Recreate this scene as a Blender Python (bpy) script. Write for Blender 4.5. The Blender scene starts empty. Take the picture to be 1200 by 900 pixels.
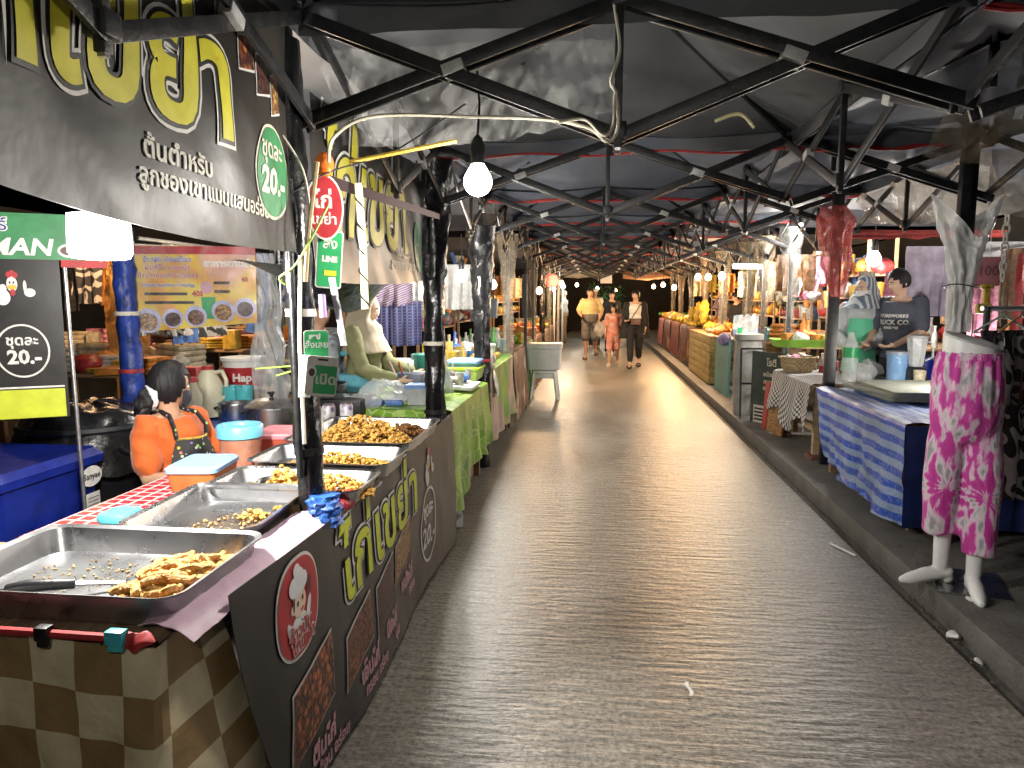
import bpy, bmesh, math, random
from mathutils import Vector, Matrix, noise
random.seed(7)
PI = math.pi
R = math.radians
scene = bpy.context.scene
C = scene.collection

# ------------------------------------------------------------------ camera, sky, exposure
cam_d = bpy.data.cameras.new('camera'); cam = bpy.data.objects.new('camera', cam_d); C.objects.link(cam)
cam.location = (0, 0, 1.5)
cam.rotation_euler = (R(90 - 6.92), 0, R(6.61))
cam_d.sensor_width = 36; cam_d.lens = 840 / 1200 * 36; cam_d.clip_start = .02; cam_d.clip_end = 600
scene.camera = cam
world = bpy.data.worlds.new('World'); scene.world = world; world.use_nodes = True
wn = world.node_tree.nodes; wl = world.node_tree.links
sky = wn.new('ShaderNodeTexSky'); sky.sky_type = 'NISHITA'; sky.sun_disc = False
sky.sun_elevation = R(-6); sky.sun_rotation = R(200)
wn['Background'].inputs['Strength'].default_value = .05
wl.new(sky.outputs[0], wn['Background'].inputs['Color'])
scene.view_settings.view_transform = 'Standard'; scene.view_settings.look = 'None'
scene.view_settings.exposure = 0.6; scene.view_settings.gamma = 1
scene.view_settings.use_curve_mapping = False
cy = scene.cycles
cy.use_denoising = True
try: cy.denoiser = 'OPENIMAGEDENOISE'
except Exception: pass
try: cy.denoising_prefilter = 'ACCURATE'
except Exception: pass
cy.max_bounces = 6; cy.diffuse_bounces = 3; cy.glossy_bounces = 3; cy.transparent_max_bounces = 12
cy.transmission_bounces = 4; cy.caustics_reflective = False; cy.caustics_refractive = False
cy.sample_clamp_indirect = 2.5; cy.sample_clamp_direct = 12; cy.blur_glossy = 1

# ------------------------------------------------------------------ materials
def nt(name):
    m = bpy.data.materials.new(name); m.use_nodes = True
    return m, m.node_tree.nodes, m.node_tree.links, m.node_tree.nodes['Principled BSDF']
def c4(c): return (c[0], c[1], c[2], 1)
def M(name, col, rough=.6, metal=0, var=.18, scale=9, bump=0, bscale=60, col2=None, alpha=1, spec=.5, emit=0, stretch=(1, 1, 1), trans=0, sheen=0, coat=0):
    m, n, l, p = nt(name)
    tc = n.new('ShaderNodeTexCoord'); mp = n.new('ShaderNodeMapping'); mp.inputs['Scale'].default_value = stretch
    l.new(tc.outputs['Object'], mp.inputs['Vector'])
    if col2 is None: col2 = tuple(max(0, x * (1 - 2.2 * var)) for x in col)
    no = n.new('ShaderNodeTexNoise'); no.inputs['Scale'].default_value = scale; no.inputs['Detail'].default_value = 5; no.inputs['Roughness'].default_value = .65
    l.new(mp.outputs[0], no.inputs['Vector'])
    rp = n.new('ShaderNodeValToRGB'); rp.color_ramp.elements[0].position = .33; rp.color_ramp.elements[1].position = .68
    rp.color_ramp.elements[0].color = c4(col2); rp.color_ramp.elements[1].color = c4(col)
    l.new(no.outputs[0], rp.inputs[0]); l.new(rp.outputs[0], p.inputs['Base Color'])
    mr = n.new('ShaderNodeMapRange'); mr.inputs[3].default_value = max(.02, rough - .1); mr.inputs[4].default_value = min(1, rough + .12)
    l.new(no.outputs[0], mr.inputs[0]); l.new(mr.outputs[0], p.inputs['Roughness'])
    p.inputs['Metallic'].default_value = metal; p.inputs['Specular IOR Level'].default_value = spec
    p.inputs['Alpha'].default_value = alpha; p.inputs['Transmission Weight'].default_value = trans
    p.inputs['Sheen Weight'].default_value = sheen; p.inputs['Coat Weight'].default_value = coat
    if emit: p.inputs['Emission Color'].default_value = c4(col); p.inputs['Emission Strength'].default_value = emit
    if bump:
        b = n.new('ShaderNodeBump'); b.inputs['Strength'].default_value = bump; b.inputs['Distance'].default_value = .02
        n2 = n.new('ShaderNodeTexNoise'); n2.inputs['Scale'].default_value = bscale; n2.inputs['Detail'].default_value = 4
        l.new(mp.outputs[0], n2.inputs['Vector']); l.new(n2.outputs[0], b.inputs['Height']); l.new(b.outputs[0], p.inputs['Normal'])
    return m
def LAMP(name, col, s):
    m, n, l, p = nt(name); p.inputs['Base Color'].default_value = (.8, .8, .8, 1)
    p.inputs['Emission Color'].default_value = c4(col); p.inputs['Emission Strength'].default_value = s
    m.cycles.emission_sampling = 'NONE'   # each lamp has a light of its own
    return m
def PATTERN(name, kind, c1, c2, scale=10, c3=None, rough=.6, thr=.5, stretch=(1, 1, 1), rot=(0, 0, 0), coord='UV', bump=.1):
    """checks, stripes, plaid, cells ... printed or woven colour"""
    m, n, l, p = nt(name)
    tc = n.new('ShaderNodeTexCoord'); mp = n.new('ShaderNodeMapping')
    mp.inputs['Scale'].default_value = stretch; mp.inputs['Rotation'].default_value = rot
    l.new(tc.outputs[coord], mp.inputs['Vector'])
    no = n.new('ShaderNodeTexNoise'); no.inputs['Scale'].default_value = scale * 1.7; no.inputs['Detail'].default_value = 5
    l.new(mp.outputs[0], no.inputs['Vector'])
    def mix(a, b, f):
        x = n.new('ShaderNodeMix'); x.data_type = 'RGBA'
        for s, v in ((6, a), (7, b)):
            if isinstance(v, tuple): x.inputs[s].default_value = c4(v)
            else: l.new(v, x.inputs[s])
        if isinstance(f, float): x.inputs[0].default_value = f
        else: l.new(f, x.inputs[0])
        return x.outputs[2]
    def ramp(src, a, b):
        r = n.new('ShaderNodeValToRGB'); r.color_ramp.elements[0].position = a; r.color_ramp.elements[1].position = b
        l.new(src, r.inputs[0]); return r.outputs[0]
    if kind == 'check':
        t = n.new('ShaderNodeTexChecker'); t.inputs['Scale'].default_value = scale
        t.inputs[1].default_value = c4(c1); t.inputs[2].default_value = c4(c2)
        l.new(mp.outputs[0], t.inputs['Vector']); out = t.outputs[0]
    elif kind == 'plaid':
        outs = []
        for ax in ('X', 'Y'):
            w = n.new('ShaderNodeTexWave'); w.wave_type = 'BANDS'; w.bands_direction = ax; w.inputs['Scale'].default_value = scale / 6.283 * PI
            l.new(mp.outputs[0], w.inputs['Vector']); outs.append(ramp(w.outputs[1], thr, thr + .04))
        out = mix(c1, c2, outs[0]); out = mix(out, c3 or c2, outs[1])
    elif kind == 'stripe':
        w = n.new('ShaderNodeTexWave'); w.wave_type = 'BANDS'; w.bands_direction = 'Y'; w.inputs['Scale'].default_value = scale
        w.inputs['Distortion'].default_value = .25; w.inputs['Detail Scale'].default_value = 2
        l.new(mp.outputs[0], w.inputs['Vector']); out = mix(c1, c2, ramp(w.outputs[1], thr - .05, thr + .05))
        sp = n.new('ShaderNodeTexNoise'); sp.inputs['Scale'].default_value = scale * 12; sp.inputs['Detail'].default_value = 3
        l.new(mp.outputs[0], sp.inputs['Vector'])
        if c3: out = mix(out, c3, ramp(sp.outputs[0], .5, .72))
    elif kind == 'cells':
        v = n.new('ShaderNodeTexVoronoi'); v.inputs['Scale'].default_value = scale; l.new(mp.outputs[0], v.inputs['Vector'])
        sp = n.new('ShaderNodeSeparateColor'); l.new(v.outputs['Color'], sp.inputs[0])
        out = mix(c1, c2, sp.outputs[0]); out = mix(out, c3 or c1, ramp(v.outputs['Distance'], .2, .62))
    elif kind == 'leaf':
        v = n.new('ShaderNodeTexVoronoi'); v.feature = 'DISTANCE_TO_EDGE'; v.inputs['Scale'].default_value = scale; l.new(mp.outputs[0], v.inputs['Vector'])
        v2 = n.new('ShaderNodeTexVoronoi'); v2.inputs['Scale'].default_value = scale; l.new(mp.outputs[0], v2.inputs['Vector'])
        sp = n.new('ShaderNodeSeparateColor'); l.new(v2.outputs['Color'], sp.inputs[0])
        out = mix(c1, c2, ramp(sp.outputs[0], .3, .7)); out = mix(c3, out, ramp(v.outputs[0], .01, .05))
    elif kind == 'spots':
        v = n.new('ShaderNodeTexVoronoi'); v.inputs['Scale'].default_value = scale; l.new(mp.outputs[0], v.inputs['Vector'])
        out = mix(v.outputs['Color'], c2, .35); out = mix(out, c1, ramp(v.outputs['Distance'], thr - .08, thr))
    elif kind == 'motif':
        v = n.new('ShaderNodeTexVoronoi'); v.feature = 'SMOOTH_F1'; v.inputs['Scale'].default_value = scale; l.new(mp.outputs[0], v.inputs['Vector'])
        w = n.new('ShaderNodeMath'); w.operation = 'SINE'; k = n.new('ShaderNodeMath'); k.operation = 'MULTIPLY'; k.inputs[1].default_value = 26
        l.new(v.outputs['Distance'], k.inputs[0]); l.new(k.outputs[0], w.inputs[0]); out = mix(c1, c2, ramp(w.outputs[0], thr - .1, thr + .1))
    elif kind == 'clouds':
        out = mix(c1, c2, ramp(no.outputs[0], thr - .1, thr + .1))
        n3 = n.new('ShaderNodeTexNoise'); n3.inputs['Scale'].default_value = scale * .6; n3.inputs['Detail'].default_value = 3
        mp2 = n.new('ShaderNodeMapping'); mp2.inputs['Location'].default_value = (3.1, 7.7, 1.3); l.new(mp.outputs[0], mp2.inputs[0]); l.new(mp2.outputs[0], n3.inputs[0])
        if c3: out = mix(out, c3, ramp(n3.outputs[0], .52, .62))
    dirt = n.new('ShaderNodeTexNoise'); dirt.inputs['Scale'].default_value = 5; dirt.inputs['Detail'].default_value = 6
    l.new(tc.outputs['Object'], dirt.inputs['Vector'])
    mm = n.new('ShaderNodeMix'); mm.data_type = 'RGBA'; mm.blend_type = 'MULTIPLY'; mm.inputs[0].default_value = .55
    l.new(out, mm.inputs[6]); l.new(ramp(dirt.outputs[0], .1, .62), mm.inputs[7])
    l.new(mm.outputs[2], p.inputs['Base Color']); p.inputs['Roughness'].default_value = rough
    b = n.new('ShaderNodeBump'); b.inputs['Strength'].default_value = bump; b.inputs['Distance'].default_value = .02
    l.new(no.outputs[0], b.inputs['Height']); l.new(b.outputs[0], p.inputs['Normal'])
    return m
def PLASTIC(name, col, alpha=.35, rough=.12):
    m, n, l, p = nt(name)
    p.inputs['Base Color'].default_value = c4(col); p.inputs['Roughness'].default_value = rough
    tc = n.new('ShaderNodeTexCoord'); no = n.new('ShaderNodeTexNoise'); no.inputs['Scale'].default_value = 7; no.inputs['Detail'].default_value = 6; no.inputs['Distortion'].default_value = 1.2
    l.new(tc.outputs['Object'], no.inputs['Vector'])
    mr = n.new('ShaderNodeMapRange'); mr.inputs[1].default_value = .3; mr.inputs[2].default_value = .7; mr.inputs[3].default_value = max(0, alpha - .1); mr.inputs[4].default_value = min(1, alpha + .14)
    l.new(no.outputs[0], mr.inputs[0]); l.new(mr.outputs[0], p.inputs['Alpha'])
    b = n.new('ShaderNodeBump'); b.inputs['Strength'].default_value = .8; b.inputs['Distance'].default_value = .03
    l.new(no.outputs[0], b.inputs['Height']); l.new(b.outputs[0], p.inputs['Normal'])
    return m

# ------------------------------------------------------------------ mesh builder
class MB:
    def __init__(s): s.v = []; s.f = []; s.uv = {}
    def add(s, vs, fs):
        k = len(s.v); s.v += [tuple(v) for v in vs]; s.f += [tuple(i + k for i in f) for f in fs]; return s
    def box(s, c, d, rot=None):
        x, y, z = (a / 2 for a in d)
        vs = [Vector((i * x, j * y, k * z)) for i in (-1, 1) for j in (-1, 1) for k in (-1, 1)]
        if rot: 
            m = Matrix.Rotation(rot[2], 3, 'Z') @ Matrix.Rotation(rot[1], 3, 'Y') @ Matrix.Rotation(rot[0], 3, 'X'); vs = [m @ v for v in vs]
        vs = [v + Vector(c) for v in vs]
        return s.add(vs, [(0, 1, 3, 2), (4, 6, 7, 5), (0, 4, 5, 1), (2, 3, 7, 6), (0, 2, 6, 4), (1, 5, 7, 3)])
    def bar(s, a, b, w, h=None, up=(0, 0, 1)):
        a, b = Vector(a), Vector(b); h = h or w; d = (b - a).normalized(); u = Vector(up)
        if abs(d.dot(u)) > .98: u = Vector((0, 1, 0))
        r = d.cross(u).normalized(); u = r.cross(d)
        vs = [p + r * (i * w / 2) + u * (j * h / 2) for p in (a, b) for i, j in ((-1, -1), (1, -1), (1, 1), (-1, 1))]
        return s.add(vs, [(3, 2, 1, 0), (4, 5, 6, 7), (0, 1, 5, 4), (1, 2, 6, 5), (2, 3, 7, 6), (3, 0, 4, 7)])
    def rings(s, rs, cap=True, closed=False):
        k = len(s.v); n = len(rs[0]); m = len(rs)
        for r in rs: s.v += [tuple(p) for p in r]
        for i in range(m if closed else m - 1):
            for j in range(n):
                a, b = k + i * n + j, k + i * n + (j + 1) % n; i2 = (i + 1) % m
                c, d = k + i2 * n + (j + 1) % n, k + i2 * n + j
                s.f.append((a, b, c, d))
        if cap and not closed:
            s.f.append(tuple(k + j for j in reversed(range(n)))); s.f.append(tuple(k + (m - 1) * n + j for j in range(n)))
        return s
    def tube(s, pts, r, n=8, cap=True, sc=(1, 1)):
        pts = [Vector(p) for p in pts]; rs = []; u = None
        for i, p in enumerate(pts):
            d = (pts[min(i + 1, len(pts) - 1)] - pts[max(i - 1, 0)]).normalized()
            if u is None: u = d.cross(Vector((0, 0, 1)) if abs(d.z) < .9 else Vector((1, 0, 0))).normalized()
            u = (u - d * u.dot(d)).normalized(); w = d.cross(u)
            rr = r[i] if isinstance(r, (list, tuple)) else r
            rs.append([p + (u * math.cos(t) * sc[0] + w * math.sin(t) * sc[1]) * rr for t in [2 * PI * j / n for j in range(n)]])
        return s.rings(rs, cap)
    def lathe(s, prof, c=(0, 0, 0), n=20, sx=1, sy=1):
        c = Vector(c)
        return s.rings([[c + Vector((r * sx * math.cos(2 * PI * j / n), r * sy * math.sin(2 * PI * j / n), z)) for j in range(n)] for r, z in prof], True)
    def ball(s, c, r, n=12, m=8):
        if not isinstance(r, (tuple, list)): r = (r, r, r)
        c = Vector(c); rs = []
        for i in range(1, m):
            t = PI * i / m - PI / 2
            rs.append([c + Vector((r[0] * math.cos(t) * math.cos(2 * PI * j / n), r[1] * math.cos(t) * math.sin(2 * PI * j / n), r[2] * math.sin(t))) for j in range(n)])
        return s.rings(rs, True)
    def grid(s, fn, nu, nv):
        k = len(s.v)
        for i in range(nu + 1):
            for j in range(nv + 1):
                s.uv[len(s.v)] = (i / nu, j / nv); s.v.append(tuple(fn(i / nu, j / nv)))
        for i in range(nu):
            for j in range(nv):
                a = k + i * (nv + 1) + j; s.f.append((a, a + nv + 1, a + nv + 2, a + 1))
        return s
    def prism(s, out, axis, a, b):
        """outline in the two other axes, extruded from a to b"""
        def p3(p, t): return {'x': (t, p[0], p[1]), 'y': (p[0], t, p[1]), 'z': (p[0], p[1], t)}[axis]
        return s.rings([[p3(p, a) for p in out], [p3(p, b) for p in out]])
    def mesh(s, name, mat, smooth=True, bevel=0, angle=40, solid=0, uvs=None):
        me = bpy.data.meshes.new(name); me.from_pydata(s.v, [], s.f)
        if s.uv:
            ul = me.uv_layers.new(name='UVMap')
            for lp in me.loops: ul.data[lp.index].uv = s.uv.get(lp.vertex_index, (0, 0))
            if uvs:
                for d in ul.data: d.uv = (d.uv[0] * uvs[0], d.uv[1] * uvs[1])
        bm = bmesh.new(); bm.from_mesh(me)
        bmesh.ops.recalc_face_normals(bm, faces=bm.faces)
        if solid: bmesh.ops.solidify(bm, geom=bm.faces[:], thickness=solid)
        if bevel:
            eds = [e for e in bm.edges if len(e.link_faces) == 2 and e.calc_face_angle(0) > R(35)]
            bmesh.ops.bevel(bm, geom=eds, offset=bevel, segments=2, affect='EDGES', profile=.6)
        bm.to_mesh(me); bm.free()
        if smooth:
            me.shade_smooth(); me.set_sharp_from_angle(angle=R(angle))
        for m_ in (mat if isinstance(mat, (list, tuple)) else [mat]): me.materials.append(m_)
        return me
    def build(s, name, mat, parent=None, loc=(0, 0, 0), rot=(0, 0, 0), **kw):
        return link(name, s.mesh(name, mat, **kw), parent, loc, rot)
def link(name, me, parent=None, loc=(0, 0, 0), rot=(0, 0, 0)):
    o = bpy.data.objects.new(name, me); C.objects.link(o); o.location = loc; o.rotation_euler = rot
    if parent: o.parent = parent
    return o
def tag(o, label=None, cat=None, group=None, kind=None):
    if label: o['label'] = label
    if cat: o['category'] = cat
    if group: o['group'] = group
    if kind: o['kind'] = kind
    return o
def thing(name, label, cat, loc=(0, 0, 0), rz=0, group=None):
    o = bpy.data.objects.new(name, None); C.objects.link(o); o.location = loc; o.rotation_euler = (0, 0, rz); o.empty_display_size = .1
    return tag(o, label, cat, group)
def one(name, mb, mat, label, cat, loc=(0, 0, 0), rot=(0, 0, 0), group=None, **kw):
    return tag(mb.build(name, mat, None, loc, rot, **kw), label, cat, group)
def dup(root, loc, rz=None, label=None, group=None, scale=None):
    r = root.copy(); C.objects.link(r); r.location = loc
    if rz is not None: r.rotation_euler = (0, 0, rz)
    if scale: r.scale = (scale,) * 3 if not isinstance(scale, tuple) else scale
    if label: r['label'] = label
    if group: r['group'] = group
    for ch in root.children:
        c = ch.copy(); C.objects.link(c); c.parent = r
        for g in ch.children:
            d = g.copy(); C.objects.link(d); d.parent = c
    return r
def nz(x, y, z, f=1): return noise.noise(Vector((x * f, y * f, z * f)))
def structure(name, mb, mat, **kw): return tag(mb.build(name, mat, **kw), kind='structure')

# flat lettering laid on a surface map S(u, v) -> (point, normal)
FONT = {}
def text_bm(txt, size, off=0, shear=0, align='CENTER', sp=1):
    cu = bpy.data.curves.new('lettering', 'FONT'); cu.body = txt; cu.size = size; cu.align_x = align; cu.align_y = 'CENTER'
    cu.offset = off; cu.shear = shear; cu.resolution_u = 2; cu.space_character = sp
    ob = bpy.data.objects.new('lettering', cu); C.objects.link(ob)
    me = ob.to_mesh(); bm = bmesh.new(); bm.from_mesh(me); ob.to_mesh_clear()
    bpy.data.objects.remove(ob); bpy.data.curves.remove(cu)
    bmesh.ops.remove_doubles(bm, verts=bm.verts, dist=1e-5)
    return bm
def lay(bm, name, mat, S, uv0, eps, parent, sx=1, sy=1, ang=0, cut=.022):
    bmesh.ops.triangulate(bm, faces=bm.faces)
    for _ in range(5):
        es = [e for e in bm.edges if e.calc_length() > cut]
        if not es: break
        bmesh.ops.subdivide_edges(bm, edges=es, cuts=1); bmesh.ops.triangulate(bm, faces=bm.faces)
    ca, sa = math.cos(ang), math.sin(ang)
    for v in bm.verts:
        x, y = v.co.x * sx, v.co.y * sy; x, y = x * ca - y * sa, x * sa + y * ca
        p, n = S(uv0[0] + x, uv0[1] + y); v.co = Vector(p) + Vector(n) * eps
    me = bpy.data.meshes.new(name); bm.to_mesh(me); bm.free(); me.materials.append(mat)
    return link(name, me, parent)
def shape_bm(outline):
    bm = bmesh.new(); vs = [bm.verts.new((p[0], p[1], 0)) for p in outline]
    fc = bm.faces.new(vs); bmesh.ops.triangulate(bm, faces=[fc]); return bm
def oval(rx, ry, n=28, c=(0, 0), p=2):
    out = []
    for j in range(n):
        t = 2 * PI * j / n; a, b = math.cos(t), math.sin(t)
        out.append((c[0] + rx * math.copysign(abs(a) ** (2 / p), a), c[1] + ry * math.copysign(abs(b) ** (2 / p), b)))
    return out
def ring_bm(rx, ry, w, n=40):
    bm = bmesh.new(); a = [bm.verts.new((x, y, 0)) for x, y in oval(rx, ry, n)]; b = [bm.verts.new((x, y, 0)) for x, y in oval(rx - w, ry - w, n)]
    for i in range(n): bm.faces.new((a[i], a[(i + 1) % n], b[(i + 1) % n], b[i]))
    return bm
def rect_bm(w, h): return shape_bm([(-w / 2, -h / 2), (w / 2, -h / 2), (w / 2, h / 2), (-w / 2, h / 2)])
def rrect(w, h, r, n=5):
    out = []
    for cx, cy_, a0 in ((w / 2 - r, h / 2 - r, 0), (-w / 2 + r, h / 2 - r, 90), (-w / 2 + r, -h / 2 + r, 180), (w / 2 - r, -h / 2 + r, 270)):
        for i in range(n + 1):
            a = R(a0 + 90 * i / n); out.append((cx + r * math.cos(a), cy_ + r * math.sin(a)))
    return out

# shared materials
m_black = M('black_metal', (.022, .022, .024), .42, .3, .3, 30, .1)
m_bracket = M('grey_bracket', (.55, .55, .53), .45, .2, .15, 40)
m_steel = M('steel', (.58, .58, .59), .27, 1, .05, 6, .04, 40)
m_alu = M('worn_aluminium', (.5, .5, .5), .38, .9, .15, 25)
m_wrap = M('black_plastic_wrap', (.012, .012, .013), .24, 0, .3, 12, .25, 22, spec=.5)
m_bluewrap = M('blue_tape', (.03, .13, .5), .35, 0, .25, 20, .4)
m_white = M('white_plastic', (.72, .72, .7), .4, 0, .06, 8)
m_cream = M('cream_wire', (.66, .62, .5), .5, 0, .1, 20)
m_clear = PLASTIC('clear_sheet', (.4, .41, .4), .14, .08)
m_crink = PLASTIC('crinkled_sheet', (.62, .57, .48), .6, .12)
m_milky = PLASTIC('milky_sheet', (.66, .68, .68), .42, .2)
m_grime = PLASTIC('grimy_sheet', (.34, .28, .2), .34, .18)
m_wood = M('wood', (.36, .22, .11), .6, 0, .22, 3, .15, 30, stretch=(1, 8, 8))
m_wood2 = M('pale_wood', (.5, .36, .2), .6, 0, .2, 3, .15, 30, stretch=(8, 1, 8))
m_rope = M('rope', (.6, .56, .44), .8, 0, .2, 60, .4, 90)
def wloc(o):
    v = Vector((0, 0, 0))
    while o: v += Vector(o.location); o = o.parent
    return v
def part(name, mb, mat, parent, **kw):
    """mesh given in world coordinates, stored relative to its (unrotated) thing"""
    o = wloc(parent); mb.v = [(a - o.x, b - o.y, c - o.z) for a, b, c in mb.v]
    return mb.build(name, mat, parent, **kw)
def wlay(bm, name, mat, S, uv0, eps, parent, **kw):
    o = wloc(parent)
    return lay(bm, name, mat, lambda u, v: (Vector(S(u, v)[0]) - o, S(u, v)[1]), uv0, eps, parent, **kw)
def wone(name, mb, mat, label, cat, loc, group=None, **kw):
    """one-mesh thing from world-coordinate geometry; loc becomes its origin"""
    mb.v = [(a - loc[0], b - loc[1], c - loc[2]) for a, b, c in mb.v]
    return one(name, mb, mat, label, cat, loc, group=group, **kw)

_F = Matrix.Rotation(R(6.61), 3, 'Z') @ Matrix.Rotation(R(90 - 6.92), 3, 'X')
def at(px, py, Y):
    """world point seen at a photo pixel, at distance Y down the aisle"""
    d = _F @ Vector(((px - 600) / 840, (450 - py) / 840, -1)); return d * (Y / d.y) + Vector((0, 0, 1.5))
def _noisy(mb, a, f, s): mb.v = [tuple(Vector(v) + Vector((nz(v[0] + s, v[1], v[2], f), nz(v[1], v[2] + s, v[0], f), nz(v[2], v[0], v[1] + s, f))) * a) for v in mb.v]; return mb

# ------------------------------------------------------------------ ground, road, kerb
def road_mat():
    m, n, l, p = nt('brushed_concrete')
    tc = n.new('ShaderNodeTexCoord')
    def tex(sc, scale, det=6, rough=.6):
        mp = n.new('ShaderNodeMapping'); mp.inputs['Scale'].default_value = sc; l.new(tc.outputs['Object'], mp.inputs['Vector'])
        t = n.new('ShaderNodeTexNoise'); t.inputs['Scale'].default_value = scale; t.inputs['Detail'].default_value = det; t.inputs['Roughness'].default_value = rough
        l.new(mp.outputs[0], t.inputs['Vector']); return t.outputs[0]
    def ramp(s, a, b, ca, cb):
        r = n.new('ShaderNodeValToRGB'); r.color_ramp.elements[0].position = a; r.color_ramp.elements[1].position = b
        r.color_ramp.elements[0].color = c4(ca); r.color_ramp.elements[1].color = c4(cb); l.new(s, r.inputs[0]); return r.outputs[0]
    def mul(a, b, f=1.):
        x = n.new('ShaderNodeMix'); x.data_type = 'RGBA'; x.blend_type = 'MULTIPLY'; x.inputs[0].default_value = f; l.new(a, x.inputs[6]); l.new(b, x.inputs[7]); return x.outputs[2]
    big = tex((1, .5, 1), 1.3); fine = tex((1, 1, 1), 48, 3, .7); grv = tex((4.5, 24, 1), 1.25, 3, .55); grv2 = tex((1.3, 13, 1), 2.2, 4)
    col = ramp(big, .3, .7, (.195, .181, .157), (.325, .303, .262))
    col = mul(col, ramp(fine, .32, .68, (.3, .3, .3), (1.2, 1.2, 1.2)))
    col = mul(col, ramp(grv, .32, .6, (.5, .5, .5), (1.05, 1.05, 1.05)), .55)
    l.new(col, p.inputs['Base Color'])
    l.new(ramp(big, .3, .7, (.31,) * 3, (.44,) * 3), p.inputs['Roughness'])
    p.inputs['Specular IOR Level'].default_value = .7
    ad = n.new('ShaderNodeMath'); ad.operation = 'ADD'; l.new(grv, ad.inputs[0])
    a2 = n.new('ShaderNodeMath'); a2.operation = 'MULTIPLY'; a2.inputs[1].default_value = .3; l.new(fine, a2.inputs[0]); l.new(a2.outputs[0], ad.inputs[1])
    a3 = n.new('ShaderNodeMath'); a3.operation = 'MULTIPLY_ADD'; a3.inputs[1].default_value = .6; l.new(grv2, a3.inputs[0]); l.new(ad.outputs[0], a3.inputs[2])
    b = n.new('ShaderNodeBump'); b.inputs['Strength'].default_value = .6; b.inputs['Distance'].default_value = .012; l.new(a3.outputs[0], b.inputs['Height']); l.new(b.outputs[0], p.inputs['Normal'])
    return m
m_road = road_mat()
m_dirt = M('dark_ground', (.06, .055, .05), .7, 0, .25, 4, .6, 40)
m_pave = M('pavement_concrete', (.14, .132, .118), .6, 0, .2, 5, .4, 50)
m_kerb = M('kerb_grime', (.1, .095, .085), .7, 0, .25, 6, .6, 40)
structure('ground', MB().box((0, 40, -.07), (240, 240, .02)), m_dirt)
def ribs(x, y): 
    f = 1 if y < 9 else max(0, 1 - (y - 9) / 2.5)
    return .003 * nz(x, y, 0) + f * (.001 * nz(x * 5 + .6 * nz(x * 2, y * 3, 7), y * 25, 4) + .0014 * nz(x * 14, y * 55, 9) + .0014 * nz(x * 34, y * 40, 2))
structure('road', MB().grid(lambda u, v: (-1.12 + 2.67 * u, .3 + 11.2 * v, ribs(-1.12 + 2.67 * u, .3 + 11.2 * v)), 130, 1000), m_road)
structure('road', MB().grid(lambda u, v: (-1.12 + 2.67 * u, 11.5 + 48.5 * v, .003 * nz(-1.12 + 2.67 * u, 11.5 + 48.5 * v, 0)), 12, 60), m_road)
structure('road', MB().grid(lambda u, v: (-1.12 + 2.67 * u, -5 + 5.3 * v, 0), 12, 12), m_road)
structure('pavement', MB().box((4.74, 27, .02), (6.2, 64, .16)), m_pave, bevel=.012)
structure('gutter', MB().grid(lambda u, v: (1.55 + .11 * u + .008 * nz(u, v * 90, 2), -5 + 65 * v, -.035 + .02 * abs(nz(u * 3, v * 120, 5))), 4, 260), m_kerb)
structure('pavement', MB().box((-5.1, 27, -.04), (7.9, 64, .03)), M('stall_floor', (.085, .08, .075), .6, 0, .25, 3, .5, 40))

# ------------------------------------------------------------------ market canopies
m_canopy = M('grey_canopy', (.13, .135, .145), .62, 0, .2, 1.2, .12, 5, spec=.35)
m_canopy2 = M('blue_grey_canopy', (.12, .13, .16), .6, 0, .2, 1.1, .12, 5, spec=.35)
m_red = M('red_trim', (.42, .03, .03), .6, 0, .2, 12)
ZE = 2.42
def truss(a, b, nx, root, inset):
    """scissor truss from a to b: nx crossed pairs, short rods between them"""
    a, b = Vector((*a, 0)), Vector((*b, 0)); d = (b - a).normalized(); nrm = Vector((-d.y, d.x, 0)) * inset
    L = (b - a).length
    for k in range(nx):
        p, q = a + d * (L * k / nx) + nrm, a + d * (L * (k + 1) / nx) + nrm
        lo, hi = (2.05, 1.985) if k % 2 == 0 else (1.985, 2.05)
        if nx == 1: lo = hi = 2.03
        o1 = d.cross(Vector((0, 0, 1))) * .008
        MB().bar(p + Vector((0, 0, 2.38)) + o1, q + Vector((0, 0, hi)) + o1, .013, .04).build('truss_bar', m_black, root, bevel=.002)
        MB().bar(p + Vector((0, 0, lo)) - o1, q + Vector((0, 0, 2.38)) - o1, .013, .04).build('truss_bar', m_black, root, bevel=.002)
        zc = (2.38 + (lo + hi) / 2) / 2; s = (hi - 2.38) / (L / nx); dd = (d + Vector((0, 0, s if k % 2 else -s))).normalized()
        c = (p + q) / 2 + Vector((0, 0, zc))
        MB().bar(c - dd * .034, c + dd * .034, .037, .035).build('bracket', m_bracket, root, bevel=.003)
        if k: 
            MB().bar(p + Vector((0, 0, 1.95)), p + Vector((0, 0, ZE)), .024, .024, (1, 0, 0)).build('rod', m_black, root, bevel=.002)
            jo = [MB().box(p + Vector((0, 0, zz)), (.05, .05, .05)).build('joint', m_black, root, bevel=.006) for zz in (2.0, 2.385)]; MB().box(p + Vector((0, 0, 1.957)), (.016, .016, .03)).build('bolt', m_steel, jo[0])
            
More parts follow.
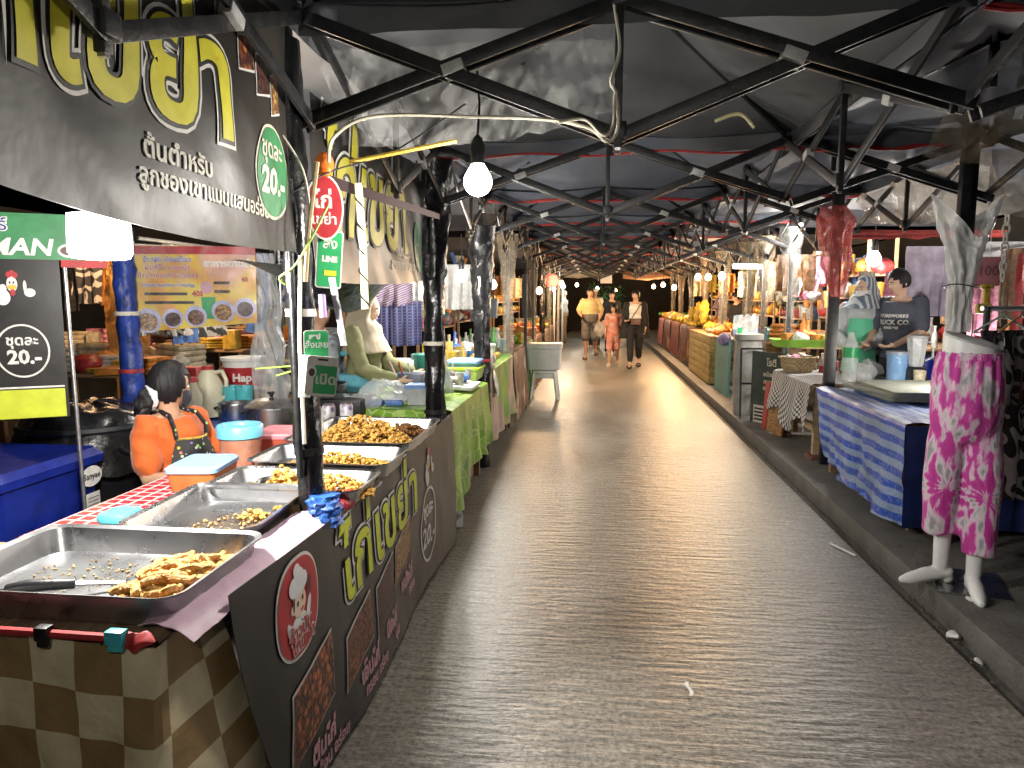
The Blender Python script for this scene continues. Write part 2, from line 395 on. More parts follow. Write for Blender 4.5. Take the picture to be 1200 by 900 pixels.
def make_tent(name, label, w, dp, nx, ny, mcan, trim, peak=.5):
    t = thing(name, label, 'canopy tent')
    x, y = w / 2, dp / 2
    def cv(u, v):
        px, py = (u * 2 - 1), (v * 2 - 1); m = max(abs(px), abs(py)); 
        z = ZE + peak * (1 - m) - .05 * math.sin(PI * m) + .012 * nz(px * 2.2 + w, py * 2.2, 3) * (1 - m * .3)
        z -= .03 * math.sin(PI * min(1, abs(abs(px) - abs(py)))) 
        return (px * (x + .03), py * (y + .03), z)
    MB().grid(cv, 24, 24).build('canopy', mcan, t)
    vb = MB(); segs = [(-x, -y, x, -y), (x, -y, x, y), (x, y, -x, y), (-x, y, -x, -y)]
    for a, b, c, d in segs:
        vb.grid(lambda u, v: (a + (c - a) * u + .008 * nz(u * 9, v, a), b + (d - b) * u + .008 * nz(u * 9, v, b), ZE + .003 - (.1 + .012 * nz(u * 7, 0, b + 3)) * v), 24, 2)
    vb.build('valance', mcan, t)
    if trim:
        for a, b, c, d in segs[:1] + segs[2:3]:
            MB().tube([(a + (c - a) * u, b + (d - b) * u, ZE - .1 - .012 * math.sin(u * 17)) for u in [i / 16 for i in range(17)]], .007, 6).build('piping', m_red, t)
    truss((-x, -y), (x, -y), nx, t, .03); truss((x, y), (-x, y), nx, t, .03)
    truss((x, -y), (x, y), ny, t, .035)
    if nx > 1: truss((-x, y), (-x, -y), ny, t, .035)
    for sx in (-1, 1):
        for sy in (-1, 1):
            MB().bar((sx * (x - .04), sy * (y - .04), ZE - .02), (0, 0, ZE + peak - .03), .018, .026).build('rafter', m_black, t)
    MB().bar((0, 0, ZE + peak - .22), (0, 0, ZE + peak - .01), .028, .028).build('peak_pole', m_black, t)
    return t
AX, AW = .06, 2.02
ta = make_tent('canopy_tent', 'dark grey canopy over the aisle, the one right overhead with plastic sheeting on its frame', AW, 2.0, 2, 2, m_canopy, False)
tb = make_tent('canopy_tent', 'dark blue-grey canopy over the aisle, first one with a red edge', AW, 2.0, 2, 2, m_canopy2, True)
tr = make_tent('canopy_tent', 'narrow dark canopy reaching over the right pavement, nearest to the mannequin', 1.05, 2.0, 1, 2, m_canopy2, True, .16)
ta.location = (AX, 3.3, 0)
dup(ta, (AX, 1.3, 0), label='dark grey canopy nearest the camera, its frame crossing the big black banner')
dup(ta, (AX, -.7, 0), label='dark grey canopy over the aisle behind the viewpoint')
tb.location = (AX, 5.3, 0)
ordn = ['second', 'third', 'fourth', 'fifth', 'sixth', 'seventh', 'eighth', 'ninth', 'tenth', 'eleventh']
for i in range(7):
    dup(tb, (AX, 7.3 + 2 * i, 0), label='dark blue-grey canopy over the aisle, %s one with a red edge counting away' % ordn[i], group='canopies over the aisle')
tr.location = (1.615, 3.3, 0)
dup(tr, (1.615, 1.3, 0), label='narrow dark canopy at the upper right corner of the view')
for i in range(8):
    dup(tr, (1.615, 5.3 + 2 * i, 0), label='narrow dark canopy over the right pavement, %s beyond the mannequin' % ordn[i], group='narrow canopies on the right')
# roofs over the stall rows
for sx, nm in ((-1, 'left'), (1, 'right')):
    for i in range(9):
        y = 1.3 + 2 * i if i < 5 else 9.8 + (i - 4) * 3.2
        dpt = 2.0 if i < 5 else 3.2
        cx = -2.4 if sx < 0 else 3.4
        wv = 2.86 if sx < 0 else 2.5
        mb = MB().grid(lambda u, v: (cx + wv * (u - .5), y + dpt * (v - .5), ZE + .02 + .4 * (1 - max(abs(u * 2 - 1), abs(v * 2 - 1))) + .02 * nz(u * 4 + i, v * 4, sx)), 14, 14)
        one('stall_roof', mb, m_canopy if i % 2 else m_canopy2, 'dark cloth roof over the %s stalls, %s from the front' % (nm, (['first'] + ordn)[i]), 'canopy', group='cloth roofs over the %s stalls' % nm)

# ------------------------------------------------------------------ near food stall on the left
m_plank = M('weathered_plank', (.3, .21, .12), .65, 0, .25, 3, .25, 30, stretch=(9, 1, 9))
m_banner = M('black_vinyl', (.022, .02, .019), .38, 0, .25, 3, .12, 6, spec=.45)
m_banner_grey = M('greyed_vinyl', (.03, .026, .021), .42, 0, .2, 2.5, .25, 5, spec=.3)
m_lime = M('lime_print', (.5, .55, .03), .45, 0, .1, 12)
m_yell = M('yellow_print', (.6, .55, .04), .4, 0, .12, 10)
m_wprint = M('white_print', (.66, .64, .6), .45, 0, .12, 20)
m_kprint = M('black_print', (.012, .012, .012), .45, 0, .1, 20)
m_pprint = M('pink_print', (.55, .3, .36), .45, 0, .12, 20)
m_rprint = M('red_print', (.42, .022, .03), .42, 0, .15, 15)
m_gprint = M('green_print', (.03, .2, .07), .4, 0, .15, 12)
m_gbright = M('bright_green_print', (.02, .32, .1), .4, 0, .1, 12)
m_skinp = M('flesh_print', (.72, .55, .43), .45, 0, .06, 20)
m_hatp = M('pale_grey_print', (.68, .69, .7), .45, 0, .06, 30)
m_brownp = M('brown_print', (.1, .04, .025), .45, 0, .2, 30)
m_cream_tx = M('cream_print', (.55, .52, .42), .45, 0, .15, 30)
def foodpic(name, a, b, c, sc): return PATTERN(name, 'cells', a, b, sc, c, .4, coord='Object', bump=.3)
fp1 = foodpic('photo_print_red_chicken', (.5, .15, .045), (.26, .06, .02), (.05, .014, .008), 42)
fp2 = foodpic('photo_print_brown_chicken', (.42, .15, .06), (.24, .07, .03), (.06, .02, .01), 60)
fp3 = foodpic('photo_print_dark_meat', (.14, .045, .03), (.07, .02, .016), (.03, .01, .008), 60)
fp4 = foodpic('photo_print_golden_chicken', (.6, .36, .11), (.4, .2, .05), (.14, .06, .02), 60)

ct = thing('stall_counter', 'wooden food counter along the left of the aisle, under the steel trays', 'counter', (-1.2, 2.7, 0))
for i in range(4): part('plank', MB().box((-.985 - .122 * i, 2.735, .765 + .002 * (i % 2)), (.116, 2.77, .022)), m_plank, ct, bevel=.004)
for i in range(6): part('plank', MB().box((-1.473 - .122 * i, 1.61, .765 + .002 * (i % 2)), (.116, .53, .022)), m_plank, ct, bevel=.004)
for x, y in ((-.97, 1.42), (-.97, 4.06), (-1.4, 4.06), (-2.1, 1.42), (-1.4, 1.86)): part('leg', MB().box((x, y, .376), (.045, .045, .752)), m_wood, ct)
# brown and cream checked cloth on the near end
m_check = PATTERN('brown_cream_check', 'check', (.6, .52, .34), (.27, .175, .075), 1, rough=.5, coord='UV', bump=.35)
def cloth(u, v):
    s = u * 1.52   # runs from the far left to the corner and round it
    z = .772 - v * .76
    f = .03 * math.sin(s * 13 + 1 + 2 * nz(s * 2, v, 3)) * v ** .7 + .03 * nz(s * 4 + v, z * 3, 1) * (.4 + v) + .012 * (.4 - abs(nz(s * 6 + z * 4, z * 5, 7))) + .006 * nz(s * 13, z * 5, 4)
    if s < 1.3: return (-2.2 + s, 1.34 + f - .03 * v, z - .012 * math.sin(s * 6) * (1 - v))
    return (-.9 + f * .6 + .018 * v, 1.34 + (s - 1.3) * (1 + 1.1 * v) - .03 * v * (1 - (s - 1.3) / .22), z)
wone('check_cloth', MB().grid(cloth, 90, 40), m_check, 'brown and cream checked cloth over the near end of the counter', 'tablecloth', (-1.5, 1.33, .77), uvs=(13.8, 7), solid=.002)
rp = thing('red_pole', 'thin red pole clamped along the near edge of the counter', 'pole', (-1.4, 1.31, .775))
part('tube', MB().tube([(-2.15, 1.325, .798), (-1.4, 1.32, .795), (-.97, 1.323, .79)], .009, 8), m_red, rp)
part('red_cloth', _noisy(MB().ball((-.955, 1.325, .788), (.055, .014, .018), 20, 12), .018, 30, 4), m_red, rp)
for x, c, w in ((-1.15, m_black, .03), (-.985, M('teal_clip', (.05, .42, .48), .4), .04)):
    part('clip', MB().box((x, 1.318, .795), (w, .024, .03)).box((x, 1.315, .775), (w * .8, .012, .02)), c, rp, bevel=.003)
# pink sheet over the aisle edge
wone('pink_sheet', MB().grid(lambda u, v: (-.965 + .125 * v + .004 * nz(u * 11, v * 4, 1), 1.36 + .82 * u, .80 + .012 * math.sin(v * PI) - .03 * v * v + .007 * nz(u * 9, v * 3, 7) + .004 * nz(u * 30, v * 5, 9)), 60, 10),
     M('pale_pink_sheet', (.68, .47, .58), .4, 0, .1, 9, .2, 20), 'pale pink plastic strip along the aisle edge of the counter', 'plastic sheet', (-.9, 1.8, .8), solid=.002)
wone('grey_rag', MB().grid(lambda u, v: (-.93 + .1 * v, 2.3 + .4 * u, .79 + .02 * nz(u * 7, v * 5, 3) - .02 * v), 20, 8), M('grey_rag', (.3, .27, .26), .7, 0, .25, 12), 'crumpled grey rag on the counter edge beside the wrapped post', 'rag', (-.9, 2.5, .79), solid=.003)
wone('red_bag', MB().ball((-.86, 2.36, .79), (.035, .1, .035), 14, 10), M('red_bag', (.5, .03, .05), .3, 0, .2, 20, .4), 'bright red bag tucked under the steel tray at the wrapped post', 'bag', (-.86, 2.36, .79))

# printed black banner on the aisle side
def SB(y, z):
    d = .8 - z
    x = -.838 + .02 * d + .02 * math.sin(y * 3.1 + z * 2) * d + .01 * (.3 - abs(nz(y * 3 + z * 2, z * 2.5, 5))) + .007 * nz(y * 2.4, z * 3, 2) + .004 * nz(y * 7, z * 4, 8) * d
    e = .01
    return Vector((x, y, z)), Vector((1, 0, 0))
bn = thing('counter_banner', 'long black printed banner on the aisle side of the food counter, with meat photos', 'banner', (-.84, 2.7, .8))
def bsheet(u, v):
    y0 = 1.5 + .26 * v ** 1.2; y = y0 + (4.14 - y0) * u
    return SB(y, .815 - .03 * math.sin(min(1, u * 1.4) * PI) * 1. - (.79 - .03 * math.sin(u * PI)) * v)[0]
part('sheet', MB().grid(bsheet, 90, 30), m_banner, bn, solid=-.002)
LG = (1.865, .628)
wlay(shape_bm(oval(.142, .147, 40, p=2.5)), 'logo_border', m_wprint, SB, LG, .004, bn)
wlay(shape_bm(oval(.133, .138, 40, p=2.5)), 'logo_field', m_rprint, SB, LG, .006, bn)
def L_(bm, nm, mat, du, dv, e, **k): return wlay(bm, nm, mat, SB, (LG[0] + du, LG[1] + dv), e, bn, **k)
L_(shape_bm(oval(.05, .03, 24)), 'chef_coat', m_hatp, .0, -.05, .007)
L_(shape_bm(oval(.013, .04, 16)), 'chef_arm', m_hatp, .062, -.03, .0075, ang=-.35)
L_(shape_bm(oval(.013, .03, 16)), 'chef_arm', m_hatp, -.068, -.05, .0075, ang=.3)
L_(shape_bm(oval(.043, .043, 26)), 'chef_face', m_skinp, 0, .012, .008)
L_(shape_bm(oval(.012, .014, 14)), 'chef_ear', m_skinp, -.045, .004, .0085)
L_(shape_bm([(-.045, -.004), (.036, .012), (.04, .04), (-.036, .026)]), 'hat_band', m_hatp, 0, .03, .009)
for a, b, r in ((-.036, .066, .03), (.0, .08, .036), (.03, .07, .026), (-.012, .108, .022)): L_(shape_bm(oval(r, r * .95, 18)), 'chef_hat', m_hatp, a, b, .0092)
L_(shape_bm([(-.045, -.01), (-.036, -.01), (-.03, .03), (-.044, .024)]), 'chef_hair', m_kprint, 0, .008, .0092)
for a, b in ((-.012, .012), (.02, .02)): L_(shape_bm(oval(.005, .009, 12)), 'chef_eye', m_kprint, a, b, .0095)
L_(shape_bm(oval(.012, .004, 12)), 'chef_mouth', m_rprint, .014, -.012, .0095, ang=.3)
for s in (-1, 0, 1): L_(shape_bm([(-.003, 0), (.003, 0), (.005, .05), (-.002, .05)]), 'fork_tine', m_brownp, .066 + s * .009, .015, .0085, ang=-.1 * s)
for t, dv, du in (('ข้าวมัน', -.066, -.005), ('ไก่เขย่า', -.102, .012)):
    L_(text_bm(t, .056, .006), 'logo_lettering', m_wprint, du, dv, .0105); L_(text_bm(t, .056, .0012), 'logo_lettering', m_rprint, du, dv, .0125)
def layered(txt, size, S, uv, base, parent, cols, offs, sx=1, sy=1, ang=0, shear=0, sp=1):
    for k, (m_, of) in enumerate(zip(cols, offs)): wlay(text_bm(txt, size, of, shear, sp=sp), 'lettering', m_, S, uv, base + .002 * k, parent, sx=sx, sy=sy, ang=ang)
# title: one glyph group per syllable so that the line climbs and shrinks as printed
layered('ไก่เขย่า', .335, SB, (2.73, .59), .004, bn, (m_wprint, m_kprint, m_lime), (.024, .015, .006), sx=1.06, sy=.98, ang=.035, sp=1.05)
def framed(S, parent, cy_, cz, w, h, mat, skew=.05, base=.004):
    q = lambda a, b, g: [(-a / 2 - g, -b / 2 - skew * .3 - g), (a / 2 + g, -b / 2 + skew - g), (a / 2 + g, b / 2 + skew * .2 + g), (-a / 2 - g + .02, b / 2 - skew + g)]
    b_ = wlay(shape_bm(q(w, h, .006)), 'photo_border', m_wprint, S, (cy_, cz), base, parent)
    wlay(shape_bm(q(w, h, 0)), 'food_photo', mat, S, (cy_, cz), base + .002, b_)
framed(SB, bn, 1.93, .315, .31, .25, fp1); framed(SB, bn, 2.335, .3, .28, .21, fp2); framed(SB, bn, 2.66, .325, .25, .23, fp3); framed(SB, bn, 2.965, .4, .28, .19, fp4)
for (y, z), (a, b) in zip(((2.0, .125), (2.43, .15), (2.74, .165), (3.05, .235)), (('ตีนไก่', 'ร้อน อร่อย'), ('เอ็นไก่', 'กรอบ อร่อย'), ('ปีกไก่', 'นุ่ม'), ('หนังไก่', 'กรอบ'))):
    layered(a, .085, SB, (y, z), .004, bn, (m_pprint,), (.004,)); layered(b, .06, SB, (y + .08, z - .07), .004, bn, (m_pprint,), (.002,))
wlay(ring_bm(.155, .195, .014), 'price_ring', m_wprint, SB, (3.48, .35), .004, bn)
layered('ชุดละ', .1, SB, (3.47, .43), .004, bn, (m_wprint,), (.003,)); layered('20.-', .15, SB, (3.48, .29), .004, bn, (m_wprint,), (.004,))
def hen(S, parent, c, s, base):
    def o(out, nm, mat, e): wlay(shape_bm([(x * s, y * s) for x, y in out]), nm, mat, S, c, base + e, parent)
    o(oval(.3, .5, 22, (0, .1)), 'hen_head', m_wprint, 0)
    o(oval(.42, .52, 22, (-.55, -.75)), 'hen_wing', m_wprint, .001); o(oval(.2, .3, 14, (-.5, -.2)), 'hen_thumb', m_wprint, .0015)
    o(oval(.32, .28, 18, (.95, -.45)), 'hen_hand', m_wprint, 0); o(oval(.1, .4, 12, (.7, -.05)), 'hen_thumb', m_wprint, .001)
    for a, b in ((-.14, .7), (.04, .8), (.2, .68)): o(oval(.16, .2, 14, (a, b)), 'hen_comb', m_rprint, .002)
    o(oval(.26, .15, 16, (0, -.1)), 'hen_beak', M('beak_print', (.6, .4, .03), .4) if 'beak_print' not in bpy.data.materials else bpy.data.materials['beak_print'], .003)
    o(oval(.14, .26, 14, (.02, -.42)), 'hen_wattle', m_rprint, .002)
    for a in (-.1, .1): o(oval(.05, .08, 10, (a, .2)), 'hen_eye', m_kprint, .004)
hen(SB, bn, (3.5, .66), .085, .004)

# steel trays
def rr3(w, d, r, z, n=5): return [(x, y, z) for x, y in rrect(w, d, r, n)]
def tray(name, label, w, d, h, loc, rz=0):
    mb = MB(); t_ = .0035
    pr = [(w - .07, d - .07, .05, 0), (w - .035, d - .035, .055, .006), (w - .004, d - .004, .05, h - .006), (w + .026, d + .026, .06, h), (w + .026, d + .026, .06, h - .005), (w + .003, d + .003, .05, h - .01), (w - .03, d - .03, .055, .004 - t_), (w - .068, d - .068, .05, -t_)]
    mb.rings([rr3(a, b, c, z + t_) for a, b, c, z in reversed(pr)], True)
    return one(name, mb, m_steel, label, 'tray', loc, (0, 0, rz), group='steel trays on the food counter', angle=30)
tray('steel_tray', 'large steel tray nearest the camera, holding fried strips and a black-handled spatula', .62, .43, .075, (-1.21, 1.6, .779))
tray('steel_tray', 'steel tray with only crumbs left, second from the near end of the counter', .4, .47, .065, (-1.175, 2.105, .779), .03)
tray('steel_tray', 'steel tray with a bowl of fried pieces in it, behind the wrapped post', .55, .3, .06, (-1.085, 2.46, .779))
tray('steel_tray', 'steel tray half full of fried chicken beyond the wrapped post', .57, .34, .065, (-1.09, 2.83, .785))
tray('steel_tray', 'steel tray heaped with fried chicken at the far end of the counter', .58, .66, .065, (-1.115, 3.4, .785))
m_fry = M('fried_crust', (.74, .45, .11), .55, 0, .25, 40, .6, 90, col2=(.52, .25, .045), spec=.35)
m_fry2 = M('golden_crust', (.6, .36, .1), .55, 0, .25, 45, .7, 110, col2=(.36, .15, .03), spec=.35)
m_crumb = M('crumb', (.55, .33, .12), .7, 0, .3, 60)
def strip_mesh(k):
    random.seed(100 + k); n = 9; L = random.uniform(.07, .125); b = random.uniform(-.025, .025)
    pts = [(L * (i / n - .5), b * math.sin(PI * i / n) + .004 * random.uniform(-1, 1), .004 * math.sin(i * 1.3 + k)) for i in range(n + 1)]
    rr = [.004 + .0085 * (math.sin(PI * (i + .7) / (n + 1.4)) ** .5) * random.uniform(.75, 1.15) for i in range(n + 1)]
    mb = MB().tube(pts, rr, 9); mb.v = [tuple(Vector(v) * 1 + Vector((0, 0, 1)) * .0022 * nz(*v, 220) + Vector((0, 1, 0)) * .003 * nz(v[2], v[0], v[1], 160)) for v in mb.v]
    return mb.mesh('fried_strip', m_fry2)
strips = [strip_mesh(k) for k in range(8)]
random.seed(11)
for i in range(62):
    lay_ = i // 22; sp_ = 1 - .28 * lay_
    x = -.995 + random.gauss(0, .05) * sp_; y = 1.6 + (random.random() - .5) * .3 * sp_
    x = max(-1.12, min(-.985, x - .02)) - .12 * (1.62 - y) 
    o = link('fried_strip', strips[i % 8], None, (x, y, .797 + .015 * lay_ + .004 * random.random()), (random.uniform(-.25, .25), random.uniform(-.2, .2), random.gauss(.75, .5)))
    tag(o, 'golden fried strip heaped in the large near tray', 'fried food', 'fried strips in the near tray')
def crumbs(cx, cy_, z, w, d, n, r, name, label, mat=m_fry, heap=0, seed=3):
    random.seed(seed); mb = MB()
    for _ in range(n):
        a, q = random.random() * 2 * PI, random.random() ** .5
        x, y = cx + w * q * math.cos(a), cy_ + d * q * math.sin(a); rr = r * random.uniform(.5, 1.15)
        zz = z + heap * (1 - q ** 1.6) * random.random() + rr * .5
        k = len(mb.v); mb.ball((x, y, zz), (rr * random.uniform(.7, 1.3), rr * random.uniform(.7, 1.3), rr * random.uniform(.6, 1)), 7, 5)
        mb.v[k:] = [tuple(Vector(v) + Vector((nz(*v, 95), nz(v[1], v[0], v[2], 105), nz(v[2], v[0], v[1], 85))) * rr * .55) for v in mb.v[k:]]
    o = wone(name, mb, mat, label, 'fried food', (cx, cy_, z)); o['kind'] = 'stuff'; return o
crumbs(-1.25, 1.66, .784, .2, .12, 120, .0035, 'crumbs', 'fine fried crumbs on the floor of the large near tray', m_crumb, seed=5)
crumbs(-1.12, 2.08, .784, .13, .16, 130, .005, 'crumbs', 'scattered crumbs in the nearly empty second tray', m_crumb, seed=6)
crumbs(-1.1, 2.16, .784, .045, .05, 40, .009, 'fried_scraps', 'small heap of fried scraps in the nearly empty second tray', heap=.035, seed=8)
crumbs(-1.03, 2.24, .784, .05, .04, 40, .008, 'fried_scraps', 'flat heap of fried scraps by the post end of the second tray', heap=.02, seed=9)
crumbs(-1.24, 2.49, .784, .1, .07, 60, .01, 'fried_scraps', 'fried scraps beside the bowl in the tray behind the post', heap=.02, seed=10)
crumbs(-.96, 2.46, .787, .17, .11, 520, .009, 'fried_chicken', 'heap of fried chicken bits in the first tray beyond the post', heap=.075, seed=12)
crumbs(-1.06, 2.84, .793, .23, .12, 760, .009, 'fried_chicken', 'low heap of fried chicken in the middle tray beyond the post', heap=.06, seed=13)
crumbs(-1.12, 3.33, .793, .24, .22, 1500, .0105, 'fried_chicken', 'tall heap of fried chicken in the far tray', heap=.135, seed=14)
crumbs(-.98, 3.62, .793, .12, .07, 160, .012, 'fried_chicken', 'darker fried bits at the back of the far tray', M('dark_crust', (.3, .13, .035), .55, 0, .25, 45, .6, 110), heap=.05, seed=15)
bw = MB().lathe([(.04, 0), (.06, .004), (.085, .05), (.089, .051), (.084, .047), (.055, .007), (.004, .006)], (0, 0, 0), 28)
one('steel_bowl', bw, m_steel, 'small steel bowl of fried pieces in the tray behind the post', 'bowl', (-1.13, 2.44, .787))
crumbs(-1.12, 2.44, .81, .06, .06, 90, .012, 'fried_chicken', 'fried chicken pieces piled in the small steel bowl', heap=.09, seed=17)
tg = thing('scoop', 'black scoop lying among scraps in the tray behind the post', 'scoop', (-1.19, 2.43, .79))
part('blade', MB().ball((-1.2, 2.44, .8), (.05, .02, .012), 12, 8), m_black, tg)
# spatula in the near tray
sp_ = thing('spatula', 'slotted steel serving spoon with a black handle in the near tray', 'spatula', (-1.2, 1.56, .79))
part('handle', MB().tube([(-1.37, 1.47, .815), (-1.33, 1.485, .82), (-1.24, 1.53, .812)], [.013, .016, .013], 12), m_black, sp_, bevel=.002)
part('shaft', MB().tube([(-1.24, 1.53, .812), (-1.18, 1.565, .803), (-1.15, 1.585, .795)], .006, 8), m_steel, sp_)
part('spoon_bowl', MB().ball((-1.105, 1.615, .793), (.062, .032, .007), 18, 8), m_steel, sp_)
part('tip', MB().tube([(-1.37, 1.47, .815), (-1.43, 1.45, .806)], .005, 6), m_steel, sp_)

# side table with red checked cloth and tubs
m_redck = PATTERN('red_check', 'plaid', (.45, .015, .025), (.62, .58, .55), 1, (.55, .5, .48), .5, thr=.9, coord='UV', bump=.1)
st = thing('side_table', 'small side table under red checked cloth by the seated seller', 'table', (-1.62, 2.7, 0))
part('tabletop', MB().box((-1.64, 2.72, .725), (.36, 1.4, .02)), m_wood, st)
for x, y in ((-1.8, 2.05), (-1.8, 3.38), (-1.48, 3.38), (-1.48, 2.05)): part('leg', MB().box((x, y, .357), (.035, .035, .715)), m_wood, st)
def rcl(u, v):
    s = u * .62; z = .739
    if s < .37: x = -1.455 - s
    else: x = -1.825 - .02 * (s - .37) ; z = .739 - (s - .37)
    return (x - .01 * math.sin(v * 22) * max(0, s - .37) * 4, 2.02 + 1.38 * v, z + .002 * nz(u * 7, v * 9, 1))
wone('red_check_cloth', MB().grid(rcl, 30, 60), m_redck, 'red and white checked cloth on the side table', 'tablecloth', (-1.6, 2.7, .74), uvs=(7, 17), solid=.002)
m_tubc = PLASTIC('cloudy_tub', (.7, .55, .45), .22, .2)
m_sauce = M('red_sauce', (.5, .12, .03), .4, 0, .2, 14, .2)
m_blid = M('sky_blue_lid', (.16, .5, .68), .35, 0, .05, 8)
m_plid = M('pink_lid', (.75, .25, .28), .35, 0, .05, 8)
m_pbl = M('pale_blue_lid', (.28, .45, .72), .38, 0, .06, 8)
def round_tub(loc, r, h, label):
    t = thing('round_tub', label, 'tub', loc)
    MB().lathe([(.01, .002), (r * .9, .002), (r, h), (r * .96, h), (r * .87, .006), (.01, .006)], n=30).build('tub', m_tubc, t)
    MB().lathe([(.01, .008), (r * .885, .008), (r * .965, h * .82), (.01, h * .87)], n=26).build('sauce', m_sauce, t)
    MB().lathe([(.01, h + .018), (r * .74, h + .018), (r * .78, h + .03), (r * 1.02, h + .034), (r * 1.08, h + .026), (r * 1.08, h - .02), (r * 1.03, h - .02), (r * 1.03, h + .002), (.01, h + .002)], n=34).build('lid', m_blid, t)
def box_tub(loc, w, d, h, lid, body, label, rz=0):
    t = thing('food_box', label, 'box', loc, rz)
    MB().rings([rr3(w * .86, d * .86, .02, .001), rr3(w, d, .025, h), rr3(w * .95, d * .95, .022, h), rr3(w * .82, d * .82, .02, .005)], True).build('box', body, t)
    MB().rings([rr3(w * 1.03, d * 1.03, .03, h - .012), rr3(w * 1.04, d * 1.04, .03, h + .004), rr3(w * .94, d * .94, .025, h + .012), rr3(w * .86, d * .86, .02, h + .008)], True).build('lid', lid, t)
round_tub((-1.6, 3.05, .742), .095, .15, 'round tub of red sauce with a sky blue lid on the side table')
box_tub((-1.57, 2.68, .742), .2, .26, .09, m_pbl, M('amber_box', (.5, .16, .04), .4, 0, .15, 10), 'orange box with a pale blue lid on the side table', .12)
box_tub((-1.53, 3.32, .742), .2, .26, .1, m_plid, M('red_box', (.45, .09, .05), .4, 0, .15, 10), 'red box with a pink lid on the side table', .1)
box_tub((-1.54, 2.12, .742), .1, .12, .05, M('teal_lid', (.1, .5, .6), .4), M('teal_box', (.08, .42, .55), .4), 'small light blue box at the near end of the side table')
wone('bottle', MB().lathe([(.01, 0), (.03, .002), (.032, .12), (.012, .16), (.012, .19), (.004, .19)], (-1.42, 3.52, .79), 16), m_milky, 'crumpled clear bottle behind the pink-lidded box', 'bottle', (-1.42, 3.52, .79))
for k, (x, y) in enumerate(((-1.55, 3.72), (-1.46, 3.78), (-1.38, 3.84))):
    cn = thing('drink_can', 'red patterned can, %s in the row behind the far tray' % ('leftmost', 'middle', 'rightmost')[k], 'can', (x, y, .742 if k == 0 else .778), group='cans behind the far tray')
    MB().lathe([(.01, 0), (.034, .003), (.036, .012), (.036, .12), (.03, .13), (.005, .13)], n=18).build('body', PATTERN('can_print%d' % k, 'cells', (.5, .03, .03), (.1, .1, .35), 30, (.6, .6, .6), .35, coord='Object'), cn)
    MB().lathe([(.004, .131), (.029, .131), (.03, .135), (.02, .134), (.004, .1335)], n=16).build('lid', m_steel, cn)

# ------------------------------------------------------------------ hanging banners over the counter
def SU(y, z):
    x = -.955 + .025 * math.sin(y * 4.5 + z * 3) * (2.4 - z) + .018 * nz(y * 2.1, z * 2.3, 9) + .01 * nz(y * 6 + z * 5, z * 2, 3)
    return Vector((x, y, z)), Vector((1, 0, 0))
bu = thing('hanging_banner', 'big black banner with yellow lettering and a green badge, hung high at the upper left', 'banner', (-.95, 1.3, 2.35))
part('sheet', MB().grid(lambda u, v: SU(.1 + 2.1 * u, 1.715 - .075 * u + .02 * math.sin(u * PI * 2) + (.645 + .07 * u) * v)[0], 90, 36), m_banner_grey, bn if 0 else bu, solid=-.002)
layered('ไก่เขย่า', .335, SU, (1.365, 2.015), .005, bu, (m_wprint, m_kprint, m_yell), (.026, .018, .009), sx=1.0, sy=1.1, ang=-.0)
layered('ต้นตำหรับ', .062, SU, (1.6, 1.815), .006, bu, (m_cream_tx,), (.0015,), ang=-.04)
layered('ลูกชองเขาแมนแสนอร่อย', .058, SU, (1.74, 1.752), .006, bu, (m_cream_tx,), (.0012,), ang=-.03)
wlay(shape_bm(oval(.115, .135, 40)), 'badge_border', m_cream_tx, SU, (2.055, 1.86), .005, bu)
wlay(shape_bm(oval(.106, .126, 40)), 'badge_field', m_gprint, SU, (2.055, 1.86), .007, bu)
layered('ชุดละ', .075, SU, (2.045, 1.92), .009, bu, (m_cream_tx,), (.0015,)); layered('20.-', .1, SU, (2.05, 1.83), .009, bu, (m_cream_tx,), (.004,))
for k, (y, z, w, h, mt) in enumerate(((1.83, 2.235, .11, .09, fp1), (1.925, 2.155, .09, .1, fp1), (2.02, 2.125, .085, .12, fp3), (2.1, 2.09, .06, .12, fp4))):
    framed(SU, bu, y, z, w, h, mt, .015, .005)
def SU2(y, z):
    x = -1.0 + .02 * math.sin(y * 4 + z * 3 + 1) * (2.3 - z) + .015 * nz(y * 2.2, z * 2.3, 19) + .01 * nz(y * 6 + z * 5, z * 2, 13)
    return Vector((x, y, z)), Vector((1, 0, 0))
bu2 = thing('hanging_banner', 'second black banner with yellow lettering, hung beyond the wrapped post', 'banner', (-1.0, 3.4, 2.2))
part('sheet', MB().grid(lambda u, v: SU2(2.5 + 1.7 * u, 1.56 + .04 * u - .02 * math.sin(u * PI) + .65 * v)[0], 70, 26), m_banner, bu2, solid=-.002)
layered('ไก่เขย่า', .42, SU2, (3.18, 1.9), .005, bu2, (m_wprint, m_kprint, m_yell), (.03, .02, .01), sx=1.0, sy=1.2, ang=-.03)
layered('ต้นตำหรับ', .075, SU2, (3.68, 1.73), .005, bu2, (m_cream_tx,), (.003,)); layered('ลูกชองเขาแสนอร่อย', .06, SU2, (3.66, 1.66), .005, bu2, (m_cream_tx,), (.003,))
wlay(shape_bm(oval(.11, .14, 36)), 'badge_field', m_gprint, SU2, (4.03, 1.78), .006, bu2); layered('20.-', .1, SU2, (4.03, 1.76), .008, bu2, (m_cream_tx,), (.003,))
# sagging black liner behind the second banner
wone('black_sheet', MB().grid(lambda u, v: (-1.08 - .5 * v, 3.0 + 1.25 * u, 1.62 - .24 * math.sin(PI * min(1, u * 1.1)) * math.sin(PI * v) * (.4 + u) + .04 * v + .02 * nz(u * 6, v * 4, 2)), 36, 14), m_wrap, 'sagging black plastic sheet hung behind the second banner', 'plastic sheet', (-1.3, 3.3, 1.62))

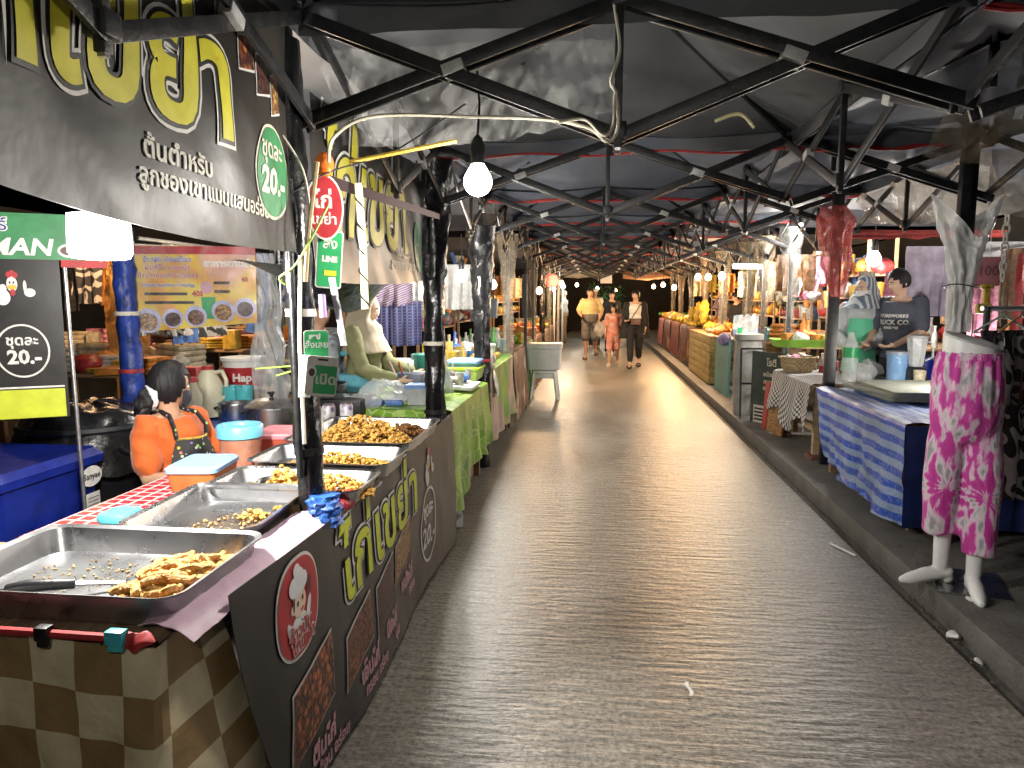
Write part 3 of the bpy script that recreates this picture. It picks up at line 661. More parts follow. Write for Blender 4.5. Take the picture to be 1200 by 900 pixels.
# ------------------------------------------------------------------ wrapped posts, hanging sheets and wires
def wrap_mesh(p0, p1, r0, r1, seed, n=18, m=46, flare=0, amp=.3):
    p0, p1 = Vector(p0), Vector(p1); rs = []
    for i in range(m + 1):
        t = i / m; c = p0.lerp(p1, t); r = r0 + (r1 - r0) * t + flare * max(0, (t - .6) / .4) ** 1.5
        rs.append([c + Vector((math.cos(a), math.sin(a), 0)) * r * (1 + amp * nz(math.cos(a) * 2 + seed, math.sin(a) * 2, t * 16) + amp * .6 * nz(math.cos(a) * 5, math.sin(a) * 5 + seed, t * 45)) for a in [2 * PI * j / n for j in range(n)]])
    return MB().rings(rs)
def wrapped_post(x, y, label, r=.045, z0=0, z1=2.36, seed=1, top=(0, 0), mat=m_wrap, flare=0, zw=(.0, 2.3), tape=None, group=None, r2=None):
    t = thing('tent_post', label, 'post', (x, y, z0), 0, group)
    b, u = Vector((x, y, z0)), Vector((x + top[0], y + top[1], z1))
    part('pole', MB().bar(b, u, .04, .04, (1, 0, 0)), m_black, t, bevel=.003)
    f = lambda z: b.lerp(u, (z - z0) / (z1 - z0))
    part('plastic_wrap', wrap_mesh(f(zw[0]), f(zw[1]), r, r2 or r, seed, flare=flare), mat, t, angle=60)
    for k, (z, m_) in enumerate(tape or ()):
        part('tape', wrap_mesh(f(z - .012), f(z + .012), r * 1.14, r * 1.14, seed + 9, m=2, amp=.1), m_, t)
    return t
p1 = wrapped_post(-.895, 2.2, 'post in crinkled black plastic rising from the food counter, signs tied to it', .042, .0, seed=3, top=(-.085, .06), tape=((1.0, m_black), (1.45, m_cream)), zw=(.55, 2.3))
part('blue_cloth', wrap_mesh((-.87, 2.19, .765), (-.875, 2.195, .86), .058, .045, 31, m=10, amp=.4), m_bluewrap, p1)
part('conduit', MB().tube([at(352, 300, 2.14), at(351, 400, 2.13), at(357, 520, 2.13)], .0065, 8), m_cream, p1)
part('bare_tube', MB().tube([at(338, 240, 2.2), at(345, 400, 2.18), at(352, 560, 2.16)], .011, 10), m_black, p1)
wrapped_post(-.985, 4.3, 'post wrapped in black plastic at the far end of the food counter', .06, .0, seed=5, top=(.02, 0), flare=.05, tape=((1.22, m_cream), (.8, m_black)), zw=(.0, 2.3))
wrapped_post(-.985, 6.2, 'thick black wrapped post rising behind the green leaf cloth', .07, .0, seed=8, flare=.06, tape=((1.35, m_black), (.95, m_red)), zw=(.0, 2.1))
wrapped_post(-.985, 8.1, 'grey plastic wrapped post by the second green cloth', .06, .0, seed=12, mat=m_grime, flare=.06, zw=(.0, 2.2))
wrapped_post(-.93, 9.6, 'post in shiny clear wrap beside the white foam box', .05, .0, seed=15, mat=m_clear, zw=(.0, 1.8))
for i, y in enumerate((11.6, 13.6, 15.6, 17.6, 19.6)):
    wrapped_post(-1.0, y, '%s dark post of the left row beyond the white foam box' % ordn[i - 1] if i else 'first dark post of the left row beyond the white foam box', .05, .0, seed=20 + i, mat=m_wrap if i % 2 else m_grime, flare=.05, group='far posts of the left stalls')
# right posts
t = thing('tent_post', 'black square post behind the mannequin, a milky plastic bag tied round it', 'post', (1.96, 4.2, .1))
part('pole', MB().box((1.96, 4.2, 1.25), (.05, .05, 2.3)).box((2.02, 4.24, 1.25), (.035, .035, 2.3)), m_black, t, bevel=.004)
def bagf(u, v):
    a = u * 2 * PI * .98 + .3; s = .055 + .02 * nz(math.cos(a) * 2, math.sin(a) * 2, v * 5) + .012 * nz(math.cos(a) * 5, math.sin(a) * 5, v * 14) + .012 * math.sin(a * 9 + 3 * nz(v * 2, a, 1)) * (.3 + v)
    op = max(0, v - .45) / .55; 
    return (1.975 + (s + .1 * op ** 1.2 * (1 + .6 * math.sin(a * 2 + .5))) * math.cos(a), 4.19 + (s + .05 * op) * math.sin(a), 1.31 + .62 * v + .12 * op * math.sin(a * 2 + 1))
part('milky_bag', MB().grid(bagf, 120, 40), PLASTIC('white_bag', (.75, .77, .77), .62, .2), t)
part('tie', MB().tube([(1.975 + .082 * math.cos(a), 4.19 + .082 * math.sin(a), 1.56 + .01 * math.sin(a * 2)) for a in [i * PI / 8 for i in range(17)]], .003, 5), m_black, t)
t = thing('tent_post', 'black square post behind the blue striped table, a red bag bunched at its top', 'post', (1.94, 6.2, .1))
part('pole', MB().box((1.94, 6.2, 1.25), (.085, .06, 2.3)), m_black, t, bevel=.004)
def rbag(u, v):
    a = u * 2 * PI; r = (.06 + .15 * (1 - v) ** .7 * min(1, v * 5 + .4)) * (1 + .3 * nz(math.cos(a) * 2, math.sin(a) * 2, v * 4) + .16 * math.sin(a * 8 + 4 * nz(v * 3, a, 2)) + .12 * nz(math.cos(a) * 7, math.sin(a) * 7, v * 9))
    return (1.885 + .06 * v + r * .7 * math.cos(a), 6.12 + r * .6 * math.sin(a), 2.22 - .72 * v)
part('red_bag', MB().grid(rbag, 110, 40), PLASTIC('red_sheet', (.5, .09, .08), .5, .2), t)
for k, (x, y, mt, lab) in enumerate(((2.12, 8.25, m_clear, 'post in clear plastic beside the leaning boards'), (2.1, 9.4, m_grime, 'brown taped post behind the pale barrel'), (2.12, 10.4, m_grime, 'fat post in brownish plastic beyond the leaning frame'), (2.12, 12.4, m_grime, 'pale plastic wrapped post at the corner of the wooden stall'), (2.12, 14.4, m_grime, 'wrapped post by the hanging yellow fruit'), (2.12, 16.4, m_clear, 'clear wrapped post by the far fruit stall'), (2.12, 18.4, m_grime, 'wrapped post, second from the far end of the right row'), (2.12, 20.2, m_grime, 'last wrapped post at the far end of the right row'))):
    wrapped_post(x, y, lab, .07 if k in (2, 3) else .055, .1, seed=40 + k, mat=mt, flare=.08, zw=(.3 if k else .1, 2.25), group='wrapped posts of the right row')
# hanging sheets
def sheet(name, fn, nu, nv, mat, label, loc, **kw): return wone(name, MB().grid(fn, nu, nv), mat, label, 'plastic sheet', loc, **kw)
m_veilp = PLASTIC('thin_clear_sheet', (.5, .5, .48), .1, .1)
def s1(u, v):
    x = -.98 + 1.06 * u; z = 2.36 - .28 * v * (1 - .15 * u) - .05 * math.sin(u * PI) * v + .02 * v * nz(u * 18, 0, 3)
    return (x, 2.55 + .22 * v - .25 * u * v + .05 * nz(u * 5, v * 3, 2) + .03 * nz(u * 22 + v * 5, v * 2.5, 5) + .012 * nz(u * 50, v * 5, 3), z)
sheet('plastic_sheet', s1, 110, 40, m_veilp, 'crinkled clear plastic hanging under the canopy left of the white bulb', (-.4, 2.6, 2.3))
def s2(u, v): return (-.05 + .13 * u + .02 * nz(u * 3, v * 9, 1), 2.42 + .04 * u, 2.36 - .3 * v + .02 * nz(u * 9, v * 4, 6))
sheet('plastic_strip', s2, 10, 30, m_clear, 'torn clear plastic strip hanging beside the middle rod of the near frame', (.05, 2.42, 2.3))
def s3(u, v): return (2.14 + 1.2 * u, 4.32 + .05 * nz(u * 5, v * 3, 8) + .015 * nz(u * 18, v * 11, 2), 2.3 - (.32 + .06 * math.sin(u * 7)) * v + .03 * u)
sheet('plastic_sheet', s3, 60, 24, m_crink, 'brownish clear plastic valance at the right edge, above the milky bag', (2.7, 4.3, 2.2))
def s4(u, v): return (2.1 + .14 * v * (1 - u * .5) + .04 * nz(u * 6, v * 3, 4), 4.3 + 1.95 * u, 2.3 - .34 * v * (1 - .55 * abs(u - .3)) + .03 * nz(u * 15, v * 6, 7))
sheet('plastic_sheet', s4, 70, 24, m_crink, 'crumpled clear plastic strung between the milky bag post and the red bag post', (2.15, 5.2, 2.2))
def s5(u, v): return (1.55 + .75 * u, 3.55 + .2 * v + .04 * nz(u * 4, v * 3, 9), 2.33 - .16 * v - .05 * math.sin(PI * u) * v + .02 * nz(u * 12, v * 6, 7))
sheet('plastic_sheet', s5, 50, 14, m_grime, 'yellowed clear plastic slung under the canopy at the upper right', (1.9, 3.6, 2.25))
for k, (x, w) in enumerate(((1.62, .035), (1.73, .05))):
    wone('cloth_strap', MB().grid(lambda u, v: (x + w * (u - .5) + .012 * nz(v * 4, k, 2) + .03 * v * (k - .5), 3.05 + .02 * v, 2.52 - .34 * v), 3, 16), m_bracket, 'pale cloth strap dangling from the right canopy frame, the %s one' % ('left', 'right')[k], 'strap', (x, 3.05, 2.5), group='pale straps on the right canopy frame')
def s6(u, v): return (-2.3 + .22 * u + .05 * nz(u * 3, v * 5, 1) + .06 * math.sin(v * 2), 4.5 + .06 * nz(u * 9, v * 3, 8), 1.78 - .95 * v)
sheet('plastic_curtain', s6, 20, 40, m_milky, 'cloudy plastic curtain hanging beside the menu banner', (-2.2, 4.5, 1.8))
def s7(u, v): return (-.98 + .05 * u, 6.25 + 1.8 * v, 2.3 - .3 * u * (1 - .3 * math.sin(v * PI)) + .03 * nz(u * 5, v * 9, 3))
sheet('plastic_sheet', s7, 14, 50, m_grime, 'smoky plastic valance over the green clothed stalls', (-1, 7.1, 2.3))
# cables
def cable(name, pts, r, mat, label, cat='cable', n=6, **kw):
    P_ = [Vector(p) for p in pts]; out = []
    for i in range(len(P_) - 1):
        a, b, c, d = P_[max(i - 1, 0)], P_[i], P_[i + 1], P_[min(i + 2, len(P_) - 1)]
        for k in range(7):
            t = k / 7; out.append(.5 * ((2 * b) + (c - a) * t + (2 * a - 5 * b + 4 * c - d) * t * t + (3 * b - a - 3 * c + d) * t ** 3))
    out.append(P_[-1]); return wone(name, MB().tube(out, r, n), mat, label, cat, tuple(P_[0]), **kw)
cable('cable', [at(385, 190, 2.25), at(392, 160, 2.25), at(440, 136, 2.24), at(560, 137, 2.22), at(640, 140, 2.22), at(690, 150, 2.22), at(712, 166, 2.24), at(724, 150, 2.24), at(722, 110, 2.26), at(716, 95, 2.22), at(726, 60, 2.24), at(722, 20, 2.26), at(716, -20, 2.28)], .0055, m_cream, 'cream cable looped along the near frame and up its middle rod')
cable('cable', [at(655, 143, 2.2), at(685, 140, 2.2), at(706, 158, 2.2), at(718, 148, 2.2), at(720, 110, 2.22)], .005, m_cream, 'second cream cable looped tightly at the hub of the near frame')
cable('yellow_strap', [at(838, 142, 3.3), at(860, 134, 3.3), at(872, 136, 3.3), at(884, 150, 3.3)], .008, M('yellow_webbing', (.6, .55, .3), .7), 'yellowish strap end dangling under the canopy to the right of the hub', 'strap')
cable('rope', [at(343, 225, 2.2), at(390, 200, 2.3), at(460, 178, 2.5), at(545, 122, 2.3)], .003, m_black, 'thin black cord running from the wrapped post up to the frame', 'rope')
cable('rope', [at(325, 150, 2.16), at(355, 200, 2.2), at(365, 260, 2.2)], .004, m_cream, 'pale cord hanging down beside the green badge', 'rope')
cable('green_twine', [at(335, 333, 2.12), at(328, 325, 2.1), at(345, 312, 2.1), at(362, 285, 2.1), at(385, 240, 2.15)], .004, M('lime_twine', (.4, .65, .1), .5), 'lime green twine tied round the wrapped post', 'twine')
cable('bamboo_stick', [at(372, 190, 2.2), at(362, 270, 2.15), at(358, 330, 2.13)], .007, m_wood2, 'thin stick tied upright to the wrapped post', 'stick')
for k, (a, b) in enumerate(((at(300, 432, 3.0), at(352, 428, 2.9)), (at(325, 440, 2.8), at(352, 432, 2.7)))):
    wone('green_skewer', MB().bar(a, b, .012, .006), M('lime_plastic', (.42, .65, .12), .4), 'lime green plastic stick poking out beside the post, %s one' % ('upper', 'lower')[k], 'stick', tuple(a), group='lime sticks beside the post')
# striped spiral pole
yp = thing('spiral_pole', 'pale pole with a black spiral band hanging in front of the second banner', 'pole', tuple(at(428, 380, 2.5)))
a, b = at(420, 215, 2.48), at(428, 362, 2.5)
part('pole', MB().tube([a, a.lerp(b, .5) + Vector((.004, 0, 0)), b], .0135, 12), M('pale_yellow_wrap', (.62, .57, .34), .5, 0, .15, 30), yp)
part('band', MB().tube([a.lerp(b, t / 90) + Vector((math.cos(t * .36), math.sin(t * .36), 0)) * .0135 for t in range(91)], .0035, 5), m_black, yp)
# signs on the post
def flat_S(c, rz, tilt=0):
    m = Matrix.Rotation(rz, 3, 'Z') @ Matrix.Rotation(tilt, 3, 'Y'); n = m @ Vector((0, -1, 0)); ux = m @ Vector((1, 0, 0)); uz = m @ Vector((0, 0, 1)); c = Vector(c)
    return lambda u, v: (c + ux * u + uz * v, n)
def slab(out, S, th, name, mat, parent):
    o = wloc(parent); f = [Vector(S(u, v)[0]) - S(u, v)[1] * 0 - o for u, v in out]; n = Vector(S(0, 0)[1])
    return MB().rings([f, [p - n * th for p in f]]).build(name, mat, parent)
def sign(name, label, c, rz, out, th, mat, tilt=0):
    t = thing(name, label, 'sign', tuple(c)); S = flat_S(c, rz, tilt); slab(out, S, th, 'board', mat, t); return t, S
c = at(381, 243, 2.3); t, S = sign('oval_sign', 'small red oval hanging sign with white lettering by the wrapped post', c, .5, oval(.06, .105, 30), .004, m_wprint)
wlay(shape_bm(oval(.054, .098, 30)), 'field', m_rprint, S, (0, 0), .001, t)
layered('ไก่', .07, S, (-.006, .02), .002, t, (m_wprint,), (.002,)); layered('เขย่า', .045, S, (-.004, -.04), .002, t, (m_wprint,), (.001,))
wone('orange_bag', MB().ball(at(380, 193, 2.3), (.032, .03, .04), 14, 10), PLASTIC('orange_plastic', (.8, .2, .03), .8), 'knotted orange plastic bag above the red oval sign', 'bag', tuple(at(380, 193, 2.3)))
c = at(386, 304, 2.32); t, S = sign('green_sign', 'narrow green sign with white border hanging under the red oval', c, .5, rrect(.085, .19, .01), .004, m_wprint, .08)
wlay(shape_bm(rrect(.075, .18, .008)), 'field', m_gbright, S, (0, 0), .001, t)
layered('สั่ง', .045, S, (0, .05), .002, t, (m_wprint,), (.001,)); layered('LINE', .024, S, (0, .0), .002, t, (m_wprint,), (.002,)); wlay(rect_bm(.04, .018), 'yellow_label', m_yell, S, (.005, -.045), .002, t)
wone('folded_sheet', MB().grid(lambda u, v: at(385 + 115 * u, 205 + 14 * v * (1 - .5 * u) + 38 * u, 2.45) + Vector((0, .2 * u, 0)), 20, 4), M('maroon_sheet', (.018, .004, .004), .8), 'folded maroon plastic sheet with a gold edge slung above the second banner', 'plastic sheet', tuple(at(440, 230, 2.5)), solid=.003)
cable('gold_rod', [at(410, 190, 2.4), at(450, 182, 2.45), at(535, 165, 2.5)], .008, M('gold_foil', (.5, .33, .05), .35, .4), 'gold foil roll along the top of the second banner', 'roll')
c = at(371, 408, 2.12); t, S = sign('delivery_sign', 'upper green delivery sign tied to the wrapped post', c, .45, rrect(.075, .11, .01), .006, m_wprint)
wlay(shape_bm(rrect(.07, .105, .008)), 'field', m_gbright, S, (0, 0), .001, t)
layered('แอป', .02, S, (-.005, .035), .002, t, (m_wprint,), (.0015,)); layered('สั่งเลย', .028, S, (0, .01), .002, t, (m_wprint,), (.0004,)); layered('LINE MAN', .017, S, (0, -.035), .002, t, (m_wprint,), (.0006,))
c = at(377, 441, 2.06); t, S = sign('open_sign', 'lower white-framed green open sign tied to the wrapped post', c, .45, rrect(.092, .12, .012), .008, m_wprint, .12)
wlay(shape_bm(rrect(.066, .085, .004)), 'field', m_gbright, S, (.01, -.01), .001, t)
layered('เปิด', .042, S, (.012, -.01), .002, t, (m_wprint,), (.0012,)); wlay(shape_bm(oval(.014, .018, 18)), 'face', m_hatp, S, (-.03, .012), .002, t); wlay(shape_bm(oval(.009, .012, 18)), 'face_mark', m_brownp, S, (-.03, .01), .003, t)
wlay(rect_bm(.03, .006), 'slot', m_kprint, S, (.0, .05), .001, t)
wone('white_board', MB().box(at(357, 441, 2.1), (.035, .02, .13), (0, .05, .3)), m_white, 'blank white board edge behind the open sign', 'board', tuple(at(357, 441, 2.1)), bevel=.003)
cable('lavender_tube', [at(377, 345, 2.2), at(379, 372, 2.2)], .011, M('lavender_plastic', (.45, .33, .66), .35), 'short lavender tube with white ends tied to the wrapped post', 'tube', n=12)
wone('white_strip', MB().grid(lambda u, v: at(385 + 8 * u + 14 * v, 325 + 80 * v, 2.22) + Vector((0, .01 * nz(v * 8, u, 1), 0)), 3, 16), m_milky, 'crinkled white plastic strip hanging above the delivery sign', 'plastic strip', tuple(at(392, 360, 2.2)))

# ------------------------------------------------------------------ behind the counter: bins, signs, cooking table
m_navy = M('navy_plastic', (.008, .022, .24), .35, 0, .2, 6, .1, 20)
bx = thing('cooler_bin', 'dark blue lidded bin with an oval sticker, left of the black drum', 'bin', (-2.95, 3.05, 0))
part('body', MB().rings([[(a - 2.95, b + 3.05, z) for a, b in rrect(w, d, .05)] for w, d, z in ((.82, .58, .0), (.9, .66, .62), (.92, .68, .66))]), m_navy, bx)
part('lid', MB().rings([[(a - 2.95, b + 3.05, z) for a, b in rrect(w, d, .05)] for w, d, z in ((.95, .71, .66), (.96, .72, .7), (.9, .66, .735), (.8, .56, .72))]), m_navy, bx)
Sb = flat_S((-2.485, 3.2, .55), PI / 2, 0); ob = wloc(bx)
wlay(shape_bm(oval(.075, .052, 30)), 'oval_sticker', m_wprint, Sb, (.08, .05), .012, bx); wlay(text_bm('Sanyae', .045, .001), 'lettering', m_kprint, Sb, (.08, .05), .014, bx)
wlay(rect_bm(.1, .15), 'paper_sticker', m_wprint, Sb, (.08, -.11), .012, bx)
for k in range(6): wlay(rect_bm(.08, .004), 'print_line', m_kprint, Sb, (.08, -.06 - .018 * k), .014, bx)
dr = thing('black_drum', 'big black drum under a black bin liner, behind the blue bin', 'drum', (-2.88, 3.75, 0))
part('body', MB().lathe([(.02, 0), (.29, .01), (.34, .75), (.36, .78), (.35, .8), (.1, .8)], (-2.88, 3.75, 0), 32), M('black_drum', (.012, .013, .016), .4, 0, .2, 6), dr)
part('liner', MB().grid(lambda u, v: (-2.88 + (.05 + .36 * v ** .6) * math.cos(u * 2 * PI) * (1 + .05 * nz(math.cos(u * 6.28) * 3, math.sin(u * 6.28) * 3, v * 5)), 3.75 + (.05 + .36 * v ** .6) * math.sin(u * 2 * PI), .9 - .3 * v ** 4 - .06 * v + .04 * nz(math.cos(u * 6.28) * 3, math.sin(u * 6.28) * 3, v * 3)), 60, 20), m_wrap, dr)
part('handle', MB().tube([(-2.53 + .02 * math.sin(a), 3.62 + .1 * math.cos(a), .7 - .05 * math.sin(a)) for a in [i * PI / 8 for i in range(9)]], .012, 8), m_black, dr)
def stool(name, loc, w, h, mat, label, rz=0, group=None):
    t = thing(name, label, 'stool', loc, rz, group)
    MB().rings([[(a, b, z) for a, b in rrect(ww, ww, .04)] for ww, z in ((w, h - .05), (w * .98, h - .01), (w * .9, h), (w * .5, h - .004))]).build('seat', mat, t)
    for sx in (-1, 1):
        for sy in (-1, 1): MB().bar((sx * w * .56, sy * w * .56, 0), (sx * w * .43, sy * w * .43, h - .03), .045, .03, (sy, sx, 0)).build('leg', mat, t, bevel=.004)
    for a in range(4):
        MB().box((math.cos(a * PI / 2) * w * .44, math.sin(a * PI / 2) * w * .44, h - .09), (.02 if a % 2 == 0 else w * .8, w * .8 if a % 2 == 0 else .02, .07)).build('apron', mat, t, bevel=.004)
    return t
stool('plastic_stool', (-2.35, 3.1, 0), .33, .45, M('dirty_grey_plastic', (.2, .19, .18), .6, 0, .35, 10, .3, 30), 'grimy grey plastic stool beside the blue bin', .15)
wone('floor_mat', MB().box((-2.2, 3.7, .004), (.8, .9, .016)), M('dark_red_mat', (.2, .015, .02), .7, 0, .25, 8), 'dark red mat on the floor behind the seated seller', 'mat', (-2.2, 3.7, 0))
# board banner with the hen
P0, P1 = Vector((-3.18, 2.55, 0)), Vector((-2.41, 3.02, 0)); BD = (P1 - P0).normalized(); BN = Vector((BD.y, -BD.x, 0))
def S3(u, v): return P0 + BD * u + Vector((0, 0, v)) + BN * .0015 * math.sin(u * 9 + v * 5), BN
hb = thing('menu_board', 'upright black sign with a hen, a price in a ring and a yellow-green foot', 'sign', (-2.7, 2.8, 1.0))
LB = (P1 - P0).length
part('sheet', MB().grid(lambda u, v: S3(-.3 + (LB + .3) * u, .95 + .8 * v)[0] - BN * .007, 30, 24), m_banner, hb, solid=-.004)
wlay(rect_bm(1.18, .13), 'green_band', m_lime, S3, (LB / 2 - .15, 1.02), .004, hb); wlay(rect_bm(1.18, .008), 'white_line', m_wprint, S3, (LB / 2 - .15, 1.095), .005, hb)
wlay(ring_bm(.105, .12, .008), 'price_ring', m_wprint, S3, (.74, 1.26), .004, hb)
layered('ชุดละ', .06, S3, (.74, 1.305), .004, hb, (m_wprint,), (.0015,)); layered('20.-', .085, S3, (.745, 1.23), .004, hb, (m_wprint,), (.003,))
layered('16', .09, S3, (.52, 1.02), .006, hb, (m_rprint,), (.002,)); hen(S3, hb, (.72, 1.55), .068, .004)
gs = thing('green_sign', 'wide green shop sign with white lettering under the square lamp', 'sign', (-2.7, 2.7, 1.9))
part('sheet', MB().grid(lambda u, v: S3(-.3 + (LB + .44) * u, 1.665 + .2 * v)[0] + BN * .03, 20, 6), m_gprint, gs, solid=-.004)
layered('LINE MAN', .1, S3, (.635, 1.715), .036, gs, (m_wprint,), (.003,), shear=.2, sx=1.1); layered('แซ่บเวอร์', .07, S3, (.6, 1.81), .036, gs, (m_wprint, m_navy), (.005, .0005))
wlay(shape_bm(oval(.045, .03, 20)), 'dish_print', m_wprint, S3, (.95, 1.705), .036, gs); wlay(shape_bm(oval(.034, .02, 20)), 'dish_food', m_brownp, S3, (.95, 1.705), .038, gs)
part('red_edge', MB().box(P1 + BD * .1 + Vector((0, 0, 1.65)), (.18, .02, .035), (0, 0, math.atan2(BD.y, BD.x))), m_red, gs)
wone('sign_pole', MB().tube([P1 + Vector((.03, .02, .0)), P1 + Vector((.01, .02, 1.65))], .009, 10), m_alu, 'bare metal pole at the right edge of the hen sign', 'pole', tuple(P1))
# blue wrapped post and menu banner
wrapped_post(-2.82, 4.1, 'post wrapped in bright blue tarpaulin behind the seated seller', .062, .0, seed=51, mat=M('blue_tarp_wrap', (.02, .06, .36), .45, 0, .3, 9, .4, 25), top=(-.04, 0), zw=(.3, 2.2), tape=((1.05, m_red), (1.4, m_cream)))
wrapped_post(-2.12, 4.62, 'thin dark post at the right end of the menu banner', .03, .0, seed=52, zw=(.2, 2.2))
MA, MBp = Vector((-2.92, 4.28, 0)), Vector((-2.19, 4.45, 0)); MD = (MBp - MA).normalized(); MN = Vector((MD.y, -MD.x, 0))
def S4(u, v): return MA + MD * u + Vector((0, 0, v)) + MN * (.012 * math.sin(u * 8 + v * 6) + .008 * nz(u * 9, v * 9, 2)), MN
mnu = thing('menu_banner', 'orange and yellow menu banner with plates of food, behind the seated seller', 'banner', (-2.5, 4.35, 1.6))
m_menu = PATTERN('menu_ground', 'clouds', (.72, .36, .1), (.72, .56, .08), 3.5, (.7, .4, .3), .25, coord='Object', bump=.2)
part('sheet', MB().grid(lambda u, v: S4(.76 * u, 1.275 + .06 * u + (.555 - .075 * u) * v)[0], 24, 20), m_menu, mnu, solid=-.003)
part('plastic_cover', MB().grid(lambda u, v: S4(.76 * u, 1.265 + .06 * u + (.57 - .075 * u) * v)[0] + MN * (.02 + .012 * nz(u * 7, v * 5, 4)), 40, 30), PLASTIC('glossy_cover', (.85, .85, .85), .06, .08), mnu)
m_blprint = M('blue_print', (.08, .1, .4), .4); m_lilac = M('lilac_print', (.5, .5, .75), .4); m_dkgrn = M('leaf_print', (.05, .3, .08), .4)
wlay(rect_bm(.76, .05), 'red_band', m_rprint, S4, (.38, 1.795), .004, mnu)
for k, (tx, z, m_) in enumerate((('ข้าวผัด ก๋วยเตี๋ยว', 1.735, m_blprint), ('ผัดซีอิ๊ว ราดหน้า', 1.685, m_rprint), ('ข้าวไก่กระเทียมไข่ดาว', 1.635, m_rprint), ('Chicken Basil Rice + Fried Egg', 1.575, m_blprint))):
    layered(tx, .045 if k < 3 else .026, S4, (.22, z), .004, mnu, (m_wprint, m_), (.003, .0006))
for u, z, w in ((.2, 1.52, .26), (.22, 1.465, .3), (.55, 1.59, .1), (.55, 1.535, .1)): wlay(rect_bm(w, .018), 'covered_line', m_kprint, S4, (u, z), .004, mnu)
layered('40฿', .05, S4, (.4, 1.52), .004, mnu, (m_rprint,), (.002,)); layered('อาหารตามสั่ง', .06, S4, (.6, 1.71), .004, mnu, (m_wprint,), (.003,)); layered('40', .04, S4, (.69, 1.61), .004, mnu, (m_rprint,), (.002,))
wlay(shape_bm([(-.04, -.14), (.04, -.14), (.045, .0), (-.045, .0)]), 'glass_print', m_gbright, S4, (.46, 1.5), .004, mnu); wlay(shape_bm(oval(.04, .04)), 'pink_scoop', m_pprint, S4, (.455, 1.56), .005, mnu)
for k, (u, z, r) in enumerate(((.085, 1.35, .082), (.235, 1.365, .064), (.375, 1.378, .07), (.55, 1.41, .074), (.69, 1.43, .068))):
    wlay(shape_bm(oval(r, r * .95)), 'plate_print', m_lilac, S4, (u, z), .005, mnu); wlay(shape_bm(oval(r * .74, r * .7)), 'food_print', (fp4, fp3, fp2, fp4, fp3)[k], S4, (u, z - .008), .007, mnu)
# cooking table
m_btarp = M('blue_tarp', (.02, .09, .42), .4, 0, .25, 6, .4, 18)
bt = thing('cooking_table', 'table under a shiny blue tarpaulin carrying pots, behind the seated seller', 'table', (-2.35, 4.15, 0))
part('tabletop', MB().box((-2.3, 4.2, .69), (1.05, .6, .03)), m_wood, bt)
for x in (-2.8, -1.82):
    for y in (3.95, 4.46): part('leg', MB().box((x, y, .337), (.04, .04, .674)), m_black, bt)
def btc(u, v):
    s = v * .78; y = 4.5 - s if s < .6 else 3.9 - .01 * nz(u * 9, s, 1); z = .712 if s < .6 else .712 - (s - .6)
    return (-2.84 + 1.08 * u, y + .012 * math.sin(u * 20) * max(0, s - .58) * 4, z + .006 * nz(u * 9, v * 7, 4))
wone('blue_tarpaulin', MB().grid(btc, 50, 30), m_btarp, 'shiny blue tarpaulin over the cooking table', 'tablecloth', (-2.3, 4.2, .71), solid=.003)
def pot(loc, r, h, label, lid=False, handle=False, mat=m_steel):
    t = thing('cooking_pot', label, 'pot', loc)
    MB().lathe([(.01, 0), (r * .9, .004), (r, .02), (r, h), (r * 1.05, h + .004), (r * 1.04, h + .008), (r * .97, h), (r * .96, .02), (.01, .015)], n=30).build('body', mat, t)
    if lid:
        MB().lathe([(r * 1.03, h + .008), (r * .7, h + .045), (r * .15, h + .06), (.005, h + .06)], n=26).build('lid', mat, t)
        MB().lathe([(.01, h + .058), (.012, h + .075), (.024, h + .085), (.02, h + .095), (.004, h + .096)], n=14).build('knob', m_black, t)
    for a in ((0, PI) if not handle else ()):
        MB().tube([(math.cos(a) * (r + .03 * math.sin(q)), .05 * math.cos(q), h * .75) for q in [i * PI / 8 for i in range(9)]], .006, 6).build('handle', m_black, t)
    if handle: MB().tube([(-r * .9, 0, h * .9), (-r * 1.5, .05, h + .06), (-r * 2.1, .1, h + .1)], .012, 8).build('handle', m_black, t)
    return t
pot((-1.93, 4.08, .722), .155, .12, 'wide steel pot with a lid at the right end of the cooking table', True)
pot((-2.25, 4.25, .722), .105, .11, 'open shiny steel pot in the middle of the cooking table')
pot((-2.62, 4.02, .722), .05, .09, 'small steel mug at the left end of the cooking table', handle=False)
pot((-1.72, 4.35, .9), .15, .05, 'frying pan propped at the right end of the cooking table', handle=True, mat=m_black)
def bottle(loc, r, h, mat, capm, label, cat='bottle', group=None, neck=.35):
    t = thing('bottle', label, cat, loc, 0, group)
    MB().lathe([(.005, 0), (r, .004), (r, h * .6), (r * neck, h * .82), (r * neck, h * .9), (.005, h * .9)], n=18).build('body', mat, t)
    MB().lathe([(.005, h * .89), (r * neck * 1.15, h * .89), (r * neck * 1.1, h), (.004, h)], n=14).build('cap', capm, t)
    return t
m_ivory = M('ivory_plastic', (.62, .58, .42), .4, 0, .1, 10)
bottle((-2.5, 4.2, .722), .055, .28, m_ivory, m_red, 'ivory squeeze bottle with a red cap on the cooking table', neck=.45)
jg = thing('jug', 'big ivory plastic jug with a loop handle on the cooking table', 'jug', (-2.5, 4.38, .722))
MB().lathe([(.01, 0), (.09, .006), (.095, .2), (.05, .29), (.035, .31), (.005, .31)], n=24).build('body', m_ivory, jg); MB().tube([(.05, 0, .29), (.1, 0, .3), (.125, 0, .24), (.12, 0, .14), (.09, 0, .12)], .014, 8).build('handle', m_ivory, jg); MB().lathe([(.005, .305), (.036, .305), (.034, .335), (.004, .335)], n=16).build('cap', m_red, jg)
m_teal = PLASTIC('teal_clear', (.1, .5, .55), .7, .2)
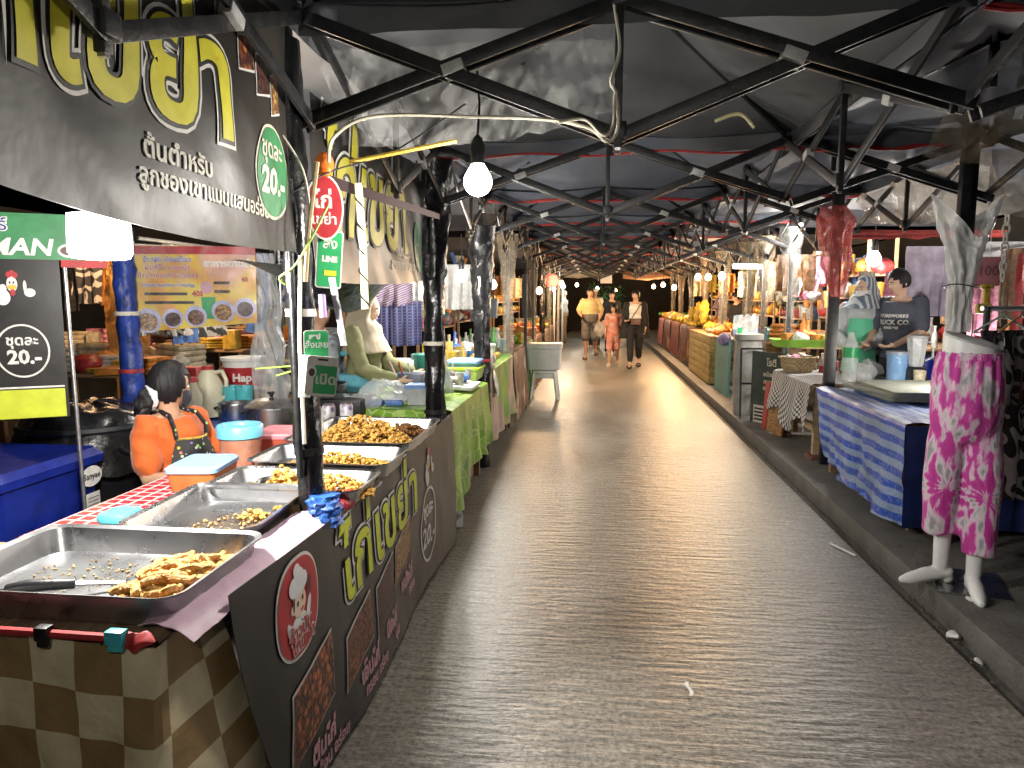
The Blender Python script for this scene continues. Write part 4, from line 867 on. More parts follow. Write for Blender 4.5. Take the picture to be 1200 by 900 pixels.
for k, x in enumerate((-2.36, -2.28)): wone('water_pitcher', MB().lathe([(.01, 0), (.05, .004), (.062, .2), (.058, .2), (.046, .01), (.01, .01)], (x, 4.42, .722), 20), m_teal, 'teal plastic tumbler behind the steel pot, the %s of two' % ('left', 'right')[k], 'cup', (x, 4.42, .722), group='teal tumblers')
bk = thing('bucket', 'white bucket with a red printed band on the back shelf', 'bucket', (-2.44, 4.75, .86))
MB().lathe([(.01, 0), (.12, .004), (.145, .2), (.155, .205), (.155, .225), (.01, .225)], n=30).build('body', m_white, bk); MB().lathe([(.1255, .03), (.1435, .16)], n=30).build('red_band', m_rprint, bk)
Sk = lambda u, v: (Vector((.14 * math.sin(u / .14), -.14 * math.cos(u / .14) - .0, v)), Vector((math.sin(u / .14), -math.cos(u / .14), 0)))
lay(text_bm('Hap', .075, .003), 'lettering', m_wprint, Sk, (.05, .09), .006, bk)
wone('back_shelf', MB().box((-2.3, 4.8, .83), (1.1, .4, .03)).box((-2.8, 4.8, .41), (.04, .38, .82)).box((-1.8, 4.8, .41), (.04, .38, .82)), m_wood, 'wooden back shelf behind the cooking table', 'shelf', (-2.3, 4.8, 0))
wone('blue_canister', MB().rings([[(a - 2.72, b + 4.12, z) for a, b in rrect(w, w, .02)] for w, z in ((.11, .722), (.12, .9), (.125, .905), (.12, .93))]), M('blue_plastic', (.02, .06, .45), .35), 'square blue canister beside the seller', 'canister', (-2.72, 4.12, .722))
wone('chopping_board', MB().box((-1.98, 4.72, .9), (.36, .2, .05), (.2, 0, .1)), m_wood2, 'wooden chopping board leaning on the back shelf', 'board', (-1.98, 4.72, .88), bevel=.006)
wone('cardboard_box', MB().box((-2.13, 4.85, .93), (.25, .2, .16), (0, 0, .2)), M('cardboard', (.42, .27, .14), .8, 0, .15, 6), 'open cardboard box on the back shelf', 'box', (-2.13, 4.85, .85), bevel=.004)
wone('clear_bag', MB().ball((-2.12, 4.85, 1.08), (.12, .1, .1), 18, 12), m_milky, 'puffed clear bag on top of the cardboard box', 'bag', (-2.12, 4.85, 1.05))
wone('lime_saucer', MB().lathe([(.005, .0), (.05, .0), (.052, .02), (.004, .025)], (-2.17, 4.46, .75), 20), M('lime_lid', (.35, .62, .08), .4), 'lime green saucer beside the teal tumblers', 'saucer', (-2.17, 4.46, .73))
wone('paper_roll', MB().tube([(-2.14, 4.44, .78), (-1.94, 4.5, .79)], .03, 14), m_white, 'white rolled bag lying behind the steel pots', 'roll', (-2.05, 4.47, .75))
wone('gas_stove', MB().box((-1.62, 4.45, .8), (.34, .34, .12)).box((-1.62, 4.45, .37), (.3, .3, .74)), m_black, 'black gas stove at the right end of the cooking table', 'stove', (-1.62, 4.45, 0), bevel=.008)
# wooden chair for the seller
ch = thing('wooden_chair', 'worn wooden folding chair behind the seated seller', 'chair', (-2.12, 2.95, 0))
part('seat', MB().box((-2.06, 2.95, .43), (.38, .4, .025)), m_wood2, ch, bevel=.005)
for y in (2.77, 3.13):
    part('back_post', MB().bar((-2.3, y, .78), (-2.02, y, .0), .035, .045), m_wood2, ch, bevel=.005); part('leg', MB().bar((-2.25, y, .0), (-1.9, y, .42), .03, .04), m_wood2, ch, bevel=.004)
for z, x in ((.72, -2.275), (.6, -2.235)): part('slat', MB().box((x, 2.95, z), (.02, .36, .07)), m_wood, ch, bevel=.004)

ch.location = (-1.97, 3.28, 0)
bx.location = (-3.0, 3.05, 0)

# ------------------------------------------------------------------ generic stall pieces
def table(label, x0, x1, y0, y1, z, mat=m_wood, leg=m_wood, group=None, z0=0.):
    t = thing('stall_table', label, 'table', ((x0 + x1) / 2, (y0 + y1) / 2, z0), 0, group)
    part('tabletop', MB().box(((x0 + x1) / 2, (y0 + y1) / 2, z - .015), (x1 - x0, y1 - y0, .03)), mat, t, bevel=.004)
    for x in (x0 + .05, x1 - .05):
        for y in (y0 + .05, y1 - .05): part('leg', MB().box((x, y, (z + z0 - .03) / 2), (.045, .045, z - z0 - .032)), leg, t)
    return t
def front_cloth(label, xi, xf, y0, y1, z, drop, mat, seed=1, group=None, uvs=(6, 6), flare=.05, uneven=.05, name='table_cloth', solid=.003):
    """cloth lying from xi to the front edge xf and hanging down the aisle side"""
    W = abs(xf - xi); T = W + drop; sg = 1 if xf > xi else -1
    def f(u, v):
        s = v * T; y = y0 + (y1 - y0) * u
        if s < W: return (xi + sg * s, y, z + .004 + .004 * nz(u * 7, s * 5, seed))
        d = (s - W) / drop; L = (drop + uneven * nz(u * 3, 0, seed)) * d
        return (xf + sg * (.006 + flare * d * (.5 + .5 * math.sin(u * (y1 - y0) * 14 + seed + 1.5 * nz(u * 4, d, seed))) + .03 * nz(u * 5, d * 2, seed + 3) * d), y + .02 * nz(u * 5, d, seed + 7) * d, z - L)
    return wone(name, MB().grid(f, max(20, int((y1 - y0) * 28)), 34), mat, label, 'tablecloth', (xf, (y0 + y1) / 2, z), group=group, uvs=uvs, solid=solid)
# small goods, one mesh per kind shared by the copies
random.seed(4)
GC = {}
for nm, c in (('red', (.45, .04, .04)), ('yellow', (.6, .42, .05)), ('orange', (.6, .22, .03)), ('white', (.68, .67, .63)), ('blue', (.06, .17, .5)), ('green', (.1, .33, .07)), ('pink', (.65, .25, .35)), ('brown', (.25, .13, .06)), ('cream', (.6, .52, .36)), ('black', (.03, .03, .03)), ('teal', (.06, .35, .38)), ('purple', (.2, .1, .35))):
    GC[nm] = M(nm + '_goods', c, .45, 0, .3, 22, .25, 40)
def g_box(c): return MB().box((0, 0, .05), (.12, .09, .1)).mesh('carton', GC[c], bevel=.004)
def g_flat(c): return MB().box((0, 0, .02), (.2, .15, .04)).mesh('flat_packet', GC[c], bevel=.008)
def g_bottle(c): return MB().lathe([(.005, 0), (.03, .003), (.032, .12), (.013, .16), (.013, .185), (.016, .186), (.015, .21), (.003, .21)], n=14).mesh('bottle', GC[c])
def g_cup(c): return MB().lathe([(.005, 0), (.03, .002), (.04, .11), (.043, .112), (.036, .112), (.027, .006), (.004, .006)], n=16).mesh('cup', GC[c])
def g_bag(c): return _noisy(MB().ball((0, 0, .055), (.09, .075, .06), 14, 10), .03, 14, len(c)).mesh('goods_bag', GC[c])
def g_fruit(c): 
    mb = MB()
    for i in range(14): mb.ball(((i % 4 - 1.5) * .055 + random.uniform(-.01, .01), (i // 4 - 1.5) * .055, .03 + .035 * random.random()), .03, 9, 6)
    return mb.mesh('fruit_heap', GC[c])
def g_bowl(c): return MB().lathe([(.01, 0), (.05, .002), (.085, .05), (.08, .05), (.045, .008), (.004, .01)], n=18).mesh('bowl', GC[c])
def g_tub(c): return MB().rings([rr3(.16, .12, .02, 0), rr3(.19, .14, .025, .09), rr3(.2, .15, .028, .092), rr3(.2, .15, .028, .105), rr3(.17, .12, .02, .108)]).mesh('food_tub', GC[c], bevel=0)
def g_fold(c):
    mb = MB()
    for k in range(4): mb.rings([rr3(.24, .2, .03, .028 * k + .001), rr3(.25, .21, .03, .028 * k + .013), rr3(.24, .2, .03, .028 * k + .026)])
    return _noisy(mb, .012, 9, len(c)).mesh('folded_clothes', GC[c])
GK = dict(box=g_box, flat=g_flat, bottle=g_bottle, cup=g_cup, bag=g_bag, fruit=g_fruit, bowl=g_bowl, tub=g_tub, fold=g_fold)
WORD = dict(box=('carton', 'small {} carton', 'box'), flat=('flat_packet', 'flat {} packet', 'packet'), bottle=('bottle', 'small {} bottle', 'bottle'), cup=('cup', '{} cup', 'cup'), bag=('goods_bag', 'plump {} bag', 'bag'), fruit=('fruit_heap', 'heap of {} fruit', 'fruit'), bowl=('bowl', '{} bowl', 'bowl'), tub=('food_tub', '{} lidded tub', 'tub'), fold=('folded_clothes', 'stack of folded {} clothes', 'clothes'))
GCACHE = {}
def goods(where, x0, x1, y0, y1, z, n, kinds, cols, seed, sc=1.0):
    """things set out on a table top, each an object of its own"""
    random.seed(seed); nx = max(1, int(round(math.sqrt(n * (x1 - x0) / max(.01, y1 - y0))))); ny = max(1, math.ceil(n / nx)); cnt = 0
    for i in range(nx):
        for j in range(ny):
            if cnt >= n: return
            k = random.choice(kinds); c = random.choice(cols)
            if (k, c) not in GCACHE: GCACHE[(k, c)] = GK[k](c)
            nm, lab, cat = WORD[k]
            x = x0 + (x1 - x0) * (i + .5 + random.uniform(-.3, .3)) / nx; y = y0 + (y1 - y0) * (j + .5 + random.uniform(-.3, .3)) / ny
            o = link(nm, GCACHE[(k, c)], None, (x, y, z), (0, 0, random.uniform(-.5, .5) + (PI / 2 if random.random() < .5 else 0)))
            s = sc * random.uniform(.8, 1.25); o.scale = (s, s, s * random.uniform(.85, 1.35))
            tag(o, (lab.format(c) + ' ' + where), cat, 'goods ' + where); cnt += 1

# ------------------------------------------------------------------ second stall on the left
m_leaf = PATTERN('green_leaf_print', 'leaf', (.17, .36, .03), (.32, .5, .07), 5, (.5, .6, .25), .28, coord='UV', bump=.08)
m_floral = PATTERN('green_floral', 'clouds', (.13, .28, .06), (.2, .3, .05), 2.2, (.42, .3, .26), .4, coord='UV', bump=.15)
m_brflor = PATTERN('brown_floral', 'clouds', (.2, .1, .06), (.1, .06, .05), 3, (.5, .38, .3), .5, coord='UV', bump=.15)
table('table under the glossy green leaf cloth, beyond the food counter', -1.62, -.93, 4.42, 5.92, .785)
def gcl(u, v):
    W, Dp = .72, .56 - .14 * u + .05 * math.sin(u * 9); T = .72 + .56; s = v * T; y = 4.4 + 1.5 * u
    if s < W: return (-1.63 + s, y, .79 + .004 * nz(u * 7, s * 5, 2))
    d = (s - W) / .56; 
    return (-.905 + .012 + (.055 * (.5 + .5 * math.sin(u * 26 + 1.2 * nz(u * 4, d, 1))) + .04 * nz(u * 5, d * 2, 3)) * d, y - .1 * d * (1 - u) ** 3 + .02 * nz(u * 5, d, 8), .79 - Dp * d * 1.12)
wone('leaf_cloth', MB().grid(gcl, 70, 44), m_leaf, 'glossy green leaf-print cloth hanging over the aisle edge past the food counter', 'tablecloth', (-.9, 5.1, .79), uvs=(3, 2.6), solid=.003)
def gcl2(u, v): return (-1.5 + .56 * u, 4.395 - .05 * v * math.sin(u * 15 + 1) - .03 * v, .788 - .6 * v * (.75 + .35 * u))
wone('leaf_cloth', MB().grid(gcl2, 30, 20), m_leaf, 'near end flap of green leaf-print cloth behind the wrapped post', 'tablecloth', (-1.1, 4.39, .79), uvs=(1.2, 1.2), solid=.003)
wone('brown_board', MB().box((-.945, 5.2, .33), (.012, .55, .46), (0, .04, 0)), M('brown_board', (.33, .19, .12), .6, 0, .15, 6), 'plain brown board standing under the green leaf cloth', 'board', (-.945, 5.2, .1))
wone('black_bag', _noisy(MB().ball((-1.05, 4.62, .42), (.12, .16, .2), 20, 14), .05, 9, 3), m_wrap, 'black plastic bag hanging under the near end of the green leaf cloth', 'bag', (-1.05, 4.62, .2))
wone('caster_block', MB().box((-.9, 4.5, .05), (.1, .1, .09), (0, 0, .3)).bar((-.9, 4.5, .09), (-.9, 4.5, .4), .012), m_white, 'small white foot block under the green leaf cloth', 'block', (-.9, 4.5, 0), bevel=.012)
for k, (x, y, z, r, lab) in enumerate(((-1.38, 4.6, .87, (.17, .12, .085), 'big heap of clear plastic bags on the green clothed table'), (-1.5, 4.45, .83, (.12, .07, .05), 'flat clear bag of white napkins at the near corner of the green table'))):
    wone('clear_bag', _noisy(MB().ball((x, y, z), r, 26, 16), .05, 12, k), m_milky, lab, 'bag', (x, y, .79))
for k, (x, y) in enumerate(((-1.42, 4.5), (-1.3, 4.52))): wone('blue_packet', MB().box((x, y, .815), (.11, .08, .035), (0, 0, .2 * k)), GC['blue'], 'bright blue packet under the clear bags, %s of two' % ('left', 'right')[k], 'packet', (x, y, .8), bevel=.01, group='blue packets under the clear bags')
box_tub((-1.14, 4.62, .795), .2, .16, .12, M('blue_cloud_lid', (.2, .36, .72), .4), M('cloudy_grey', (.45, .46, .48), .35), 'cloudy grey tub with a blue lid beside the wrapped post')
wone('dark_box', MB().box((-1.3, 4.95, .88), (.2, .16, .17)), M('dark_blue_box', (.03, .05, .1), .4), 'dark box holding pens and sticks, in front of the cook in the cream veil', 'box', (-1.3, 4.95, .795), bevel=.006)
for k in range(3): wone('stick', MB().tube([(-1.38 + .05 * k, 4.92, .9), (-1.43 + .07 * k, 4.88 - .02 * k, 1.05)], .006, 6), (m_pprint, m_red, m_white)[k], ('pink', 'red', 'white')[k] + ' stick standing in the dark box', 'stick', (-1.38 + .05 * k, 4.92, .9))
wone('green_plate', MB().lathe([(.005, .0), (.1, .002), (.15, .025), (.145, .028), (.09, .01), (.004, .01)], (-1.2, 4.85, .795), 26), GC['green'], 'green leaf plate with limes on the green clothed table', 'plate', (-1.2, 4.85, .795))
for k, (x, y) in enumerate(((-1.25, 4.83), (-1.17, 4.8), (-1.19, 4.9))): wone('lime', MB().ball((x, y, .83), .032, 14, 10), M('lime_skin%d' % k, (.4, .48, .05), .4, 0, .15, 30), 'yellow-green lime on the green plate, %s of three' % ('left', 'front', 'back')[k], 'lime', (x, y, .8), group='limes on the green plate')
pot((-1.28, 5.35, .795), .13, .12, 'steel cooking pot in front of the cook in the cream veil', handle=True)
bkk = thing('bucket', 'dark green bucket with a wire handle behind the steel pot', 'bucket', (-1.35, 5.7, .8)); MB().lathe([(.01, 0), (.11, .003), (.14, .24), (.13, .24), (.01, .02)], n=26).build('body', M('green_bucket', (.01, .12, .1), .4), bkk); MB().tube([(.14 * math.cos(a), 0, .24 - .1 * math.sin(a)) for a in [i * PI / 10 for i in range(11)]], .004, 6).build('handle', m_steel, bkk)
wone('white_bucket', MB().lathe([(.01, 0), (.1, .003), (.12, .2), (.11, .2), (.01, .02)], (-1.55, 5.65, .8), 24), m_white, 'white bucket left of the dark green one', 'bucket', (-1.55, 5.65, .8))
ty = thing('serving_tray', 'white tray of utensils at the far end of the green clothed table', 'tray', (-1.05, 5.35, .795)); part('board', MB().box((-1.03, 5.4, .83), (.26, .42, .025), (.0, .08, 0)), m_white, ty, bevel=.006)
goods('on the white utensil tray', -1.15, -.95, 5.15, 5.65, .85, 9, ('cup', 'bottle', 'bag'), ('white', 'blue', 'cream'), 21, .6)
wone('hanging_bag', MB().grid(lambda u, v: (-1.08 + .06 * math.cos(u * 6.28) * (.4 + v), 5.0 + .05 * math.sin(u * 6.28) * (.4 + v), 1.12 - .3 * v + .02 * nz(u * 4, v * 5, 2)), 24, 16), m_milky, 'clear bag of forks hanging by the wrapped post', 'bag', (-1.08, 5, 1.1))
box_tub((-1.1, 6.0, .81), .3, .36, .1, M('lime_rim', (.42, .62, .05), .35), M('lime_tub', (.5, .6, .2), .4), 'lime rimmed tub stacked at the far end of the green table')
box_tub((-1.1, 6.0, .915), .27, .33, .05, m_pbl, M('blue_tub', (.2, .42, .65), .4), 'pale blue lid tub on top of the lime tub')

# third and fourth stalls of the left row
table('table under the faded green floral cloth, third along the left', -1.7, -.95, 6.35, 8.0, .86)
front_cloth('faded green and pink floral cloth on the third table of the left row', -1.72, -.93, 6.3, 8.05, .86, .66, m_floral, 5, uvs=(2, 2))
goods('on the faded floral cloth', -1.65, -.98, 6.45, 7.9, .868, 34, ('box', 'bottle', 'cup', 'tub', 'bag', 'flat'), ('white', 'cream', 'yellow', 'white', 'green', 'blue'), 31)
wone('yellow_crate', MB().box((-1.5, 6.75, .97), (.24, .3, .2)), GC['yellow'], 'yellow crate lined with leaves on the faded floral cloth', 'crate', (-1.5, 6.75, .87), bevel=.01)
wone('white_rag', MB().grid(lambda u, v: (-.95 + .07 * v + .03 * nz(u * 4, v * 4, 2), 6.4 + .14 * u, 1.02 - .42 * v + .01 * nz(u * 5, v * 3, 1)), 10, 16), m_white, 'white cloth hung on the far side of the thick black post', 'cloth', (-.95, 6.45, 1))
table('table with a brown floral front, fourth along the left', -1.7, -.95, 8.25, 9.55, .86)
front_cloth('brown floral cloth on the fourth table of the left row', -1.72, -.94, 8.2, 9.55, .86, .8, m_brflor, 7, uvs=(2, 2))
goods('on the brown floral cloth', -1.65, -.98, 8.3, 9.5, .868, 26, ('bottle', 'cup', 'bottle', 'box', 'tub'), ('white', 'pink', 'white', 'teal', 'green', 'cream'), 32)
stool('plastic_stool', (-.74, 10.6, 0), .36, .44, m_white, 'white plastic stool under the foam box')
fb = thing('foam_box', 'white foam box with a lid on the white plastic stool', 'box', (-.74, 10.6, .445)); MB().rings([rr3(.46, .4, .03, 0), rr3(.5, .44, .03, .3)]).build('body', m_white, fb); MB().rings([rr3(.52, .46, .03, .302), rr3(.53, .47, .03, .37), rr3(.5, .44, .03, .378)]).build('lid', m_white, fb)
for i, (y0, y1, c, cols, lab) in enumerate(((9.8, 11.4, M('green_front', (.12, .3, .06), .5), ('green', 'white', 'yellow', 'teal'), 'bright green front'), (11.7, 13.4, m_brflor, ('yellow', 'orange', 'cream'), 'brown patterned front'), (13.7, 15.4, M('dim_brown_front', (.2, .13, .08), .6), ('orange', 'yellow', 'red'), 'dim brown front'), (15.7, 17.4, m_brflor, ('yellow', 'cream', 'orange'), 'dark patterned front'), (17.7, 19.6, M('dim_grey_front', (.2, .19, .17), .6), ('white', 'yellow', 'green'), 'grey front'))):
    table('far left stall table with a ' + lab, -1.8, -1.0, y0, y1, .84); front_cloth('far left cloth, the ' + lab, -1.82, -1.0, y0 - .03, y1 + .03, .84, .78, c, 60 + i, uvs=(2, 2))
    goods('on the far left stall with the ' + lab, -1.75, -1.03, y0 + .05, y1 - .05, .85, 18, ('fruit', 'box', 'bowl', 'bag', 'tub'), cols, 70 + i, 1.1)
for k, (y, z, w, h) in enumerate(((9.9, 1.62, .3, .3), (10.6, 1.3, .26, .34), (11.1, 1.33, .24, .3), (10.3, 1.62, .22, .22))):
    wone('hanging_packet', MB().box((-1.62 - .1 * (k % 2), y, z), (.05, w, h), (.05, .05, 1.2)), GC['blue'] if k == 3 else M('pale_blue_packet%d' % k, (.45, .6, .72), .35), 'pale blue packet hung over the bright green stall, %s of four' % ('first', 'second', 'third', 'fourth')[k], 'packet', (-1.62, y, z), bevel=.012, group='pale blue hanging packets')
lt = thing('lantern', 'red paper lantern hanging over the far left stalls', 'lantern', (-.86, 14.2, 1.82)); MB().lathe([(.04, -.13), (.1, -.1), (.14, 0), (.1, .1), (.04, .13)], n=20).build('shade', LAMP('red_glow', (.9, .05, .03), 1.5), lt); MB().tube([(0, 0, .13), (0, 0, .5)], .004, 6).build('cord', m_black, lt); MB().lathe([(.02, -.13), (.015, -.25), (.002, -.25)], n=10).build('tassel', m_red, lt)
for k, (x, y) in enumerate(((-.98, 17.2), (-.95, 18.4), (-.9, 19.8))): wone('white_post', MB().box((x, y, .9), (.05, .05, 1.8)), m_bracket, 'slim white post near the far left end, %s of three' % ('nearest', 'middle', 'farthest')[k], 'post', (x, y, 0), bevel=.005, group='white posts at the far left')

# ------------------------------------------------------------------ goods and hangings at the back of the left stalls
def hung(name, x, y, z, w, h, rz, mat, label, cat='garment', group=None, fold=1, solid=.004, taper=.12):
    """a cloth hanging from a rail, folded lengthwise"""
    t = wone(name, MB().grid(lambda u, v: ((u - .5) * w * (1 - taper + taper * v * 1.2 - .25 * taper * math.sin(v * 6)), .025 * fold * math.sin(u * w * 55 + 2 * nz(u * 3, v, w)) * (.3 + v) + .02 * nz(u * 5, v * 4, x), -h * v - .02 * nz(u * 9, 1, y) * v), 22, 20), mat, label, cat, (0, 0, 0), group=group, solid=solid)
    t.location = (x, y, z); t.rotation_euler = (0, 0, rz); return t
CLM = [GC[k] for k in ('white', 'cream', 'pink', 'blue', 'black', 'purple', 'red', 'teal')] + [PATTERN('dark_motif%d' % k, 'motif', a, b, 6, None, .7, .1, coord='Object') for k, (a, b) in enumerate((((.03, .03, .035), (.5, .48, .45)), ((.05, .06, .2), (.5, .5, .55)), ((.35, .06, .06), (.6, .5, .3))))]
def garments(label, x, y0, y1, z, n, seed, group, mats=None, hmin=.5, hmax=.8, axis='y'):
    random.seed(seed)
    for i in range(n):
        q = y0 + (y1 - y0) * (i + .5) / n
        px, py = (x, q) if axis == 'y' else (q, x)
        hung('hanging_garment', px + random.uniform(-.05, .05) * (axis == 'y'), py + random.uniform(-.05, .05) * (axis != 'y'), z + random.uniform(-.04, .03), random.uniform(.3, .46), random.uniform(hmin, hmax), (PI / 2 if axis == 'y' else 0) + random.uniform(-.5, .5), mt := random.choice(mats or CLM), ('patterned' if 'motif' in mt.name else mt.name.split('_')[0]) + ' ' + label, group=group)
for lab, x, a, b, z in (('rail carrying garments behind the left stalls', -3.35, 5.0, 8.2, 1.93), ('far rail carrying garments behind the left stalls', -2.75, 10, 16, 1.93)):
    wone('clothes_rail', MB().tube([(x, a, z), (x, b, z)], .014, 8), m_alu, lab, 'rail', (x, a, z))
garments('garment hanging on the rail behind the left stalls', -3.35, 5.1, 8.1, 1.91, 15, 3, 'garments behind the left stalls', [GC['white'], GC['pink'], GC['cream'], CLM[9], CLM[8], GC['blue']])
garments('garment hanging on the far rail behind the left stalls', -2.75, 10.1, 15.9, 1.91, 18, 4, 'garments on the far left rail', [GC['white'], GC['cream'], GC['orange'], GC['brown'], CLM[9]])
wone('clothes_rail', MB().tube([(-6.6, 7.0, 2.0), (-4.2, 7.0, 2.0)], .014, 8), m_alu, 'rail of brown and cream garments seen left of the blue wrapped post', 'rail', (-5.4, 7.0, 2.0))
garments('garment hanging left of the blue wrapped post', 7.0, -6.5, -4.3, 1.98, 10, 23, 'garments left of the blue wrapped post', [GC['cream'], GC['brown'], GC['orange'], GC['black'], CLM[8], GC['red']], .5, .9, axis='x')
m_plaidn = PATTERN('navy_plaid', 'plaid', (.02, .025, .1), (.14, .14, .22), 9, (.09, .09, .2), .7, thr=.8, coord='UV')
hung('plaid_blanket', -1.88, 6.3, 1.46, .66, .4, .15, m_plaidn, 'navy plaid cloth hung behind the cook in the cream veil', 'cloth', taper=0)
hung('striped_cloth', -1.83, 6.28, 1.62, .42, .2, .15, PATTERN('diag_stripe', 'stripe', (.35, .32, .36), (.14, .05, .14), 4, None, .6, .5, rot=(0, 0, .7)), 'purple and white striped cloth hung above the plaid one', 'cloth', taper=0)
for y0, y1, x0, x1, z, lab, n, kinds, cols, sd in (
    (5.6, 6.6, -5.2, -3.7, .85, 'on the bright back stall at left', 34, ('fold', 'flat', 'fold', 'bag'), ('cream', 'yellow', 'orange', 'cream', 'white', 'red'), 41),
    (7.2, 8.2, -5.9, -3.7, .95, 'on the second back stall at left', 36, ('fold', 'bag', 'box', 'fold'), ('cream', 'yellow', 'brown', 'orange', 'pink'), 42),
    (5.2, 6.1, -3.3, -2.3, .8, 'on the crate table behind the menu banner', 16, ('box', 'flat', 'bag'), ('brown', 'cream', 'red', 'yellow', 'black'), 43),
    (8.9, 9.9, -5.5, -3.2, .95, 'on the third back stall on the left', 24, ('box', 'fold', 'bag'), ('orange', 'cream', 'yellow', 'white'), 44)):
    table('table ' + lab.replace('on the', 'of the', 1), x0, x1, y0, y1, z - .003)
    goods(lab, x0, x1, y0, y1, z, n, kinds, cols, sd, 1.25); 
    front_cloth('dark hanging cloth ' + lab.replace('on the', 'of the', 1), x0, x1, y0, y1, z - .0025, .7, M('dark_brown_cloth', (.09, .05, .035), .8, 0, .2, 8), sd, flare=.04)
for k in range(9): wone('cardboard_slab', MB().box((-3.05 + .01 * (k % 3), 4.75, .46 + .036 * k), (.36, .4, .032), (0, 0, .04 * ((k * 7) % 5 - 2))), M('pale_card', (.5, .44, .33), .8, 0, .12, 6) if k == 0 else bpy.data.materials['pale_card'], 'pale flattened carton in the stack left of the blue post', 'carton', (-3.05, 4.75, .46 + .036 * k), bevel=.003, group='flattened cartons by the blue post')
wb = thing('slatted_crate', 'brown slatted crate under the stack of flattened cartons', 'crate', (-3.05, 4.72, 0))
for k in range(8): part('slat', MB().box((-3.26 + .06 * k, 4.5, .22), (.05, .015, .43)), m_wood, wb, bevel=.003)
part('top', MB().box((-3.05, 4.72, .435), (.5, .46, .02)), m_wood, wb)
kb = thing('basket', 'round woven basket of cloth beside the blue post', 'basket', (-2.72, 4.75, .42))
MB().lathe([(.01, 0), (.13, .003), (.15, .12), (.15, .22), (.14, .22), (.12, .01), (.01, .01)], n=28).build('weave', PATTERN('wicker', 'check', (.42, .3, .16), (.25, .16, .08), 60, coord='Object', bump=.5), kb)
MB().box((0, 0, -.22), (.3, .3, .42)).build('stand', m_wood, kb); _noisy(MB().ball((0, 0, .24), (.12, .12, .07), 16, 10), .04, 12, 2).build('cloth', GC['cream'], kb)
wone('brown_cloth_bundle', MB().grid(lambda u, v: (-4.3 + .2 * math.cos(u * 6.28) * (.7 + .3 * v) * (1 + .3 * nz(math.cos(u * 6.28) * 3, math.sin(u * 6.28) * 3, v * 4)), 6.2 + .15 * math.sin(u * 6.28), 1.78 - .8 * v), 40, 24), PLASTIC('amber_wrap', (.4, .24, .08), .9, .2), 'tall bundle in crinkled amber plastic hanging behind the metal pole', 'bundle', (-4.3, 6.2, 1.75))
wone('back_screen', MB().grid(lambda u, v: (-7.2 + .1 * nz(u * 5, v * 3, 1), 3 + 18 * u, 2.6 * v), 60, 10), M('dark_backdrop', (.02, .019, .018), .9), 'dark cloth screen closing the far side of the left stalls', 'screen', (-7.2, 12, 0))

# ------------------------------------------------------------------ right side: mannequin, striped table, rack
def TIEDYE(name):
    m, n, l, p = nt(name); tc = n.new('ShaderNodeTexCoord')
    def nd(t, **k):
        x = n.new(t)
        for a, v in k.items(): setattr(x, a, v)
        return x
    def math_(op, a, b=None, c=None):
        x = nd('ShaderNodeMath', operation=op)
        for i, v in enumerate((a, b, c)):
            if v is None: continue
            if isinstance(v, (int, float)): x.inputs[i].default_value = v
            else: l.new(v, x.inputs[i])
        return x.outputs[0]
    sp = nd('ShaderNodeSeparateXYZ'); l.new(tc.outputs['Object'], sp.inputs[0])
    def noise_(sc, det=5, stretch=(1, 1, 1)):
        mp = nd('ShaderNodeMapping'); mp.inputs['Scale'].default_value = stretch; l.new(tc.outputs['Object'], mp.inputs[0])
        t = nd('ShaderNodeTexNoise'); t.inputs['Scale'].default_value = sc; t.inputs['Detail'].default_value = det; l.new(mp.outputs[0], t.inputs['Vector']); return t.outputs[0]
    nb = noise_(7, 5); tot = None
    for cx, cz, k in ((-.08, .5, 13), (.08, .47, 15)):
        dx, dz = math_('SUBTRACT', sp.outputs[0], cx), math_('SUBTRACT', sp.outputs[2], cz)
        an = math_('ARCTAN2', dz, dx); s = math_('SINE', math_('ADD', math_('MULTIPLY', an, k), math_('MULTIPLY', nb, 9)))
        d2 = math_('ADD', math_('MULTIPLY', dx, dx), math_('MULTIPLY', dz, dz)); w = math_('POWER', 2.718, math_('MULTIPLY', d2, -22)); s = math_('MULTIPLY', s, w)
        tot = s if tot is None else math_('ADD', tot, s)
    st = noise_(10, 8, (2.2, 2.2, .8)); val = math_('ADD', math_('MULTIPLY', tot, .07), math_('MULTIPLY_ADD', math_('SUBTRACT', st, .5), 1.35, .5))
    rp = nd('ShaderNodeValToRGB'); e = rp.color_ramp.elements; e[0].position = .29; e[0].color = (.3, .29, .31, 1); e[1].position = .4; e[1].color = (.66, .6, .63, 1)
    a = e.new(.47); a.color = (.72, .42, .6, 1); b = e.new(.54); b.color = (.56, .05, .33, 1); c = e.new(.75); c.color = (.46, .02, .26, 1)
    l.new(val, rp.inputs[0]); l.new(rp.outputs[0], p.inputs['Base Color']); p.inputs['Roughness'].default_value = .75; p.inputs['Sheen Weight'].default_value = .2
    bm = nd('ShaderNodeBump'); bm.inputs['Strength'].default_value = .35; bm.inputs['Distance'].default_value = .02; l.new(noise_(16, 4, (2.5, 2.5, .5)), bm.inputs['Height']); l.new(bm.outputs[0], p.inputs['Normal'])
    return m
